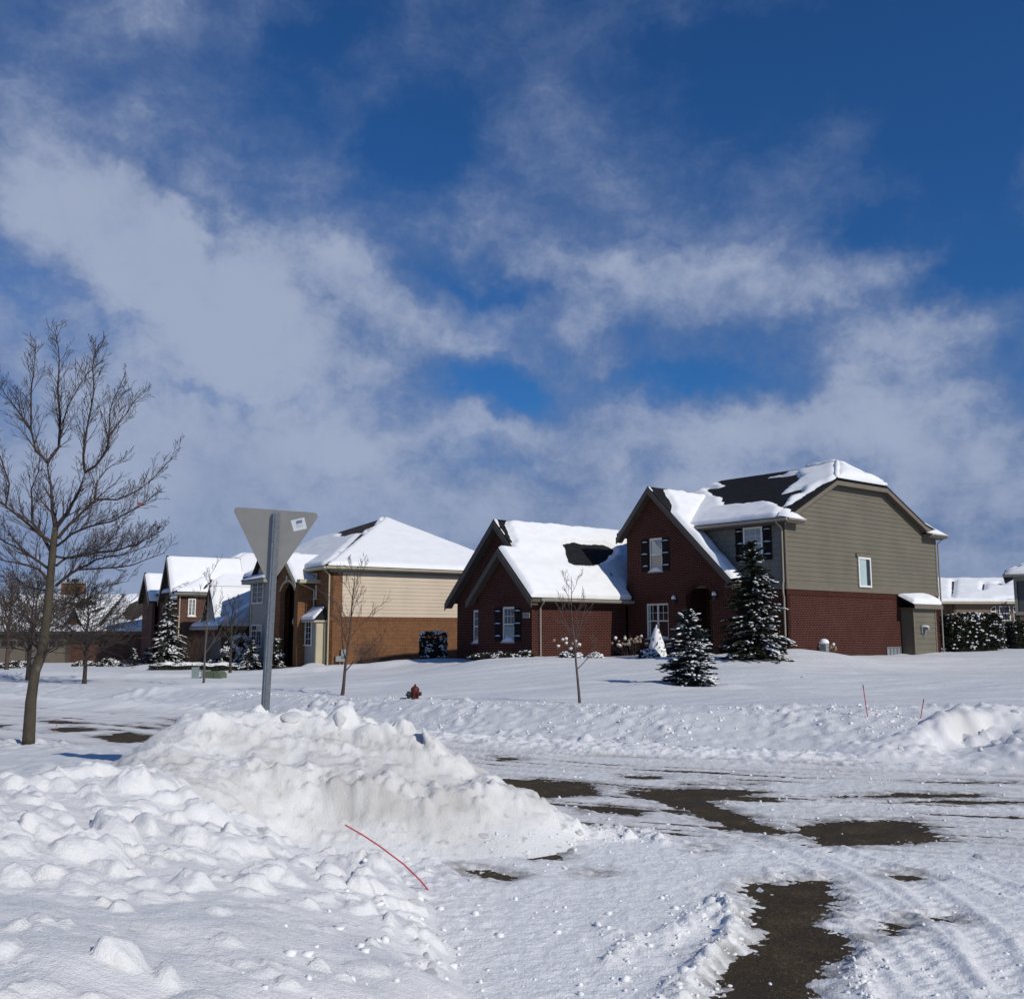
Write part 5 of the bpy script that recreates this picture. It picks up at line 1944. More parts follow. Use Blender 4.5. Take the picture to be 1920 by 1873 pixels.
def text_mesh(body, size, mat, parent, loc, rot, extrude=0.003, name='house_number'):
    cu = bpy.data.curves.new(name, 'FONT')
    cu.body = body
    cu.size = size
    cu.align_x = 'CENTER'
    cu.align_y = 'CENTER'
    cu.extrude = extrude
    tmp = bpy.data.objects.new(name + '_tmp', cu)
    COL.objects.link(tmp)
    dg = bpy.context.evaluated_depsgraph_get()
    me = bpy.data.meshes.new_from_object(tmp.evaluated_get(dg))
    bpy.data.objects.remove(tmp)
    bpy.data.curves.remove(cu)
    me.materials.clear()
    me.materials.append(mat)
    o = link(bpy.data.objects.new(name, me), parent)
    o.location = loc
    o.rotation_euler = rot
    return o


text_mesh('7554', (nz1_ - nz0_) * 0.80, M_trim_br, ns, ((n0_ + n1_) / 2, -6.6 - 0.037, (nz0_ + nz1_) / 2 - H1.base), (math.pi / 2, 0, 0))
def lap_mat(name, c, row=0.16):
    m, nt, b = new_mat(name)
    uv = nnode(nt, 'ShaderNodeUVMap', uv_map='uv')
    br = nnode(nt, 'ShaderNodeTexBrick')
    br.offset = 0.3
    br.inputs['Scale'].default_value = 1.0
    br.inputs['Brick Width'].default_value = 3.6
    br.inputs['Row Height'].default_value = row
    br.inputs['Mortar Size'].default_value = 0.010
    br.inputs['Color1'].default_value = (*c, 1)
    br.inputs['Color2'].default_value = (*[v * 0.95 for v in c], 1)
    br.inputs['Mortar'].default_value = (*[v * 0.6 for v in c], 1)
    nt.links.new(uv.outputs[0], br.inputs['Vector'])
    nt.links.new(br.outputs['Color'], b.inputs['Base Color'])
    b.inputs['Roughness'].default_value = 0.65
    return m


M_lap_brown = lap_mat('lap_brown', (0.185, 0.122, 0.075))
M_lap_grey = lap_mat('lap_grey', (0.075, 0.078, 0.078))


def hip_edge(H, p, q, parent, r=0.05):
    mb = MB(); mb.tube([p, q], r, 6); return H.part(mb, 'hip_cap', M_shingle_br, parent)


# =================================================================== the tan house next door
H2 = House('tan_house', 616, 54.0, -57.0, 0.2, 'orange brick house with tan siding and a tall arched entry behind the triangular sign')
wall(H2, SIDE(0), [(0, -0.2), (12.5, -0.2), (12.5, 3.2), (0, 3.2)], [], M_brick_or, 'side_wall')
sc = MB(); fbox(sc, SIDE(0), 0.0, 12.5, 2.98, 3.18, 0.001, 0.012); H2.part(sc, 'soldier_course', M_sold_or)
wall(H2, SIDE(0), [(0, 3.2), (0.75, 3.2), (0.75, 5.8), (0, 5.8)], [], M_brick_or, 'brick_pier')
siding(H2, SIDE(0), rect(0.75, 12.5, 3.2, 5.62), 0.205, M_sid_tan, 0.02)
fb = MB(); fbox(fb, SIDE(0), 0, 12.5, 5.62, 5.86, 0.0, 0.05); H2.part(fb, 'frieze_board', M_trim_grey)
wall(H2, FRONT(0), rect(-13.4, 0, -0.2, 5.85), [], M_brick_or, 'front_wall')
wall(H2, LEFT(-13.4), rect(0, 12.5, -0.2, 5.8), [], M_brick_or, 'far_side_wall')
wall(H2, lambda a, z, n: (a, 12.5 + n, z), rect(-13.4, 0, -0.2, 5.8), [], M_brick_or, 'back_wall')
EZ = 5.95
side_r = [(0.42, -0.42, EZ), (0.42, 12.9, EZ), (-6.3, 6.25, 9.62)]
r = roof_slope(H2, side_r, M_shingle_br); roof_snow(H2, side_r, 0.17, r, seed=20, step=0.16, rough=0.1)
front_r = [(0.42, -0.42, EZ), (-6.3, 6.25, 9.62), (-8.2, 4.75, 8.80), (-13.8, 4.75, 8.80), (-13.8, -0.42, EZ)]
r = roof_slope(H2, front_r, M_shingle_br)
roof_snow(H2, front_r, 0.17, r, holes_px=[[(636, 1004), (652, 980), (690, 964), (714, 964), (700, 984), (680, 996), (655, 1004)], [(598, 1063), (634, 1039), (676, 998), (685, 1002), (650, 1047), (618, 1066)], [(575, 993), (640, 996), (642, 991), (575, 989)]], seed=21, step=0.16, rough=0.2, hole_noise=0.05)
back_r = [(0.42, 12.9, EZ), (-6.3, 6.25, 9.62), (-8.2, 4.75, 8.8), (-13.8, 4.75, 8.8), (-13.8, 12.9, EZ)]
mb = MB(); mb.add([(0.42, 12.9, EZ), (-6.3, 6.25, 9.60), (-13.8, 12.9, EZ), (-8.2, 4.75, 8.78), (-13.8, 4.75, 8.78)], [(0, 1, 2), (1, 3, 4), (1, 4, 2)]); H2.part(mb, 'back_roof', M_shingle_br)
for (p, q, nn) in [((0.42, -0.42, EZ - 0.06), (0.42, 12.9, EZ - 0.06), (1, 0, 0)), ((-5.2, -0.42, EZ - 0.06), (0.46, -0.42, EZ - 0.06), (0, -1, 0))]:
    board(H2, p, q, 0.03, 0.16, M_trim_cream, 'fascia', None, nn)
    gutter(H2, Vector(p) + Vector(nn) * 0.03, Vector(q) + Vector(nn) * 0.03, M_trim_cream, None, nn)
sf = MB(); sf.box(0.0, 0.41, -0.40, 12.9, 5.83, 5.86); H2.part(sf, 'soffit', M_trim_cream)
sf = MB(); sf.box(-13.6, 0.41, -0.40, -0.01, 5.82, 5.85); H2.part(sf, 'soffit', M_trim_cream)
downspout(H2, [(0.2, -0.46, 5.75), (0.06, -0.05, 5.45), (0.06, -0.05, 0.4), (0.25, -0.2, 0.25)], M_trim_cream)
# window over the bay and the bay itself
(a0, z1), (a1, z0) = H2.front(575, 1077, 0), H2.front(594, 1122, 0)
window(H2, FRONT(0), a0, a1, z0, z1, 0.01, 2, False, grid=(2, 4), sill=0.12, snow=0.10, frame=0.07, curtain=[(0.0, 0.12), (0.88, 1.0)])
(b0, bz1), (b1, bz0) = H2.front(560, 1150, -0.55), H2.front(592, 1243, -0.55)
bz1 = 3.0
mb = MB(); mb.box(b0, b1, -0.55, 0.0, 0.6, bz1); bay = H2.part(mb, 'bay', M_trim_grey)
(c0, cz1), (c1, cz0) = H2.front(563, 1163, -0.55), H2.front(585, 1211, -0.55)
window(H2, FRONT(-0.55), c0, c1, cz0, cz1, 0.01, 2, False, grid=(2, 4), frame=0.07, name='bay_window')
for a in (b0, b1 - 0.14):
    mb = MB(); fbox(mb, FRONT(-0.55), a, a + 0.14, 0.58, bz1, 0.0, 0.03); H2.part(mb, 'bay_post', M_trim_cream, bay)
mb = MB(); fbox(mb, SIDE(b1), -0.56, 0.0, 0.58, bz1, 0.0, 0.02); H2.part(mb, 'bay_side', M_trim_cream, bay)
br2 = [(b0 - 0.15, -0.80, 3.02), (b1 + 0.15, -0.80, 3.02), (b1 - 0.15, -0.01, 3.75), (b0 + 0.15, -0.01, 3.75)]
r = roof_slope(H2, br2, M_shingle_bk, 'bay_roof', 0.08); roof_snow(H2, br2, 0.10, r, seed=22, step=0.09, edge=0.15, name='bay_snow')
mb = MB(); mb.add([(b1 + 0.15, -0.80, 3.02), (b1 + 0.15, 0, 3.02), (b1 - 0.15, 0, 3.75)], [(0, 1, 2)]); H2.part(mb, 'bay_cheek', M_shingle_bk, bay)
mb = MB(); mb.box(b0 - 0.13, b1 + 0.13, -0.78, -0.01, 2.90, 3.0); H2.part(mb, 'bay_eave', M_trim_cream, bay)
# entry block with the tall arch
EY = -1.0
(e0, _), (e1, _) = H2.front(513, 1150, EY), H2.front(558, 1150, EY)
(d0, dz1), (d1, _) = H2.front(526, 1099, EY), H2.front(551, 1150, EY)
ah = arch_poly((d0 + d1) / 2, (d1 - d0) / 2, -0.2, dz1 - 0.35, 0.55)
ew = wall(H2, FRONT(EY), [(e0, -0.2), (e1, -0.2), (e1, 5.05), ((e0 + e1) / 2, 6.65), (e0, 5.05)], [ah], M_brick_or, 'entry_wall', 0.3)
for x in (e0, e1):
    wall(H2, (SIDE if x == e1 else LEFT)(x), rect(EY + 0.31, 0, -0.2, 5.0), [], M_brick_or, 'entry_side_wall', 0.2)
arch_ring(H2, FRONT(EY), (d0 + d1) / 2, (d1 - d0) / 2 + 0.02, dz1 - 0.35, 0.55, 0.14, M_trim_cream, ew, nb=15)
mb = MB(); mb.box((d0 + d1) / 2 - 0.10, (d0 + d1) / 2 + 0.10, EY - 0.08, EY - 0.001, dz1 + 0.18, dz1 + 0.55); H2.part(mb, 'keystone', M_trim_cream, ew)
mb = MB(); mb.box(e0 + 0.2, e1 - 0.2, -0.12, -0.02, -0.2, 5.2); H2.part(mb, 'porch_lining', M_door)
mb = MB(); mb.box(d0 + 0.2, d1 - 0.2, -0.20, -0.13, 0.4, 2.6); H2.part(mb, 'front_door', M_door)
mb = MB(); mb.lathe([(0.05, 0), (0.16, 0.1), (0.14, 0.32), (0.03, 0.45)], 6, (d0 + d1) / 2, -0.5, 2.75); mb.tube([((d0 + d1) / 2, -0.5, 3.2), ((d0 + d1) / 2, -0.5, 4.6)], 0.012, 4); H2.part(mb, 'porch_lantern', M_trim_cream)
mb = MB(); mb.box(e0 - 0.1, e1 + 0.1, EY - 0.8, -0.1, 0.0, 0.45); mb.box(e0, e1, EY - 1.2, EY - 0.8, 0.0, 0.25); H2.part(mb, 'porch_steps', M_brick_br)
em = (e0 + e1) / 2
ez1 = 6.85
for sgn in (-1, 1):
    xe = em + sgn * ((e1 - e0) / 2 + 0.35)
    pts = [(xe, EY - 0.3, 5.08), (em, EY - 0.3, ez1), (em, 1.1, ez1), (xe, 0.2, 5.08)]
    r = roof_slope(H2, pts, M_shingle_br, 'entry_roof', 0.10); roof_snow(H2, pts, 0.10, r, seed=23, step=0.12, edge=0.15, name='entry_snow')
    board(H2, (xe, EY - 0.3, 5.02), (em, EY - 0.3, ez1 - 0.06), 0.03, 0.22, M_trim_cream, 'rake_board')
mb = MB(); mb.box(e1 + 0.02, e1 + 0.75, EY - 0.2, 0.0, 5.05, 5.25); H2.part(mb, 'entry_eave', M_trim_cream)
downspout(H2, [(e1 + 0.4, EY - 0.1, 5.05), (e1 + 0.12, -0.12, 4.7), (e1 + 0.12, -0.12, 0.5)], M_trim_cream)
# two-storey bay at the far end of the front
BY = -0.7
(f0, _), (f1, _) = H2.front(470, 1150, BY), H2.front(503, 1150, BY)
mb = MB(); mb.box(f0, f1, BY, 0.0, -0.2, 5.5); tb = H2.part(mb, 'tall_bay', M_trim_grey)
for (pa, pb, pc, pd) in [(475, 1090, 494, 1131), (473, 1171, 491, 1214)]:
    (a0, z1), (a1, z0) = H2.front(pa, pb, BY), H2.front(pc, pd, BY)
    window(H2, FRONT(BY), a0, a1, z0, z1, 0.01, 2, False, grid=(2, 4), frame=0.07)
for a in (f0, f1 - 0.2):
    mb = MB(); fbox(mb, FRONT(BY), a, a + 0.2, -0.2, 5.5, 0.0, 0.04); H2.part(mb, 'bay_post', M_trim_cream, tb)
mb = MB(); fbox(mb, SIDE(f1), BY - 0.03, -0.01, -0.2, 5.5, 0.0, 0.03); H2.part(mb, 'bay_side', M_trim_cream, tb)
mb = MB(); mb.box(f0 - 0.5, f1 + 0.4, BY - 0.5, 0.0, 5.35, 5.6); H2.part(mb, 'bay_eave', M_trim_grey, tb)
skirt = [(f0 - 0.55, BY - 0.55, 5.60), (f1 + 0.45, BY - 0.55, 5.60), (f1 + 0.2, BY + 0.2, 5.95), (f0 - 0.2, BY + 0.2, 5.95)]
r = roof_slope(H2, skirt, M_shingle_br, 'bay_roof', 0.05); roof_snow(H2, skirt, 0.07, r, seed=25, step=0.1, edge=0.15, name='bay_snow')
fm = (f0 + f1) / 2
wall(H2, FRONT(BY + 0.25), [(f0, 5.7), (f1, 5.7), (fm, 5.7 + (f1 - f0) * 0.48)], [], M_lap_grey if False else M_sid_tan, 'bay_gable', 0.1)
for sgn in (-1, 1):
    xe = fm + sgn * ((f1 - f0) / 2 + 0.3)
    zt = 5.82 + (f1 - f0) * 0.48
    pts = [(xe, BY - 0.05, 5.62), (fm, BY - 0.05, zt), (fm, 3.2, zt), (xe, 3.2, 5.62)]
    r = roof_slope(H2, pts, M_shingle_br, 'bay_gable_roof', 0.10); roof_snow(H2, pts, 0.12, r, seed=26, step=0.15, name='bay_gable_snow')
# far projection with a window on the side, near the neighbour's garage
mb = MB(); mb.box(0.0, 0.5, 9.6, 12.4, -0.2, 3.1); H2.part(mb, 'side_bay', M_brick_or)
# meters and outlets low on the side wall
for (px, py, w, h) in [(643, 1226, 0.35, 0.5), (636, 1235, 0.55, 0.3)]:
    a, z = H2.side(px, py)
    mb = MB(); fbox(mb, SIDE(0), a - w / 2, a + w / 2, z - h / 2, z + h / 2, 0.01, 0.18); mb.tube([(0.09, a, z - h / 2), (0.09, a, z - h / 2 - 0.8)], 0.03, 6); H2.part(mb, 'utility_meter', M_galv)

# =================================================================== brick house further along
H3 = House('gabled_house', 330, 70.0, -58.0, 0.0, 'brown brick house with steep snowy gables left of the triangular sign')
wall(H3, SIDE(0), rect(0, 11.7, -0.3, 5.1), [], M_brick_br, 'side_wall')
wall(H3, FRONT(0), rect(-9, 0, -0.3, 5.1), [], M_brick_br, 'front_wall')
wall(H3, LEFT(-9), rect(0, 11.7, -0.3, 5.1), [], M_brick_br, 'far_side_wall')
wall(H3, lambda a, z, n: (a, 11.7 + n, z), rect(-9, 0, -0.3, 5.1), [], M_brick_br, 'back_wall')
ap = (-3.9, 6.0, 8.5)
c = [(0.35, -0.35, 5.2), (0.35, 12.05, 5.2), (-9.35, 12.05, 5.2), (-9.35, -0.35, 5.2)]
for k in range(4):
    pts = [c[k], c[(k + 1) % 4], ap]
    r = roof_slope(H3, pts, M_shingle_br); roof_snow(H3, pts, 0.18, r, seed=30 + k, step=0.22, rough=0.15, edge=0.2,
                                                      holes_px=[[(380, 1101), (430, 1050), (433, 1052), (384, 1103)]] if k == 0 else ())
for (cx_, wd, zb, zt, yb, sd) in [(-2.2, 3.6, 5.1, 7.9, -0.05, 35), (-7.2, 3.4, 5.0, 6.9, -0.5, 37)]:
    wall(H3, FRONT(yb), [(cx_ - wd / 2, zb - (5.3 if yb < -0.1 else 0.2)), (cx_ + wd / 2, zb - (5.3 if yb < -0.1 else 0.2)), (cx_ + wd / 2, zb), (cx_, zt - 0.1), (cx_ - wd / 2, zb)], [], M_brick_br, 'gable_wall', 0.2)
    for sgn in (-1, 1):
        xe = cx_ + sgn * (wd / 2 + 0.3)
        ze = zb - 0.3 * (zt - zb) / (wd / 2)
        pts = [(xe, yb - 0.35, ze), (cx_, yb - 0.35, zt), (cx_, 5.0, zt), (xe, 5.0, ze)]
        r = roof_slope(H3, pts, M_shingle_br, 'gable_roof'); roof_snow(H3, pts, 0.16, r, seed=sd, step=0.2, edge=0.2, name='gable_snow')
        board(H3, (xe, yb - 0.35, ze - 0.08), (cx_, yb - 0.35, zt - 0.08), 0.03, 0.28, M_trim_grey, 'rake_board')
board(H3, (0.35, -0.35, 5.12), (0.35, 12.0, 5.12), 0.03, 0.18, M_trim_grey, 'fascia', None, (1, 0, 0))
gutter(H3, (0.38, -0.35, 5.12), (0.38, 12.0, 5.12), M_trim_grey, None, (1, 0, 0))
downspout(H3, [(0.3, 0.15, 5.0), (0.06, 0.15, 4.8), (0.06, 0.15, 0.2)], M_trim_cream)
downspout(H3, [(0.3, 2.9, 5.0), (0.06, 2.9, 4.8), (0.06, 2.9, 0.2)], M_trim_cream)
(a0, z1), (a1, z0) = H3.side(353, 1122), H3.side(366, 1155)
window(H3, SIDE(0), a0, a1, z0, z1, 0.01, 2, False, grid=(2, 4), frame=0.08, sill=0.1, snow=0.08)
# pointed window with a pale surround on the front
gw_ = arch_poly(-3.6, 0.42, 0.9, 3.5, 0.9)
mb = MB(); mb.slab([(a, -0.02, z) for a, z in gw_], (0, -0.06, 0)); pw = H3.part(mb, 'pointed_window', M_trim_cream)
mb = MB(); mb.slab([(-3.6 + (a + 3.6) * 0.7, -0.09, 1.05 + (z - 0.9) * 0.92) for a, z in gw_], (0, -0.02, 0)); H3.part(mb, 'pane', M_dark, pw)
# garage wing with a siding gable
wall(H3, SIDE(7.0), rect(1.5, 11, -0.3, 2.9), [], M_brick_br, 'wing_side_wall')
gz_ = [(0.3, -0.3), (7.0, -0.3), (7.0, 2.85), (0.3, 2.85)]
wall(H3, FRONT(1.5), gz_, [], M_brick_br, 'wing_front_wall')
wall(H3, FRONT(1.45), [(1.9, 2.95), (5.4, 2.95), (3.65, 5.35)], [], M_trim_grey, 'wing_gable', 0.2)
for sgn in (-1, 1):
    xe = 3.65 + sgn * 2.05
    pts = [(xe, 1.2, 2.72), (3.65, 1.2, 5.52), (3.65, 6.0, 5.52), (xe, 6.0, 2.72)]
    r = roof_slope(H3, pts, M_shingle_gr, 'wing_gable_roof'); roof_snow(H3, pts, 0.14, r, seed=40, step=0.2, edge=0.2, name='wing_gable_snow')
wf = [(0.1, 0.9, 2.75), (7.4, 0.9, 2.75), (5.2, 6.2, 5.6), (0.1, 6.2, 5.6)]
r = roof_slope(H3, wf, M_shingle_gr, 'wing_roof'); roof_snow(H3, wf, 0.14, r, seed=41, step=0.2, name='wing_snow')
ws = [(7.4, 0.9, 2.75), (7.4, 11.4, 2.75), (5.2, 6.2, 5.6)]
r = roof_slope(H3, ws, M_shingle_gr, 'wing_roof'); roof_snow(H3, ws, 0.14, r, seed=42, step=0.18, name='wing_snow', holes_px=[[(424, 1122), (440, 1111), (458, 1108), (458, 1117), (440, 1126), (427, 1133)]])
board(H3, (0.1, 0.88, 2.72), (7.4, 0.88, 2.72), 0.03, 0.2, M_trim_grey, 'fascia')
mb = MB(); fbox(mb, FRONT(1.5), 1.2, 6.2, -0.2, 2.1, 0.005, 0.04); H3.part(mb, 'garage_door', M_trim_br)

# =================================================================== long low house at the far left
H4 = House('low_house', 272, 80.0, -6.0, -0.3, 'long low house with a brick chimney behind the bare street trees')
wall(H4, FRONT(0), rect(-17, 0, -0.5, 2.5), [], M_brick_br, 'front_wall')
wall(H4, SIDE(0), rect(0, 10, -0.5, 2.5), [], M_brick_br, 'side_wall')
wall(H4, LEFT(-17), rect(0, 10, -0.5, 2.5), [], M_brick_br, 'far_side_wall')
wall(H4, FRONT(-0.3), rect(-13.2, -6.2, -0.5, 2.3), [], M_trim_br, 'garage_wall', 0.3)
for k in range(2):
    x0 = -12.8 + k * 3.4
    mb = MB(); fbox(mb, FRONT(-0.3), x0, x0 + 2.9, -0.5, 1.9, 0.005, 0.05)
    dr = H4.part(mb, 'garage_door', M_trim_ol)
    for i in range(4):
        mb = MB(); fbox(mb, FRONT(-0.3), x0 + 0.15 + i * 0.68, x0 + 0.70 + i * 0.68, 1.25, 1.7, 0.052, 0.07); H4.part(mb, 'pane', M_dark, dr)
lf = [(-17.5, -0.7, 2.45), (0.6, -0.7, 2.45), (-2.6, 5.0, 5.75), (-14.5, 5.0, 5.45)]
lf = [(-17.5, -0.7, 2.45), (0.6, -0.7, 2.45), (-2.6, 5.0, 5.6), (-14.5, 5.0, 5.6)]
r = roof_slope(H4, lf, M_shingle_br)
roof_snow(H4, lf, 0.2, r, seed=50, step=0.22, holes_px=[[(125, 1128), (180, 1124), (183, 1133), (135, 1136)], [(157, 1147), (196, 1135), (198, 1139), (165, 1153)], [(180, 1172), (232, 1110), (236, 1112), (190, 1173)],
                                                       [(228, 1150), (240, 1132), (262, 1121), (276, 1122), (272, 1148), (250, 1162), (235, 1160)]])
lr = [(0.6, -0.7, 2.45), (0.6, 10.6, 2.45), (-2.6, 5.0, 5.6)]
r = roof_slope(H4, lr, M_shingle_br); roof_snow(H4, lr, 0.2, r, seed=51, step=0.3)
lb = [(-17.5, 10.6, 2.45), (0.6, 10.6, 2.45), (-2.6, 5.0, 5.6), (-14.5, 5.0, 5.6)]
r = roof_slope(H4, lb, M_shingle_br); roof_snow(H4, lb, 0.2, r, seed=52, step=0.5)
q = H4.local(at(138, 1100, 86)); zt = at(138, 1092, 86).z
mb = MB(); mb.box(q.x - 0.85, q.x + 0.85, q.y - 0.5, q.y + 0.5, 3.5, zt - 0.1); ch = H4.part(mb, 'chimney', M_brick_or)
mb = MB(); mb.box(q.x - 0.95, q.x + 0.95, q.y - 0.6, q.y + 0.6, zt - 0.1, zt); H4.part(mb, 'chimney_cap', M_stone, ch)
mb = MB(); mb.box(q.x - 0.1, q.x + 0.35, q.y - 0.2, q.y + 0.2, zt, zt + 0.3); mb.lathe([(0.1, 0), (0.1, 0.35)], 8, q.x - 0.55, q.y, zt); H4.part(mb, 'flue', M_lamp, ch)
# little dormer
q = H4.local(at(140, 1165, 80.5))
wall(H4, FRONT(q.y), [(q.x - 0.7, 2.5), (q.x + 0.7, 2.5), (q.x, 4.2)], [], M_brick_br, 'dormer_wall', 0.2)
for sgn in (-1, 1):
    pts = [(q.x + sgn * 0.95, q.y - 0.2, 2.55), (q.x, q.y - 0.2, 4.4), (q.x, q.y + 2.2, 4.4), (q.x + sgn * 0.95, q.y + 2.2, 2.55)]
    r = roof_slope(H4, pts, M_shingle_gr, 'dormer_roof', 0.08)
    if sgn > 0:
        roof_snow(H4, pts, 0.12, r, seed=53, step=0.15, name='dormer_snow')
board(H4, (-17.5, -0.72, 2.42), (0.6, -0.72, 2.42), 0.03, 0.2, M_trim_br, 'fascia')

# =================================================================== brown house seen past the corner
H5 = House('brown_house', 1960, 86.0, 3.0, 1.2, 'brown sided house with arched windows seen past the corner of the brick house')
wall(H5, FRONT(0), rect(-8.0, 2, 0.6, 5.0), [], M_lap_brown, 'front_wall')
wall(H5, FRONT(0.9), rect(-10.6, -8.0, 0.6, 5.0), [], M_lap_brown, 'recess_wall')
wall(H5, LEFT(-8.0), rect(0, 0.9, 0.6, 5.0), [], M_lap_brown, 'return_wall')
wall(H5, FRONT(2.2), rect(-13, -10.6, 0.6, 5.0), [], M_sid_brown, 'far_wall')
hf = [(-11.0, 0.4, 5.0), (2.5, 0.4 - 1.0, 5.0), (2.5, 5.2, 7.25), (-9.6, 5.2, 7.25)]
hf = [(-11.0, -0.5, 5.0), (2.5, -0.5, 5.0), (2.5, 5.2, 7.25), (-9.6, 5.2, 7.25)]
r = roof_slope(H5, hf, M_shingle_gr)
roof_snow(H5, hf, 0.2, r, seed=60, step=0.2, holes_px=[[(1784, 1122), (1785, 1088), (1790, 1088), (1788, 1110)], [(1841, 1107), (1843, 1093), (1847, 1093), (1845, 1104)], [(1864, 1094), (1876, 1092), (1886, 1095), (1876, 1097)], [(1870, 1123), (1910, 1119), (1910, 1122)]], hole_noise=0.03)
hl = [(-13.2, 2.0, 5.0), (-11.0, 2.0, 5.0), (-10.0, 5.0, 6.6), (-13.2, 5.0, 6.6)]
r = roof_slope(H5, hl, M_shingle_gr); roof_snow(H5, hl, 0.2, r, seed=61, step=0.2)
mb = MB(); mb.add([(-11.0, -0.5, 5.0), (-9.6, 5.2, 7.25), (-11.0, 9, 5.0)], [(0, 1, 2)]); H5.part(mb, 'end_roof', M_shingle_gr)
board(H5, (-11.0, -0.52, 4.98), (2.5, -0.52, 4.98), 0.03, 0.18, M_trim_cream, 'fascia')
(a0, z1), (a1, z0) = H5.front(1802, 1130, 0.9), H5.front(1824, 1153, 0.9)
window(H5, FRONT(0.9), a0, a1, z0, z1, 0.01, 2, False, frame=0.09, curtain=[(0.0, 1.0)])
(a0, z1), (a1, z0) = H5.front(1872, 1136, 0), H5.front(1895, 1164, 0)
window(H5, FRONT(0), a0, a1, z0, z1, 0.01, 1, True, frame=0.09)
for (pa, pb, sgn) in [(1856, 1868, 1), (1899, 1912, -1)]:
    (a0, z1), (a1, z0) = H5.front(pa, 1136, 0), H5.front(pb, 1164, 0)
    K = 10
    rad = a1 - a0
    def q_arch(s):
        pts = []
        for i in range(K + 1):
            t = math.pi / 2 * i / K
            x = a1 - rad * s * math.cos(t) if sgn > 0 else a0 + rad * s * math.cos(t)
            pts.append((x, z1 - rad + rad * s * math.sin(t)))
        pts.append((a1 if sgn > 0 else a0, z0 + (1 - s) * 0.5))
        pts.append((a1 - rad * s if sgn > 0 else a0 + rad * s, z0 + (1 - s) * 0.5))
        return pts
    mb = MB(); mb.slab([(a, -0.002, z) for a, z in q_arch(1.0)], (0, -0.05, 0)); w = H5.part(mb, 'arched_window', M_white)
    mb = MB(); mb.slab([(a + (-0.05 * sgn), -0.054, z - 0.02) for a, z in q_arch(0.82)], (0, -0.01, 0)); H5.part(mb, 'pane', M_dark, w)
    mb = MB(); mb.box(a0, a1, -0.075, -0.066, z1 - rad - 0.05, z1 - rad + 0.05); H5.part(mb, 'transom', M_white, w)
# low porch roof and pier
q = H5.local(at(1889, 1180, 82))
pr = [(q.x - 1.0, q.y - 0.8, 2.45), (q.x + 1.0, q.y - 0.8, 2.45), (q.x + 0.8, q.y + 0.6, 3.0), (q.x - 0.8, q.y + 0.6, 3.0)]
r = roof_slope(H5, pr, M_shingle_gr, 'porch_roof', 0.1); roof_snow(H5, pr, 0.18, r, seed=62, step=0.12, name='porch_snow')
mb = MB(); mb.box(q.x - 0.7, q.x + 0.8, q.y - 0.5, q.y + 0.6, 0.6, 2.4); H5.part(mb, 'porch_pier', M_lap_brown)

# =================================================================== grey house cut by the right edge
H6 = House('grey_house', 2190, 55.0, -27.0, 1.2, 'grey sided house with pale trim cut off by the edge of the picture')
q6, _z = H6.front(1904, 1150, 0)
wall(H6, FRONT(0), rect(q6, 0, 3.4, 5.6), [], M_lap_grey, 'upper_wall')
wall(H6, FRONT(0), rect(q6, 0, 0.6, 3.4), [], M_lap_brown, 'lower_wall')
wall(H6, LEFT(q6), rect(0, 8, 0.6, 5.6), [], M_lap_grey, 'side_wall')
mb = MB(); fbox(mb, FRONT(0), q6, q6 + 0.16, 3.4, 5.6, 0.0, 0.04); H6.part(mb, 'corner_board', M_trim_grey)
mb = MB(); fbox(mb, FRONT(0), q6, 0, 3.35, 3.55, 0.0, 0.05); H6.part(mb, 'band_board', M_trim_grey)
mb = MB(); fbox(mb, FRONT(0), q6, 0, 5.35, 5.6, 0.0, 0.06); H6.part(mb, 'frieze_board', M_trim_grey)
g6 = [(q6 - 0.55, -0.5, 5.72), (0.5, -0.5, 5.72), (0.5, 4.5, 8.2), (q6 + 4.3, 4.5, 8.2)]
r = roof_slope(H6, g6, M_shingle_gr); roof_snow(H6, g6, 0.16, r, seed=70, step=0.14)
g7 = [(q6 - 0.55, -0.5, 5.72), (q6 + 4.3, 4.5, 8.2), (q6 - 0.55, 9, 5.72)]
r = roof_slope(H6, g7, M_shingle_gr); roof_snow(H6, g7, 0.16, r, seed=71, step=0.3)
gutter(H6, (q6 - 0.55, -0.52, 5.68), (0.5, -0.52, 5.68), M_trim_grey)
sf = MB(); sf.box(q6 - 0.5, 0.5, -0.48, -0.01, 5.58, 5.62); H6.part(sf, 'soffit', M_trim_grey)
# ------------------------------------------------------------------ plant materials
def bark_mat(name, c, patch=None):
    m, nt, b = new_mat(name)
    n = noise_in(nt, 'Object', 9.0, 5.0, 0.6, (1, 1, 0.5))
    stops = [(0.3, tuple(v * 0.6 for v in c)), (0.62, c)]
    if patch:
        stops.append((0.72, patch))
    nt.links.new(ramp(nt, n.outputs['Fac'], stops), b.inputs['Base Color'])
    b.inputs['Roughness'].default_value = 0.9
    n2 = noise_in(nt, 'Object', 40.0, 4.0, 0.6, (1, 1, 0.25))
    bump(nt, b, n2.outputs['Fac'], 0.7, 0.02)
    return m


def leaf_mat(name, c, var=0.5):
    m, nt, b = new_mat(name)
    n = noise_in(nt, 'Object', 7.0, 3.0)
    nt.links.new(ramp(nt, n.outputs['Fac'], [(0.3, tuple(v * (1 - var) for v in c)), (0.7, tuple(v * (1 + var) for v in c))]), b.inputs['Base Color'])
    b.inputs['Roughness'].default_value = 0.7
    b.inputs['Specular IOR Level'].default_value = 0.2
    return m


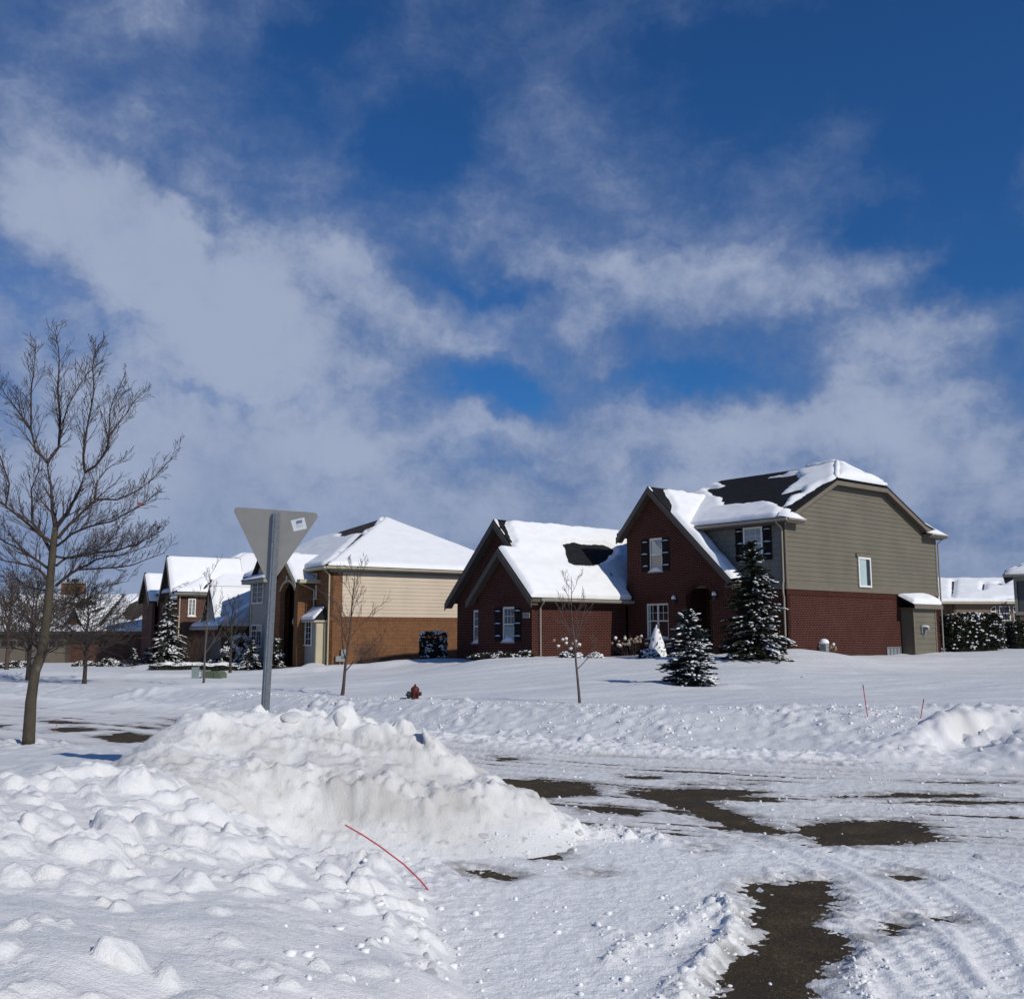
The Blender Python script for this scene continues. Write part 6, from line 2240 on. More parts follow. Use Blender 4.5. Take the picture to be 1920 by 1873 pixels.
M_bark = bark_mat('bark_street_tree', (0.072, 0.058, 0.038), (0.15, 0.125, 0.09))
M_twig = bark_mat('twig', (0.060, 0.042, 0.035))
M_twig2 = bark_mat('twig_brown', (0.085, 0.055, 0.042))
M_twig3 = bark_mat('twig_grey', (0.11, 0.09, 0.08))
M_twig_d = bark_mat('twig_dark', (0.050, 0.040, 0.030))
M_needle = leaf_mat('needles_green', (0.028, 0.034, 0.021))
M_needle_b = leaf_mat('needles_blue', (0.033, 0.043, 0.040))
M_leafd = leaf_mat('evergreen_leaf', (0.032, 0.034, 0.022))
M_dry = leaf_mat('dry_leaf', (0.20, 0.12, 0.07), 0.35)
M_oakleaf = leaf_mat('leaf_red_brown', (0.25, 0.09, 0.05), 0.3)
M_petal = leaf_mat('dry_flower', (0.30, 0.22, 0.15), 0.3)


class Quads:
    """numpy collector for loose leaf-sized quads and small solids"""
    def __init__(self):
        self.v = []
        self.f = []
        self.n = 0

    def quads(self, C, A, B):
        """centres C with half axes A, B (n,3)"""
        n = len(C)
        V = np.stack([C - A, C - B * 0.9, C + A, C + B * 0.9], 1).reshape(-1, 3)
        F_ = np.arange(n * 4).reshape(-1, 4) + self.n
        self.v.append(V)
        self.f.append(F_)
        self.n += n * 4

    def build(self, name, mat, parent):
        me = np_mesh(name, np.concatenate(self.v), np.concatenate(self.f), False)
        me.materials.append(mat)
        return link(bpy.data.objects.new(name, me), parent)


def blob_mesh(name, C, S, mat, parent, seed=0, sub=1, axes=None):
    """lumps of snow: centres C (n,3), half sizes S (n,3)"""
    rs = np.random.RandomState(seed)
    n = len(C)
    jit = rs.uniform(0.72, 1.2, (n, len(ico_v), 1))
    if axes is None:
        V = C[:, None, :] + ico_v[None] * jit * S[:, None, :]
    else:
        A, B, U = axes
        q = ico_v[None] * jit * S[:, None, :]
        V = C[:, None, :] + q[..., 0:1] * A[:, None, :] + q[..., 1:2] * B[:, None, :] + q[..., 2:3] * U[:, None, :]
    Fc = (ico_f[None] + (np.arange(n) * len(ico_v))[:, None, None]).reshape(-1, 3)
    me = np_mesh(name, V.reshape(-1, 3), Fc, True)
    me.materials.append(mat)
    o = link(bpy.data.objects.new(name, me), parent)
    o['kind'] = 'stuff'
    return o


def spruce(px, py, depth, height, radius, seed, needle, snow, label, name='spruce_tree', z=None, tiers=None, droop=0.35, density=1.0, gap=0.25, belly=0.85, sunny=(0.6, -0.5), group=None):
    p = at(px, py, depth)
    base = Vector((p.x, p.y, gz(p.x, p.y) if z is None else z))
    e = empty(name, base, 0, label, 'tree', group)
    rs = np.random.RandomState(seed)
    tb = MB()
    tb.tube([(0, 0, -0.3), (0, 0, height * 0.5), (0, 0, height * 0.97)], [0.03 * height * 0.6 + 0.02, 0.03, 0.008], 7)
    tb.build('trunk', M_twig_d, e)
    q = Quads()
    snC, snS, snA, snB, snU = [], [], [], [], []
    nb = int((tiers or height * 46) * density)
    sd = np.array(sunny) / np.hypot(*sunny)
    for k in range(nb):
        t = (k + rs.uniform(0, 1)) / nb
        t = t ** 1.25 * 0.99 if rs.rand() < 0.85 else rs.uniform(0, 0.9)
        zb = height * (0.03 + 0.95 * t)
        prof = (1 - t) ** belly
        Lb = radius * prof * rs.uniform(0.55, 1.18) * (1 + 0.28 * float(perlin(np.array([math.cos(zb * 5) + t * 9.0]), np.array([t * 5.0 + seed]), seed + 3)[0])) + 0.05
        if rs.rand() < gap * 0.5:
            Lb *= 0.7
        a = rs.uniform(0, 2 * math.pi)
        dr = np.array([math.cos(a), math.sin(a)])
        lift = (0.55 if t > 0.8 else 0.12) * rs.uniform(0.4, 1.3)
        m = max(4, int(Lb / 0.075))
        s = (np.arange(m) + rs.uniform(0, 1, m)) / m
        s = s ** 0.75
        zz = zb + Lb * (lift * s - droop * s * s * (1 - 0.6 * t))
        P = np.stack([dr[0] * Lb * s, dr[1] * Lb * s, zz], -1)
        perp = np.array([-dr[1], dr[0], 0])
        spread = (0.22 * Lb * np.sqrt(np.clip(1.02 - s, 0, 1)) + 0.02)
        off = rs.normal(0, 0.55, m)
        P = P + perp[None] * (off * spread)[:, None]
        P[:, 2] -= np.abs(off) * spread * 0.35
        ln = rs.uniform(0.07, 0.15, m) * (0.7 + 0.1 * height)
        dirn = np.stack([dr[0] + perp[0] * off * 0.8, dr[1] + perp[1] * off * 0.8, rs.uniform(-0.35, 0.25, m) + lift - droop * s], -1)
        dirn /= np.linalg.norm(dirn, axis=1)[:, None]
        up = np.array([0, 0, 1.0])
        sdv = np.cross(dirn, up)
        sdv /= np.linalg.norm(sdv, axis=1)[:, None] + 1e-6
        upv = np.cross(sdv, dirn)
        wd = (ln * rs.uniform(0.28, 0.45, m))[:, None]
        A = dirn * ln[:, None]
        q.quads(P, A, sdv * wd)
        q.quads(P, A * 0.9, upv * wd * 0.7)
        tw = rs.uniform(-1, 1, (m, 1))
        q.quads(P + sdv * wd * 0.8, A * 0.7 + sdv * wd * 0.8, (upv * 0.6 + sdv * 0.4 * tw) * wd)
        q.quads(P - sdv * wd * 0.8, A * 0.7 - sdv * wd * 0.8, (upv * 0.6 - sdv * 0.4 * tw) * wd)
        face = 0.5 + 0.5 * float(dr @ sd)
        clump = 0.5 + 0.9 * float(perlin(np.array([a * 1.6 + seed]), np.array([zb * 2.1 + seed]), seed)[0])
        pr = snow * (0.12 + 1.05 * face) * max(0.0, clump * 1.9 - 0.45) * (1.15 - 0.6 * t) * (0.30 + 0.8 * s)
        hit = rs.rand(m) < pr
        if hit.any():
            c = P[hit] + np.array([0, 0, 1.0]) * (ln[hit, None] * 0.12)
            w = ln[hit] * rs.uniform(0.5, 1.25, hit.sum())
            snC.append(c)
            snS.append(np.stack([w * 1.05, w * 0.42, w * 0.22], -1))
            snA.append(dirn[hit])
            snB.append(sdv[hit])
            snU.append(upv[hit])
    q.build('crown', needle, e)
    if snC:
        blob_mesh('crown_snow', np.concatenate(snC), np.concatenate(snS), M_snow_clump, e, seed, axes=(np.concatenate(snA), np.concatenate(snB), np.concatenate(snU)))
    return e


TWIG_MIN = [0.0028]


def branchlets(mb, P, D, length, rad, level, rg, spread=0.7, up=0.25, kids=(5, 4, 3), sides=(5, 4, 3), curl=0.15, tipz=None):
    """a twig with side twigs; appended to mb"""
    n = 5 if level < 2 else 4
    pts = [P.copy()]
    d = D.normalized()
    for i in range(n):
        d = (d + Vector((rg.uniform(-curl, curl), rg.uniform(-curl, curl), rg.uniform(-curl, curl) + up * 0.16))).normalized()
        pts.append(pts[-1] + d * (length / n))
    rads = [max(TWIG_MIN[0], rad * (1 - 0.8 * i / n)) for i in range(n + 1)]
    mb.tube(pts, rads, sides[min(level, len(sides) - 1)], False)
    if level + 1 < len(kids) + 1 and level < len(kids):
        k = kids[level]
        for j in range(k):
            f = 0.18 + 0.78 * (j + rg.uniform(0, 0.9)) / k
            i = min(n - 1, int(f * n))
            q = pts[i].lerp(pts[i + 1], f * n - i)
            ax = Vector((rg.uniform(-1, 1), rg.uniform(-1, 1), rg.uniform(-0.5, 0.9)))
            dd = (pts[i + 1] - pts[i]).normalized()
            side = (ax - dd * ax.dot(dd)).normalized()
            nd = (dd * (1 - spread * 0.45) + side * spread).normalized()
            branchlets(mb, q, nd, length * rg.uniform(0.35, 0.62) * (1.1 - 0.4 * f), rads[i] * 0.6, level + 1, rg, spread, up, kids, sides, curl)


def bare_tree(px, py, depth, height, trunk_r, crown_w, seed, label, mat=None, name='bare_tree', first=0.3, nlimb=9, kids=(6, 4, 3), lean=(0, 0), up=0.4, spread=0.65, limb_len=None, flat=1.0, trunk_mat=None, group=None, forks=0, steep=0.8):
    mat = mat or M_twig
    TWIG_MIN[0] = max(0.0030, 0.00016 * depth)
    p = at(px, py, depth)
    base = Vector((p.x, p.y, gz(p.x, p.y)))
    e = empty(name, base, 0, label, 'tree', group)
    rg = random.Random(seed)
    pts, n = [], 8
    for i in range(n + 1):
        t = i / n
        pts.append(Vector((lean[0] * t + rg.uniform(-1, 1) * 0.012 * height * t, lean[1] * t + rg.uniform(-1, 1) * 0.012 * height * t, -0.25 + (height + 0.25) * t * 0.93)))
    rr = [max(0.006, trunk_r * (1 - 0.88 * i / n) * (1.25 if i == 0 else 1)) for i in range(n + 1)]
    tb = MB(); tb.tube(pts, rr, 7); tb.build('trunk', trunk_mat or mat, e, True)
    cb = MB()
    for k in range(nlimb):
        f = first + (0.97 - first) * (k + rg.uniform(0, 0.8)) / nlimb
        i = min(n - 1, int(f * n))
        q = pts[i].lerp(pts[i + 1], f * n - i)
        a = k * 2.4 + rg.uniform(-0.5, 0.5)
        el = steep * rg.uniform(0.7, 1.25) + 0.25 * f
        d = Vector((math.cos(a), math.sin(a), el * flat)).normalized()
        Lb = (limb_len or crown_w) * rg.uniform(0.7, 1.1) * (1.15 - 0.75 * max(0, (f - first) / (1 - first)))
        branchlets(cb, q, d, Lb, max(0.008, rr[i] * 0.45), 0, rg, spread, up, kids)
    cb.build('crown', mat, e)
    TWIG_MIN[0] = 0.0028
    return e


# ------------------------------------------------------------------ the large street tree on the left verge
TD = 17.0
tp = at(57, 1384, TD)
tree = empty('street_tree', (tp.x, tp.y, gz(tp.x, tp.y)), 0, 'tall bare street tree with a leaning mottled trunk on the near verge', 'tree')
TB = Vector(tree.location)
rgt = random.Random(77)


def tpt(px, py, dy=0.0):
    return at(px, py, TD + dy) - TB


trunk_px = [(53, 1395), (54, 1381), (58, 1314), (66, 1258), (79, 1224), (85, 1179), (90, 1134), (94, 1090), (97, 1056), (100, 1023), (104, 989)]
tw_ = [0.105, 0.100, 0.088, 0.082, 0.088, 0.074, 0.070, 0.066, 0.062, 0.058, 0.050]
mb = MB(); mb.tube([tpt(x, y) for x, y in trunk_px], tw_, 12); mb.build('trunk', M_bark, tree, True)
LIMBS = [   # traced limbs: start radius, depth drift, points
    (0.046, 0.3, [(104, 989), (99, 959), (96, 907), (88, 866)]),
    (0.030, 0.6, [(88, 866), (110, 838), (114, 800), (109, 754), (110, 702), (110, 651), (102, 616)]),
    (0.026, -0.2, [(88, 866), (67, 846), (58, 805), (59, 741), (63, 702), (68, 646)]),
    (0.018, 0.8, [(58, 805), (40, 780), (15, 745), (-5, 715)]),
    (0.014, 0.2, [(114, 800), (128, 760), (150, 720), (168, 695)]),
    (0.042, -0.4, [(104, 989), (128, 959), (146, 928), (160, 887)]),
    (0.024, -1.0, [(160, 887), (156, 851), (166, 792), (177, 733), (174, 684), (179, 654)]),
    (0.026, -0.6, [(160, 887), (179, 874), (202, 843), (205, 818), (205, 779), (213, 749), (236, 697)]),
    (0.016, 0.3, [(205, 818), (223, 792), (243, 769), (262, 738)]),
    (0.030, 0.8, [(110, 1010), (128, 984), (159, 956), (179, 936), (220, 936), (256, 920), (289, 895), (336, 845)]),
    (0.026, -1.0, [(108, 1023), (133, 1002), (166, 987), (210, 977), (256, 951), (296, 925)]),
    (0.020, 0.2, [(179, 936), (182, 905), (200, 880), (225, 862)]),
    (0.024, 1.2, [(104, 1043), (133, 1046), (179, 1036), (218, 1000), (232, 972)]),
    (0.020, -1.2, [(179, 1036), (220, 1032), (256, 1020), (307, 992)]),
    (0.030, -0.3, [(105, 1099), (126, 1081), (146, 1067), (191, 1065), (247, 1060), (309, 1036)]),
    (0.024, 1.0, [(106, 1060), (126, 1045), (157, 1038), (191, 1029), (240, 1010)]),
    (0.022, -0.8, [(146, 1067), (180, 1050), (230, 1040), (290, 1020)]),
    (0.030, 0.6, [(96, 1033), (77, 1000), (61, 982), (60, 954), (58, 918), (72, 882), (76, 856)]),
    (0.032, -0.8, [(100, 1020), (77, 1005), (38, 971), (10, 948), (17, 907), (0, 856), (-25, 820)]),
    (0.022, 0.4, [(10, 948), (-20, 930), (-60, 900)]),
    (0.026, 1.0, [(90, 1066), (61, 1046), (26, 1023), (0, 1010), (-45, 985)]),
    (0.028, -0.5, [(88, 1085), (72, 1067), (29, 1054), (0, 1048), (-50, 1030)]),
    (0.018, 0.8, [(90, 1107), (67, 1105), (45, 1094), (29, 1085), (0, 1090)]),
    (0.020, 0.7, [(89, 1150), (117, 1140), (143, 1118), (180, 1100), (240, 1090)]),
    (0.020, -0.7, [(86, 1179), (60, 1165), (30, 1150), (5, 1120)]),
    (0.018, 0.5, [(85, 1182), (117, 1157), (145, 1135), (175, 1120)]),
    (0.016, -0.9, [(79, 1224), (105, 1212), (135, 1206), (165, 1190)]),
    (0.016, 0.9, [(78, 1226), (58, 1205), (30, 1196), (0, 1180)]),
]
cb = MB()
for (r0, dd, pts) in LIMBS:
    n = len(pts)
    P = []
    for i, (x, y) in enumerate(pts):
        f = i / (n - 1)
        P.append(tpt(x + rgt.uniform(-1, 1), y + rgt.uniform(-1, 1), dd * f))
    # resample and wiggle a little
    Q = []
    for i in range(n - 1):
        for s in (0, 0.5):
            w = Vector((rgt.uniform(-1, 1), rgt.uniform(-1, 1), rgt.uniform(-1, 1))) * (0.012 if s else 0)
            Q.append(P[i].lerp(P[i + 1], s) + w)
    Q.append(P[-1])
    m = len(Q)
    rads = [max(0.004, r0 * (1 - 0.85 * i / (m - 1))) for i in range(m)]
    cb.tube(Q, rads, 6, False)
    total_len = sum((Q[i + 1] - Q[i]).length for i in range(m - 1))
    k = int(total_len / 0.085)
    for j in range(k):
        f = 0.12 + 0.88 * (j + rgt.random()) / k
        i = min(m - 2, int(f * (m - 1)))
        q = Q[i].lerp(Q[i + 1], f * (m - 1) - i)
        dv = (Q[i + 1] - Q[i]).normalized()
        ax = Vector((rgt.uniform(-1, 1), rgt.uniform(-1, 1), rgt.uniform(-0.4, 0.9)))
        side = (ax - dv * ax.dot(dv)).normalized()
        nd = (dv * 0.8 + side * 0.55 + Vector((0.0, 0, 0.26))).normalized()
        branchlets(cb, q, nd, rgt.uniform(0.30, 0.78) * (1.1 - 0.62 * f), max(0.0055, rads[i] * 0.42), 1, rgt, 0.5, 0.12, (0, 5, 2), (5, 3, 3), 0.06)
cb.build('crown', M_twig, tree)
lf_ = Quads()
c = np.array([tpt(262, 945, -0.9)])
lf_.quads(c, np.array([[0.045, 0.02, -0.02]]), np.array([[0.015, 0.02, 0.035]]))
lf_.build('dry_leaf', M_oakleaf, tree)

# ------------------------------------------------------------------ smaller bare trees
bare_tree(1088, 1316, 26, 3.55, 0.040, 1.0, 11, 'slender bare sapling in front of the brick garage wing', M_twig3, first=0.28, nlimb=10, kids=(4, 3), lean=(-0.25, 0), up=0.6, spread=0.5, steep=1.1, limb_len=1.15)
bare_tree(641, 1301, 33, 4.5, 0.060, 1.5, 12, 'upright bare tree with fine twigs in front of the tan siding', M_twig2, first=0.22, nlimb=10, kids=(6, 4), lean=(0.4, 0), up=0.6, spread=0.5, steep=1.5, limb_len=1.75)
bare_tree(381, 1287, 40, 5.2, 0.055, 1.3, 13, 'thin bare tree beside the green utility boxes', M_twig3, first=0.3, nlimb=9, kids=(4, 3), lean=(0.1, 0), up=0.5, spread=0.55, steep=1.2, limb_len=1.4)
bare_tree(431, 1263, 50, 3.9, 0.085, 1.3, 14, 'dark dense bare tree behind the green utility boxes', M_twig_d, first=0.3, nlimb=14, kids=(6, 4), up=0.5, spread=0.6, steep=1.1, limb_len=1.5)
bare_tree(158, 1279, 42, 4.1, 0.10, 2.4, 15, 'low spreading bare tree with dense fine twigs on the far verge', M_twig_d, first=0.30, nlimb=34, kids=(10, 6), up=0.06, spread=0.55, steep=0.30, limb_len=2.7)
bare_tree(52, 1273, 46, 4.6, 0.11, 2.4, 16, 'wide bare tree with a grey trunk standing behind the leaning street tree', M_twig_d, first=0.25, nlimb=30, kids=(9, 6), up=0.12, spread=0.6, steep=0.45, limb_len=2.7)
bare_tree(12, 1253, 60, 5.5, 0.14, 2.5, 17, 'reddish bare tree at the far left edge near the low house', M_twig2, first=0.2, nlimb=18, kids=(8, 5), up=0.5, spread=0.6, steep=1.0, limb_len=2.6)
bare_tree(60, 1250, 70, 6.5, 0.16, 2.5, 18, 'tall hazy bare tree in front of the low house roof', M_twig3, first=0.3, nlimb=16, kids=(8, 5), up=0.5, spread=0.6, steep=1.2, limb_len=2.6)
bare_tree(1890, 1215, 60, 3.0, 0.05, 0.9, 19, 'small bare tree beside the tall hedge and the brown house', M_twig_d, first=0.4, nlimb=8, kids=(4, 3), up=0.5, spread=0.6, steep=1.0)

# ------------------------------------------------------------------ evergreens
spruce(1415, 1231, 39.0, 4.7, 1.45, 21, M_needle, 0.6, 'tall dark spruce with snow on its branches beside the entry', belly=0.62, droop=0.25, density=2.2)
spruce(1294, 1283, 31.0, 2.42, 0.95, 22, M_needle_b, 1.15, 'small blue spruce dusted with snow standing alone on the lawn', belly=0.62, droop=0.15, density=3.4)
spruce(313, 1247, 62.0, 4.4, 1.35, 23, M_needle, 1.1, 'snowy tiered spruce in front of the brown brick house', belly=0.75, droop=0.4, density=1.0)
spruce(251, 1240, 66.0, 1.15, 0.42, 24, M_needle, 1.5, 'small snowy conical evergreen, left one of two by the low house', name='conical_evergreen', belly=0.6, density=1.4)
spruce(276, 1241, 64.0, 1.25, 0.45, 25, M_needle, 1.5, 'small snowy conical evergreen, right one of two by the low house', name='conical_evergreen', belly=0.6, density=1.4)
spruce(472, 1244, 58.0, 1.65, 0.75, 26, M_needle, 1.6, 'rounded snow-capped evergreen left of the sign post by the tall bay', name='rounded_evergreen', belly=0.42, density=1.6)
spruce(518, 1246, 56.0, 1.7, 0.48, 27, M_needle, 1.6, 'narrow snow-capped evergreen right of the sign post by the arched entry', name='rounded_evergreen', belly=0.42, density=1.6)

# dwarf spruce almost buried in snow: a cone of snow with green tips
p = at(1232, 1229, 43.5)
ds = empty('dwarf_spruce', (p.x, p.y, gz(p.x, p.y)), 0, 'cone-shaped dwarf spruce plastered with snow under the front window', 'tree')
rs = np.random.RandomState(31)
K, J = 26, 18
vs = []
for j in range(J):
    t = j / (J - 1)
    for k in range(K):
        a = 2 * math.pi * k / K
        r_ = 0.47 * (1 - t) ** 0.8 * (1 + 0.18 * float(perlin(np.array([a * 2.2]), np.array([t * 7]), 5)[0])) + 0.015
        vs.append((r_ * math.cos(a), r_ * math.sin(a), 1.5 * t - 0.05))
fc = [(j * K + k, j * K + (k + 1) % K, (j + 1) * K + (k + 1) % K, (j + 1) * K + k) for j in range(J - 1) for k in range(K)]
mb = MB(); mb.add(vs, fc); mb.build('snow_coat', M_snow_clump, ds, True)
q = Quads()
n = 420
t = rs.uniform(0.05, 0.97, n); a = rs.uniform(0, 6.28, n)
r_ = 0.47 * (1 - t) ** 0.8 + 0.03
C = np.stack([r_ * np.cos(a), r_ * np.sin(a), 1.5 * t], -1)
keep = perlin(a * 2.0, t * 6.0, 9) > 0.12
C = C[keep]
A = rs.normal(0, 0.035, C.shape); B = rs.normal(0, 0.02, C.shape)
q.quads(C, A, B); q.build('crown', M_needle, ds)


def leafy_mass(name, label, cat, px, py, depth, fn_pts, nleaf, leaf, mat, snow_n, snow_sz, seed, snow_bias=0.6, z=None, parent_stem=True, group=None, core=None, core_mat=None):
    """hedge or shrub: leaf-sized quads through a volume given by fn_pts(rs, n) -> (points, outward)"""
    p = at(px, py, depth)
    e = empty(name, (p.x, p.y, gz(p.x, p.y) if z is None else z), 0, label, cat, group)
    rs = np.random.RandomState(seed)
    P, N = fn_pts(rs, nleaf)
    q = Quads()
    D = N + rs.normal(0, 0.6, P.shape)
    D /= np.linalg.norm(D, axis=1)[:, None]
    S = np.cross(D, rs.normal(0, 1, P.shape))
    S /= np.linalg.norm(S, axis=1)[:, None] + 1e-6
    ln = rs.uniform(0.6, 1.3, (len(P), 1)) * leaf
    q.quads(P, D * ln, S * ln * 0.5)
    q.build('foliage', mat, e)
    if core is not None:
        cm = MB(); core(cm); cm.build('stems', core_mat or M_leafd, e)
    if snow_n:
        P, N = fn_pts(rs, snow_n * 6)
        w = np.clip(N[:, 2], 0, 1) * 0.9 + np.clip(N[:, 0] * 0.5 - N[:, 1] * 0.5, 0, 1) * snow_bias * 0.9 + 0.15
        w *= smooth(-0.25, 0.3, perlin(P[:, 0] * 2.4 + seed, P[:, 2] * 2.4 + P[:, 1], seed))
        k = rs.rand(len(P)) < w
        P, N = P[k], N[k]
        sz = rs.uniform(0.5, 1.2, (len(P), 1)) * snow_sz
        blob_mesh('foliage_snow', P + N * leaf * 0.3, sz * np.array([[1, 1, 0.55]]), M_snow_clump, e, seed)
    return e


def box_pts(w, d, h, round_=0.25):
    def f(rs, n):
        P = rs.uniform(-1, 1, (n, 3))
        ax = rs.choice(5, n, p=[0.2, 0.2, 0.2, 0.2, 0.2])
        for i, (k, s) in enumerate([(0, 1), (0, -1), (1, 1), (1, -1), (2, 1)]):
            P[ax == i, k] = s
        L4 = (np.abs(P) ** 6).sum(1) ** (1 / 6)
        P = P / L4[:, None]
        N = np.sign(P) * np.abs(P) ** 5
        N /= np.linalg.norm(N, axis=1)[:, None]
        bump_ = 1 + 0.10 * perlin(P[:, 0] * 3 + P[:, 1] * 2, P[:, 2] * 3 + 7, 3)
        P = P * (bump_ * rs.uniform(0.86, 1.03, n))[:, None]
        return P * np.array([w / 2, d / 2, h / 2]) + np.array([0, 0, h / 2]), N
    return f


def dome_pts(w, d, h):
    def f(rs, n):
        N = rs.normal(0, 1, (n, 3))
        N[:, 2] = np.abs(N[:, 2])
        N /= np.linalg.norm(N, axis=1)[:, None]
        b = 1 + 0.18 * perlin(N[:, 0] * 3 + N[:, 1] * 2, N[:, 2] * 3 + 7, 3)
        return N * np.array([w / 2, d / 2, h]) * (b * rs.uniform(0.7, 1.03, n))[:, None], N
    return f


def corebox(w, d, h):
    def f(mb):
        mb.box(-w / 2 * 0.74, w / 2 * 0.74, -d / 2 * 0.74, d / 2 * 0.74, -0.2, h * 0.8)
    return f


leafy_mass('tall_hedge', 'tall dark evergreen hedge flecked with snow at the corner of the brick house', 'hedge', 1822, 1221, 53.5, box_pts(3.0, 1.6, 1.95), 9000, 0.085, M_leafd, 420, 0.075, 41, core=corebox(3.0, 1.6, 1.95))
leafy_mass('clipped_shrub', 'clipped square evergreen shrub with snow beside the orange brick wall', 'shrub', 812, 1242, 51.5, box_pts(1.35, 1.2, 1.5), 5200, 0.06, M_leafd, 340, 0.07, 42, core=corebox(1.35, 1.2, 1.5))
leafy_mass('evergreen_shrub', 'dark evergreen shrub at the right edge in front of the grey house', 'shrub', 1918, 1217, 56, box_pts(1.6, 1.4, 1.5), 3200, 0.08, M_leafd, 30, 0.08, 43, core=corebox(1.6, 1.4, 1.5))
leafy_mass('snowy_shrub', 'bushy grey-green shrub full of snow behind the dark bare tree', 'shrub', 447, 1243, 60, dome_pts(2.4, 1.6, 2.0), 3200, 0.07, M_leafd, 700, 0.06, 44)
# low clipped hedges with snow on top, in front of the brown brick house
for (px, d, w, lab, sd) in [(345, 60, 4.0, 'low snow-topped hedge, left stretch before the brown brick house', 45), (437, 58.5, 3.6, 'low snow-topped hedge, right stretch before the brown brick house', 46)]:
    e = leafy_mass('low_hedge', lab, 'hedge', px, 1250, d, box_pts(w, 0.8, 0.36), 2600, 0.05, M_leafd, 0, 0.05, sd, core=corebox(w, 0.8, 0.42))
    mb = MB()
    K, J = 26, 8
    vs = []
    for j in range(J):
        for i in range(K):
            s, t = i / (K - 1) * 2 - 1, j / (J - 1) * 2 - 1
            hh = 0.15 * max(0, 1 - s ** 4) ** 0.5 * max(0, 1 - t ** 4) ** 0.5 * (1 + 1.1 * float(perlin(np.array([s * 5 + sd]), np.array([t * 2.0]), sd)[0]))
            vs.append((s * w * 0.48, t * 0.40, 0.27 + 0.10 * float(perlin(np.array([s * 3.1 + sd]), np.array([0.5]), sd + 2)[0]) + hh))
    mb.add(vs, [(j * K + i, j * K + i + 1, (j + 1) * K + i + 1, (j + 1) * K + i) for j in range(J - 1) for i in range(K - 1)])
    mb.build('hedge_snow', M_snow_clump, e, True)
# shrubs half buried along the houses
for (px, py, d, w, h, lab, sd, sn) in [(1217, 1226, 42.8, 0.95, 0.42, 'low shrub under a thick snow cap right of the hydrangeas', 51, 150), (1117, 1233, 43.4, 0.7, 0.22, 'flattened shrub under snow below the garage wing wall', 52, 70),
                                   (1072, 1234, 43.2, 1.1, 0.28, 'dark low shrub under snow behind the slender sapling', 53, 90), (930, 1236, 44.2, 2.6, 0.24, 'long low brown-green shrub under the garage wing windows', 54, 60),
                                   (405, 1245, 61, 1.5, 0.55, 'dark low shrub under snow beside the low hedges', 55, 120), (205, 1246, 66, 1.6, 0.55, 'snow-laden low shrub near the low house', 56, 160),
                                   (30, 1246, 66, 2.2, 0.45, 'snow-laden hedge clump at the far left edge', 57, 200), (160, 1243, 68, 1.8, 0.35, 'snow-covered ground shrub behind the low spreading tree', 58, 160), (985, 1233, 44.0, 0.8, 0.25, 'small grey shrub under the house number stone', 59, 40)]:
    leafy_mass('low_shrub', lab, 'shrub', px, py, d, dome_pts(w, w * 0.7, h), int(700 + 1100 * w), 0.055, M_leafd, sn, 0.06, sd)


def twig_shrub(px, py, depth, w, h, seed, label, mat, n=26, heads=0, head_mat=None, snow_heads=0, name='bare_shrub', kids=(4, 3), spread=0.5):
    p = at(px, py, depth)
    e = empty(name, (p.x, p.y, gz(p.x, p.y) - 0.05), 0, label, 'shrub')
    rg = random.Random(seed)
    mb = MB()
    tips = []
    for k in range(n):
        a = rg.uniform(0, 6.28)
        rr = rg.uniform(0, 0.2) * w
        d = Vector((math.cos(a) * rg.uniform(0.05, 0.6) * w / h, math.sin(a) * rg.uniform(0.05, 0.6) * w / h, 1)).normalized()
        L_ = h * rg.uniform(0.6, 1.05)
        P0 = Vector((math.cos(a) * rr, math.sin(a) * rr, 0))
        branchlets(mb, P0, d, L_, 0.008, 0, rg, spread, 0.1, kids, (4, 3, 3))
        tips.append(P0 + d * L_)
    mb.build('stems', mat, e)
    if heads:
        C = np.array([tuple(t) for t in tips[:heads]])
        blob_mesh('dry_flower_heads', C, np.full((len(C), 3), 0.075), head_mat, e, seed)
    if snow_heads:
        C = np.array([tuple(t) for t in tips[:snow_heads]]) + np.array([0, 0, 0.05])
        blob_mesh('flower_snow', C, np.full((len(C), 3), 0.085) * np.array([[1, 1, 0.8]]), M_snow_clump, e, seed + 1)
    return e


twig_shrub(1185, 1228, 44.2, 1.5, 1.0, 61, 'dry hydrangea with brown and snow-capped heads at the corner of the wing', M_twig2, 26, 26, M_petal, 9, 'hydrangea', (2, 1))
twig_shrub(1066, 1233, 43.6, 1.3, 0.85, 62, 'dry hydrangea with snow balls behind the slender sapling', M_twig2, 22, 14, M_petal, 11, 'hydrangea', (2, 1))
twig_shrub(1555, 1225, 43.2, 0.9, 0.5, 63, 'dry tan shrub at the foot of the lit brick side wall', M_dry, 22, 12, M_petal, 6, 'hydrangea', (3, 2))
twig_shrub(690, 1246, 52.5, 1.6, 1.6, 64, 'brown twiggy shrub against the orange brick wall', M_twig2, 34, name='bare_shrub', kids=(5, 4))
twig_shrub(362, 1243, 62.5, 1.7, 2.0, 65, 'brown weeping bare shrub by the brown brick house', M_twig2, 50, kids=(5, 3))
twig_shrub(240, 1243, 65, 1.6, 0.6, 66, 'grey low bare shrub between the conical evergreens', M_twig3, 26, kids=(4, 3))
twig_shrub(190, 1244, 68, 2.0, 0.7, 67, 'brown low bare shrub before the low house', M_twig2, 26, kids=(4, 3))
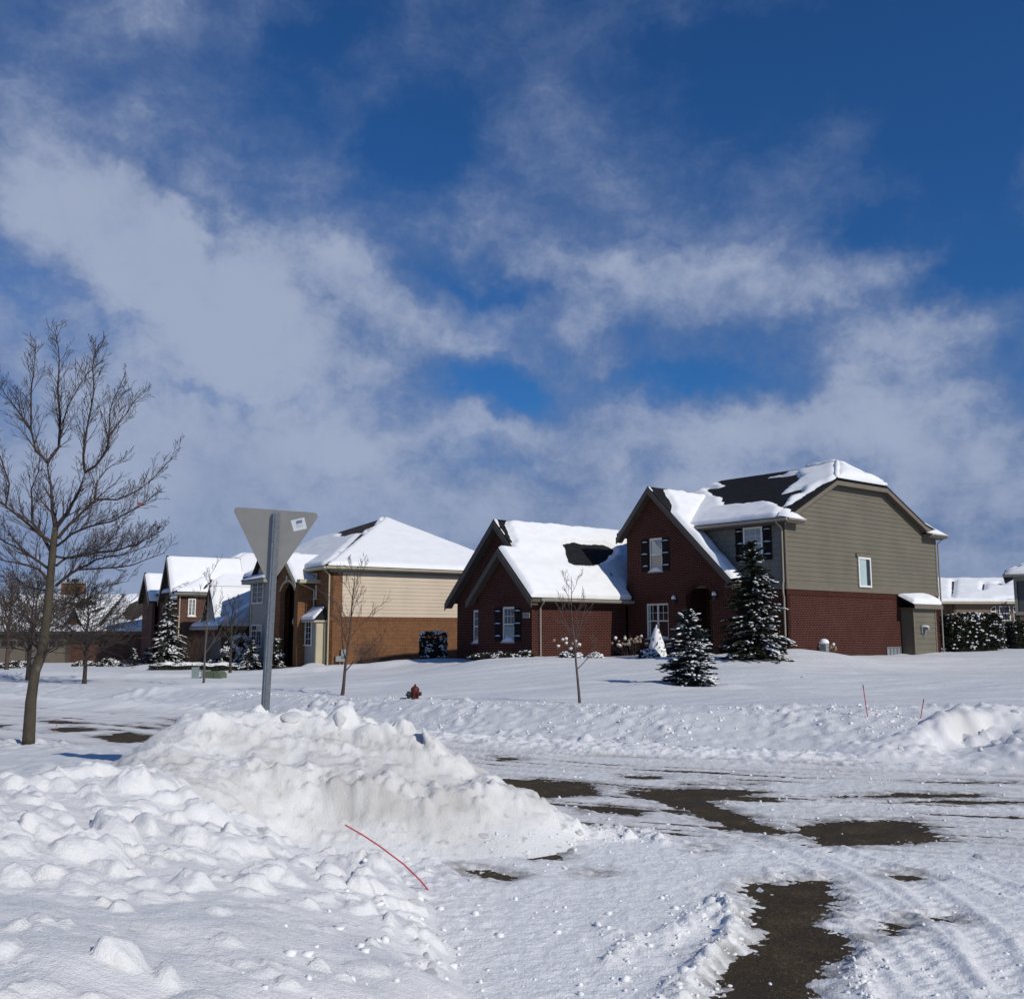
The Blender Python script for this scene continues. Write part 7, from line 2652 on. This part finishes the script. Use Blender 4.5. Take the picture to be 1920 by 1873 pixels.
# ------------------------------------------------------------------ triangular sign seen from behind
M_alu = simple('sign_aluminium', (0.30, 0.29, 0.265), 0.55, 0.07, 5.0, metal=0.35, bump_s=0.05, bump_scale=300.0)
M_post = simple('sign_post_steel', (0.25, 0.27, 0.285), 0.45, 0.16, 22.0, metal=0.55)
M_hole = simple('punched_hole', (0.03, 0.035, 0.04), 0.8, 0.1, 3.0)
M_sticker = simple('sticker_paper', (0.62, 0.65, 0.67), 0.5, 0.04, 20.0)
M_blue = simple('sticker_blue', (0.035, 0.075, 0.22), 0.5, 0.05, 20.0)
M_greyprint = simple('sticker_grey_print', (0.40, 0.44, 0.47), 0.5, 0.05, 20.0)
SD = 12.1
top, bot = at(517, 962, SD), at(495.5, 1352, SD)
axis = (top - bot).normalized()
bot2 = bot - axis * 1.0
sg = empty('yield_sign', bot2, 0, 'grey back of a triangular road sign on a galvanised post in the snow pile', 'road sign')


def sl(v):
    return Vector(v) - bot2


right = Vector((1, 0.0, 0)) - axis * axis.x
right.normalize()
nrm = right.cross(axis).normalized()          # away from the camera
if nrm.y < 0:
    nrm = -nrm
# U-channel post: profile across (right, nrm)
prof = [(-0.047, 0.0), (-0.030, 0.0), (-0.021, -0.030), (0.021, -0.030), (0.030, 0.0), (0.047, 0.0), (0.047, 0.005), (0.027, 0.005), (0.018, -0.025), (-0.018, -0.025), (-0.027, 0.005), (-0.047, 0.005)]
prof = [(-0.052, 0.012), (-0.030, 0.012), (-0.022, -0.030), (0.022, -0.030), (0.030, 0.012), (0.052, 0.012), (0.052, 0.017), (0.026, 0.017), (0.018, -0.025), (-0.018, -0.025), (-0.026, 0.017), (-0.052, 0.017)]
mb = MB()
mb.slab([sl(bot2) + right * a + nrm * b for a, b in prof], top - bot2)
post = mb.build('post', M_post, sg)
# punched holes down the middle of the channel
hb = MB()
Lp = (top - bot2).length
k = 0
s = 0.03
while s < Lp - 0.8:
    c = sl(top) - axis * s - nrm * 0.0305
    vs = [tuple(c + right * 0.0075 * math.cos(2 * math.pi * i / 8) + axis * 0.0075 * math.sin(2 * math.pi * i / 8)) for i in range(8)]
    hb.add(vs, [tuple(range(8))])
    s += 0.0254
ho = hb.build('punched_holes', M_hole, post)
ho['kind'] = 'stuff'
# plate
c_l, c_r, c_b = at(434, 950, SD + 0.03), at(601, 962, SD + 0.03), at(506, 1100, SD + 0.03)


def rounded_tri(pts, r, k=6):
    out = []
    n = len(pts)
    for i in range(n):
        a, b, c = pts[i - 1], pts[i], pts[(i + 1) % n]
        u, v = (a - b).normalized(), (c - b).normalized()
        half = u.angle(v) / 2
        d = r / math.tan(half)
        ctr = b + (u + v).normalized() * (r / math.sin(half))
        p0, p1 = b + u * d, b + v * d
        for j in range(k + 1):
            t = j / k
            q = (p0.lerp(p1, t) - ctr).normalized() * r + ctr
            out.append(q)
    return out


tri = rounded_tri([sl(c_l), sl(c_r), sl(c_b)], 0.045)
nn = (tri[6] - tri[0]).cross(tri[14] - tri[0]).normalized()
if nn.y < 0:
    nn = -nn
mb = MB(); mb.slab(tri, nn * 0.004); plate = mb.build('plate', M_alu, sg)
M_red = simple('sign_red_face', (0.35, 0.02, 0.02), 0.4, 0.05, 5.0)
mb = MB(); mb.slab([q + nn * 0.005 for q in tri], nn * 0.001); mb.build('face', M_red, plate)
# sticker with blue bars and small print
sc_ = [at(545, 976, SD + 0.03), at(570.5, 970, SD + 0.03), at(575.5, 991, SD + 0.03), at(551, 996.5, SD + 0.03)]
sc_ = [sl(v) - nn * 0.002 for v in sc_]
# put the sticker on the plate plane
p0 = tri[0]
sc_ = [v - nn * ((v - p0).dot(nn)) - nn * 0.0012 for v in sc_]
mb = MB(); mb.slab(sc_, -nn * 0.0006); stk = mb.build('sticker', M_sticker, plate)


def on_stk(s, t, lift):
    a = sc_[0].lerp(sc_[1], s)
    b = sc_[3].lerp(sc_[2], s)
    return a.lerp(b, t) - nn * (0.0008 + lift)


for (t0, sh) in [(0.16, 0.06), (0.25, 0.04), (0.34, 0.02)]:
    mb = MB(); mb.add([tuple(on_stk(*q_, 0.0004)) for q_ in [(0.30 + sh, t0), (0.76 + sh, t0), (0.74 + sh, t0 + 0.07), (0.28 + sh, t0 + 0.07)]], [(0, 1, 2, 3)]); mb.build('blue_bar', M_blue, stk)
for i in range(4):
    mb = MB(); mb.add([tuple(on_stk(*q_, 0.0004)) for q_ in [(0.26, 0.50 + i * 0.07), (0.80 - 0.08 * (i % 2), 0.50 + i * 0.07), (0.80 - 0.08 * (i % 2), 0.53 + i * 0.07), (0.26, 0.53 + i * 0.07)]], [(0, 1, 2, 3)]); mb.build('print_line', M_greyprint, stk)
for s_ in (0.10, 0.34):
    b_ = sl(top) - axis * s_ - nrm * 0.031
    mb = MB(); mb.tube([b_, b_ - nrm * 0.012], 0.009, 6); mb.build('bolt', M_post, post)

# ------------------------------------------------------------------ fire hydrant
M_hyd = simple('hydrant_red', (0.095, 0.014, 0.008), 0.55, 0.25, 9.0)
M_hydd = simple('hydrant_black', (0.015, 0.016, 0.018), 0.5, 0.2, 9.0)
p = at(778, 1307, 30)
hz = -0.09 + float(ground_full(np.array([[p.x]]), np.array([[p.y]]))[0, 0])
hy = empty('fire_hydrant', (p.x, p.y, hz - 0.05), 0, 'red fire hydrant with a dark side cap half buried in the lawn snow', 'hydrant')
S_ = 0.86
mb = MB(); mb.lathe([(0.155 * S_, -0.2), (0.155 * S_, 0.10), (0.15 * S_, 0.11), (0.135 * S_, 0.13), (0.128 * S_, 0.16), (0.128 * S_, 0.36), (0.15 * S_, 0.375), (0.15 * S_, 0.41)], 20); mb.build('barrel', M_hyd, hy, False)
mb = MB(); mb.lathe([(0.155 * S_, 0.411), (0.15 * S_, 0.44), (0.11 * S_, 0.49), (0.06 * S_, 0.52), (0.035 * S_, 0.53)], 20); bn = mb.build('bonnet', M_hyd, hy)
mb = MB(); mb.lathe([(0.032, 0.53), (0.028, 0.575), (0.01, 0.585)], 5); mb.build('top_nut', M_hydd, bn)
mb = MB(); mb.tube([(-0.10, 0, 0.27), (-0.145, 0, 0.27), (-0.15, 0, 0.27), (-0.235, -0.02, 0.27)], [0.085, 0.085, 0.105, 0.10], 14); cp = mb.build('pumper_cap', M_hydd, hy)
mb = MB(); mb.tube([(-0.235, -0.02, 0.27), (-0.275, -0.02, 0.27)], 0.03, 5); mb.tube([(-0.21, -0.02, 0.18), (-0.26, -0.03, 0.15), (-0.16, 0, 0.05)], 0.014, 5); mb.build('cap_nut', M_hydd, cp)
mb = MB(); mb.tube([(0.06, -0.07, 0.29), (0.135, -0.13, 0.29)], [0.06, 0.062], 12); c2 = mb.build('hose_cap', M_hyd, hy)
mb = MB(); mb.tube([(0.135, -0.13, 0.29), (0.165, -0.155, 0.29)], 0.022, 5); mb.build('cap_nut', M_hydd, c2)
mb = MB(); mb.tube([(0.10, 0.02, 0.30), (0.19, 0.04, 0.30)], [0.055, 0.058], 12); mb.build('hose_cap', M_hydd, hy)
for a in range(6):
    t = a * math.pi / 3 + 0.3
    mb = MB(); mb.lathe([(0.016, 0.085), (0.016, 0.125)], 6, 0.155 * math.cos(t), 0.155 * math.sin(t)); mb.build('flange_bolt', M_hydd, hy)

# ------------------------------------------------------------------ green utility boxes
M_ugreen = simple('utility_green', (0.10, 0.125, 0.075), 0.6, 0.12, 4.0)
M_ugrey = simple('utility_pale_green', (0.22, 0.27, 0.26), 0.6, 0.08, 4.0)
p = at(404, 1266, 47)
ub = empty('transformer_box', (p.x, p.y, gz(p.x, p.y)), R(-12), 'squat olive green transformer box on the far lawn', 'utility box')
mb = MB(); mb.slab([(-0.42, -0.3, -0.2), (-0.42, -0.3, 0.33), (0.30, -0.3, 0.33), (0.42, -0.3, 0.20), (0.42, -0.3, -0.2)], (0, 0.6, 0)); mb.build('cabinet', M_ugreen, ub)
mb = MB(); mb.box(-0.56, -0.425, -0.31, 0.3, -0.2, 0.37); mb.build('end_panel', M_ugrey, ub)
mb = MB(); mb.box(0.05, 0.07, -0.315, -0.302, -0.1, 0.27); mb.build('door_seam', M_twig_d, ub)
p = at(366, 1268, 46)
uc = empty('utility_pedestal', (p.x, p.y, gz(p.x, p.y)), 0, 'slim pale green utility pedestal left of the olive box', 'utility box')
mb = MB(); mb.box(-0.13, 0.13, -0.12, 0.12, -0.2, 0.50); mb.build('housing', M_ugrey, uc)
mb = MB(); mb.box(-0.145, 0.145, -0.135, 0.135, 0.50, 0.56); mb.build('lid', M_ugrey, uc)
# compressor unit and gas meter near the brick side wall
p = H1.o + H1.X * 0.7 + H1.Y * 1.55
gm = empty('gas_meter', (p.x, p.y, gz(p.x, p.y)), H1.a, 'grey gas meter with a round snow cap at the foot of the side wall', 'meter')
mb = MB(); mb.box(-0.15, 0.15, -0.12, 0.12, 0.1, 0.42); mb.tube([(0.0, 0.2, -0.2), (0.0, 0.2, 0.5), (0.0, 0.0, 0.5), (0, 0, 0.4)], 0.025, 6); mb.build('body', M_galv, gm)
mb = MB(); mb.lathe([(0.20, 0.42), (0.21, 0.48), (0.16, 0.58), (0.05, 0.63)], 12); mb.build('meter_snow', M_snow_clump, gm, True)

# ------------------------------------------------------------------ marker stakes
M_stake = simple('stake_red', (0.42, 0.030, 0.045), 0.45, 0.12, 9.0)
M_staket = simple('stake_tip', (0.05, 0.03, 0.04), 0.6, 0.1, 9.0)


def stake(pts, r, label, tip=True):
    P0 = Vector(pts[0])
    e = empty('marker_stake', P0, 0, label, 'marker stake')
    P = [Vector(q) - P0 for q in pts]
    mb = MB(); mb.tube(P, r, 6); mb.build('rod', M_stake, e)
    if tip:
        d = (P[-1] - P[-2]).normalized()
        mb = MB(); mb.tube([P[-1] - d * 0.06, P[-1] + d * 0.004], r * 1.12, 6); mb.build('tip', M_staket, e)
    return e


sb = on_z(803, 1668, 0.05)
stake([at(812, 1682, sb.y + 0.02), at(802, 1667, sb.y + 0.01), at(788, 1650, sb.y + 0.0), at(757, 1620, sb.y - 0.05), at(712, 1586, sb.y - 0.1), at(680, 1565, sb.y - 0.12), at(647, 1546, sb.y - 0.15)], 0.0075, 'bent red plastic marker stake leaning over the near snow', False)


def stake_at(px0, py0, px1, py1, fn, y0, y1, label, r=0.006):
    P = march(px0, py0, fn, y0, y1, 0.05)
    b = Vector(P) if P is not None else at(px0, py0, (y0 + y1) / 2)
    t = at(px1, py1, b.y)
    d = (t - b).normalized()
    stake([b - d * 0.15, b.lerp(t, 0.5), t], r, label)


gfull = lambda X, Y: np.maximum(ground_full(X[None], Y[None])[0], np.maximum(bank_np(X, Y), -1) * (X > 5.4) * (Y < 23) * (Y > 15.2))
stake_at(1627, 1346, 1618, 1284, gfull, 15, 32, 'tall red marker stake on the far bank tilted away from the shorter one', 0.0085)
stake_at(1726, 1348, 1732, 1311, gfull, 15, 32, 'shorter red marker stake beside the cut snow bank', 0.0085)
stake_at(101, 1374, 109, 1352, gfull, 14, 30, 'small red marker stake right of the leaning street tree trunk', 0.007)

# ------------------------------------------------------------------ dirt clods and leaves blown on the snow
M_dirt = simple('dark_debris', (0.03, 0.022, 0.016), 0.9, 0.3, 9.0)
for i, (px, py, r, lab) in enumerate([(1453, 1236, 0.07, 'dark clump of leaves on the lawn below the tall spruce'), (1412, 1239, 0.05, 'small dark leaf on the lawn under the tall spruce'), (1503, 1270, 0.03, 'tiny dark speck on the open lawn right of the blue spruce'), (250, 1253, 0.10, 'dark lump of debris on the snow before the low house')]):
    P = march(px, py, lambda X, Y: ground_full(X[None], Y[None])[0], 24, 70, 0.1)
    if P is None:
        continue
    mb = MB()
    rg = random.Random(i)
    for k in range(5):
        a = rg.uniform(0, 6.28)
        o_ = Vector((math.cos(a) * r * rg.uniform(0, 1.4), math.sin(a) * r * 0.6, r * 0.3))
        u = Vector((rg.uniform(-1, 1), rg.uniform(-1, 1), rg.uniform(-0.3, 0.3))).normalized() * r
        v = u.cross(Vector((rg.uniform(-0.4, 0.4), rg.uniform(-0.4, 0.4), 1))).normalized() * r * 0.5
        mb.slab([o_ - u, o_ - v, o_ + u, o_ + v], (0, 0, r * 0.25))
    ob = mb.build('leaf_debris', M_dirt)
    ob.location = P
    tag(ob, lab, 'debris')

_tot = sum(len(m.polygons) for m in bpy.data.meshes)
print('POLYS', _tot, 'OBJECTS', len(bpy.data.objects))
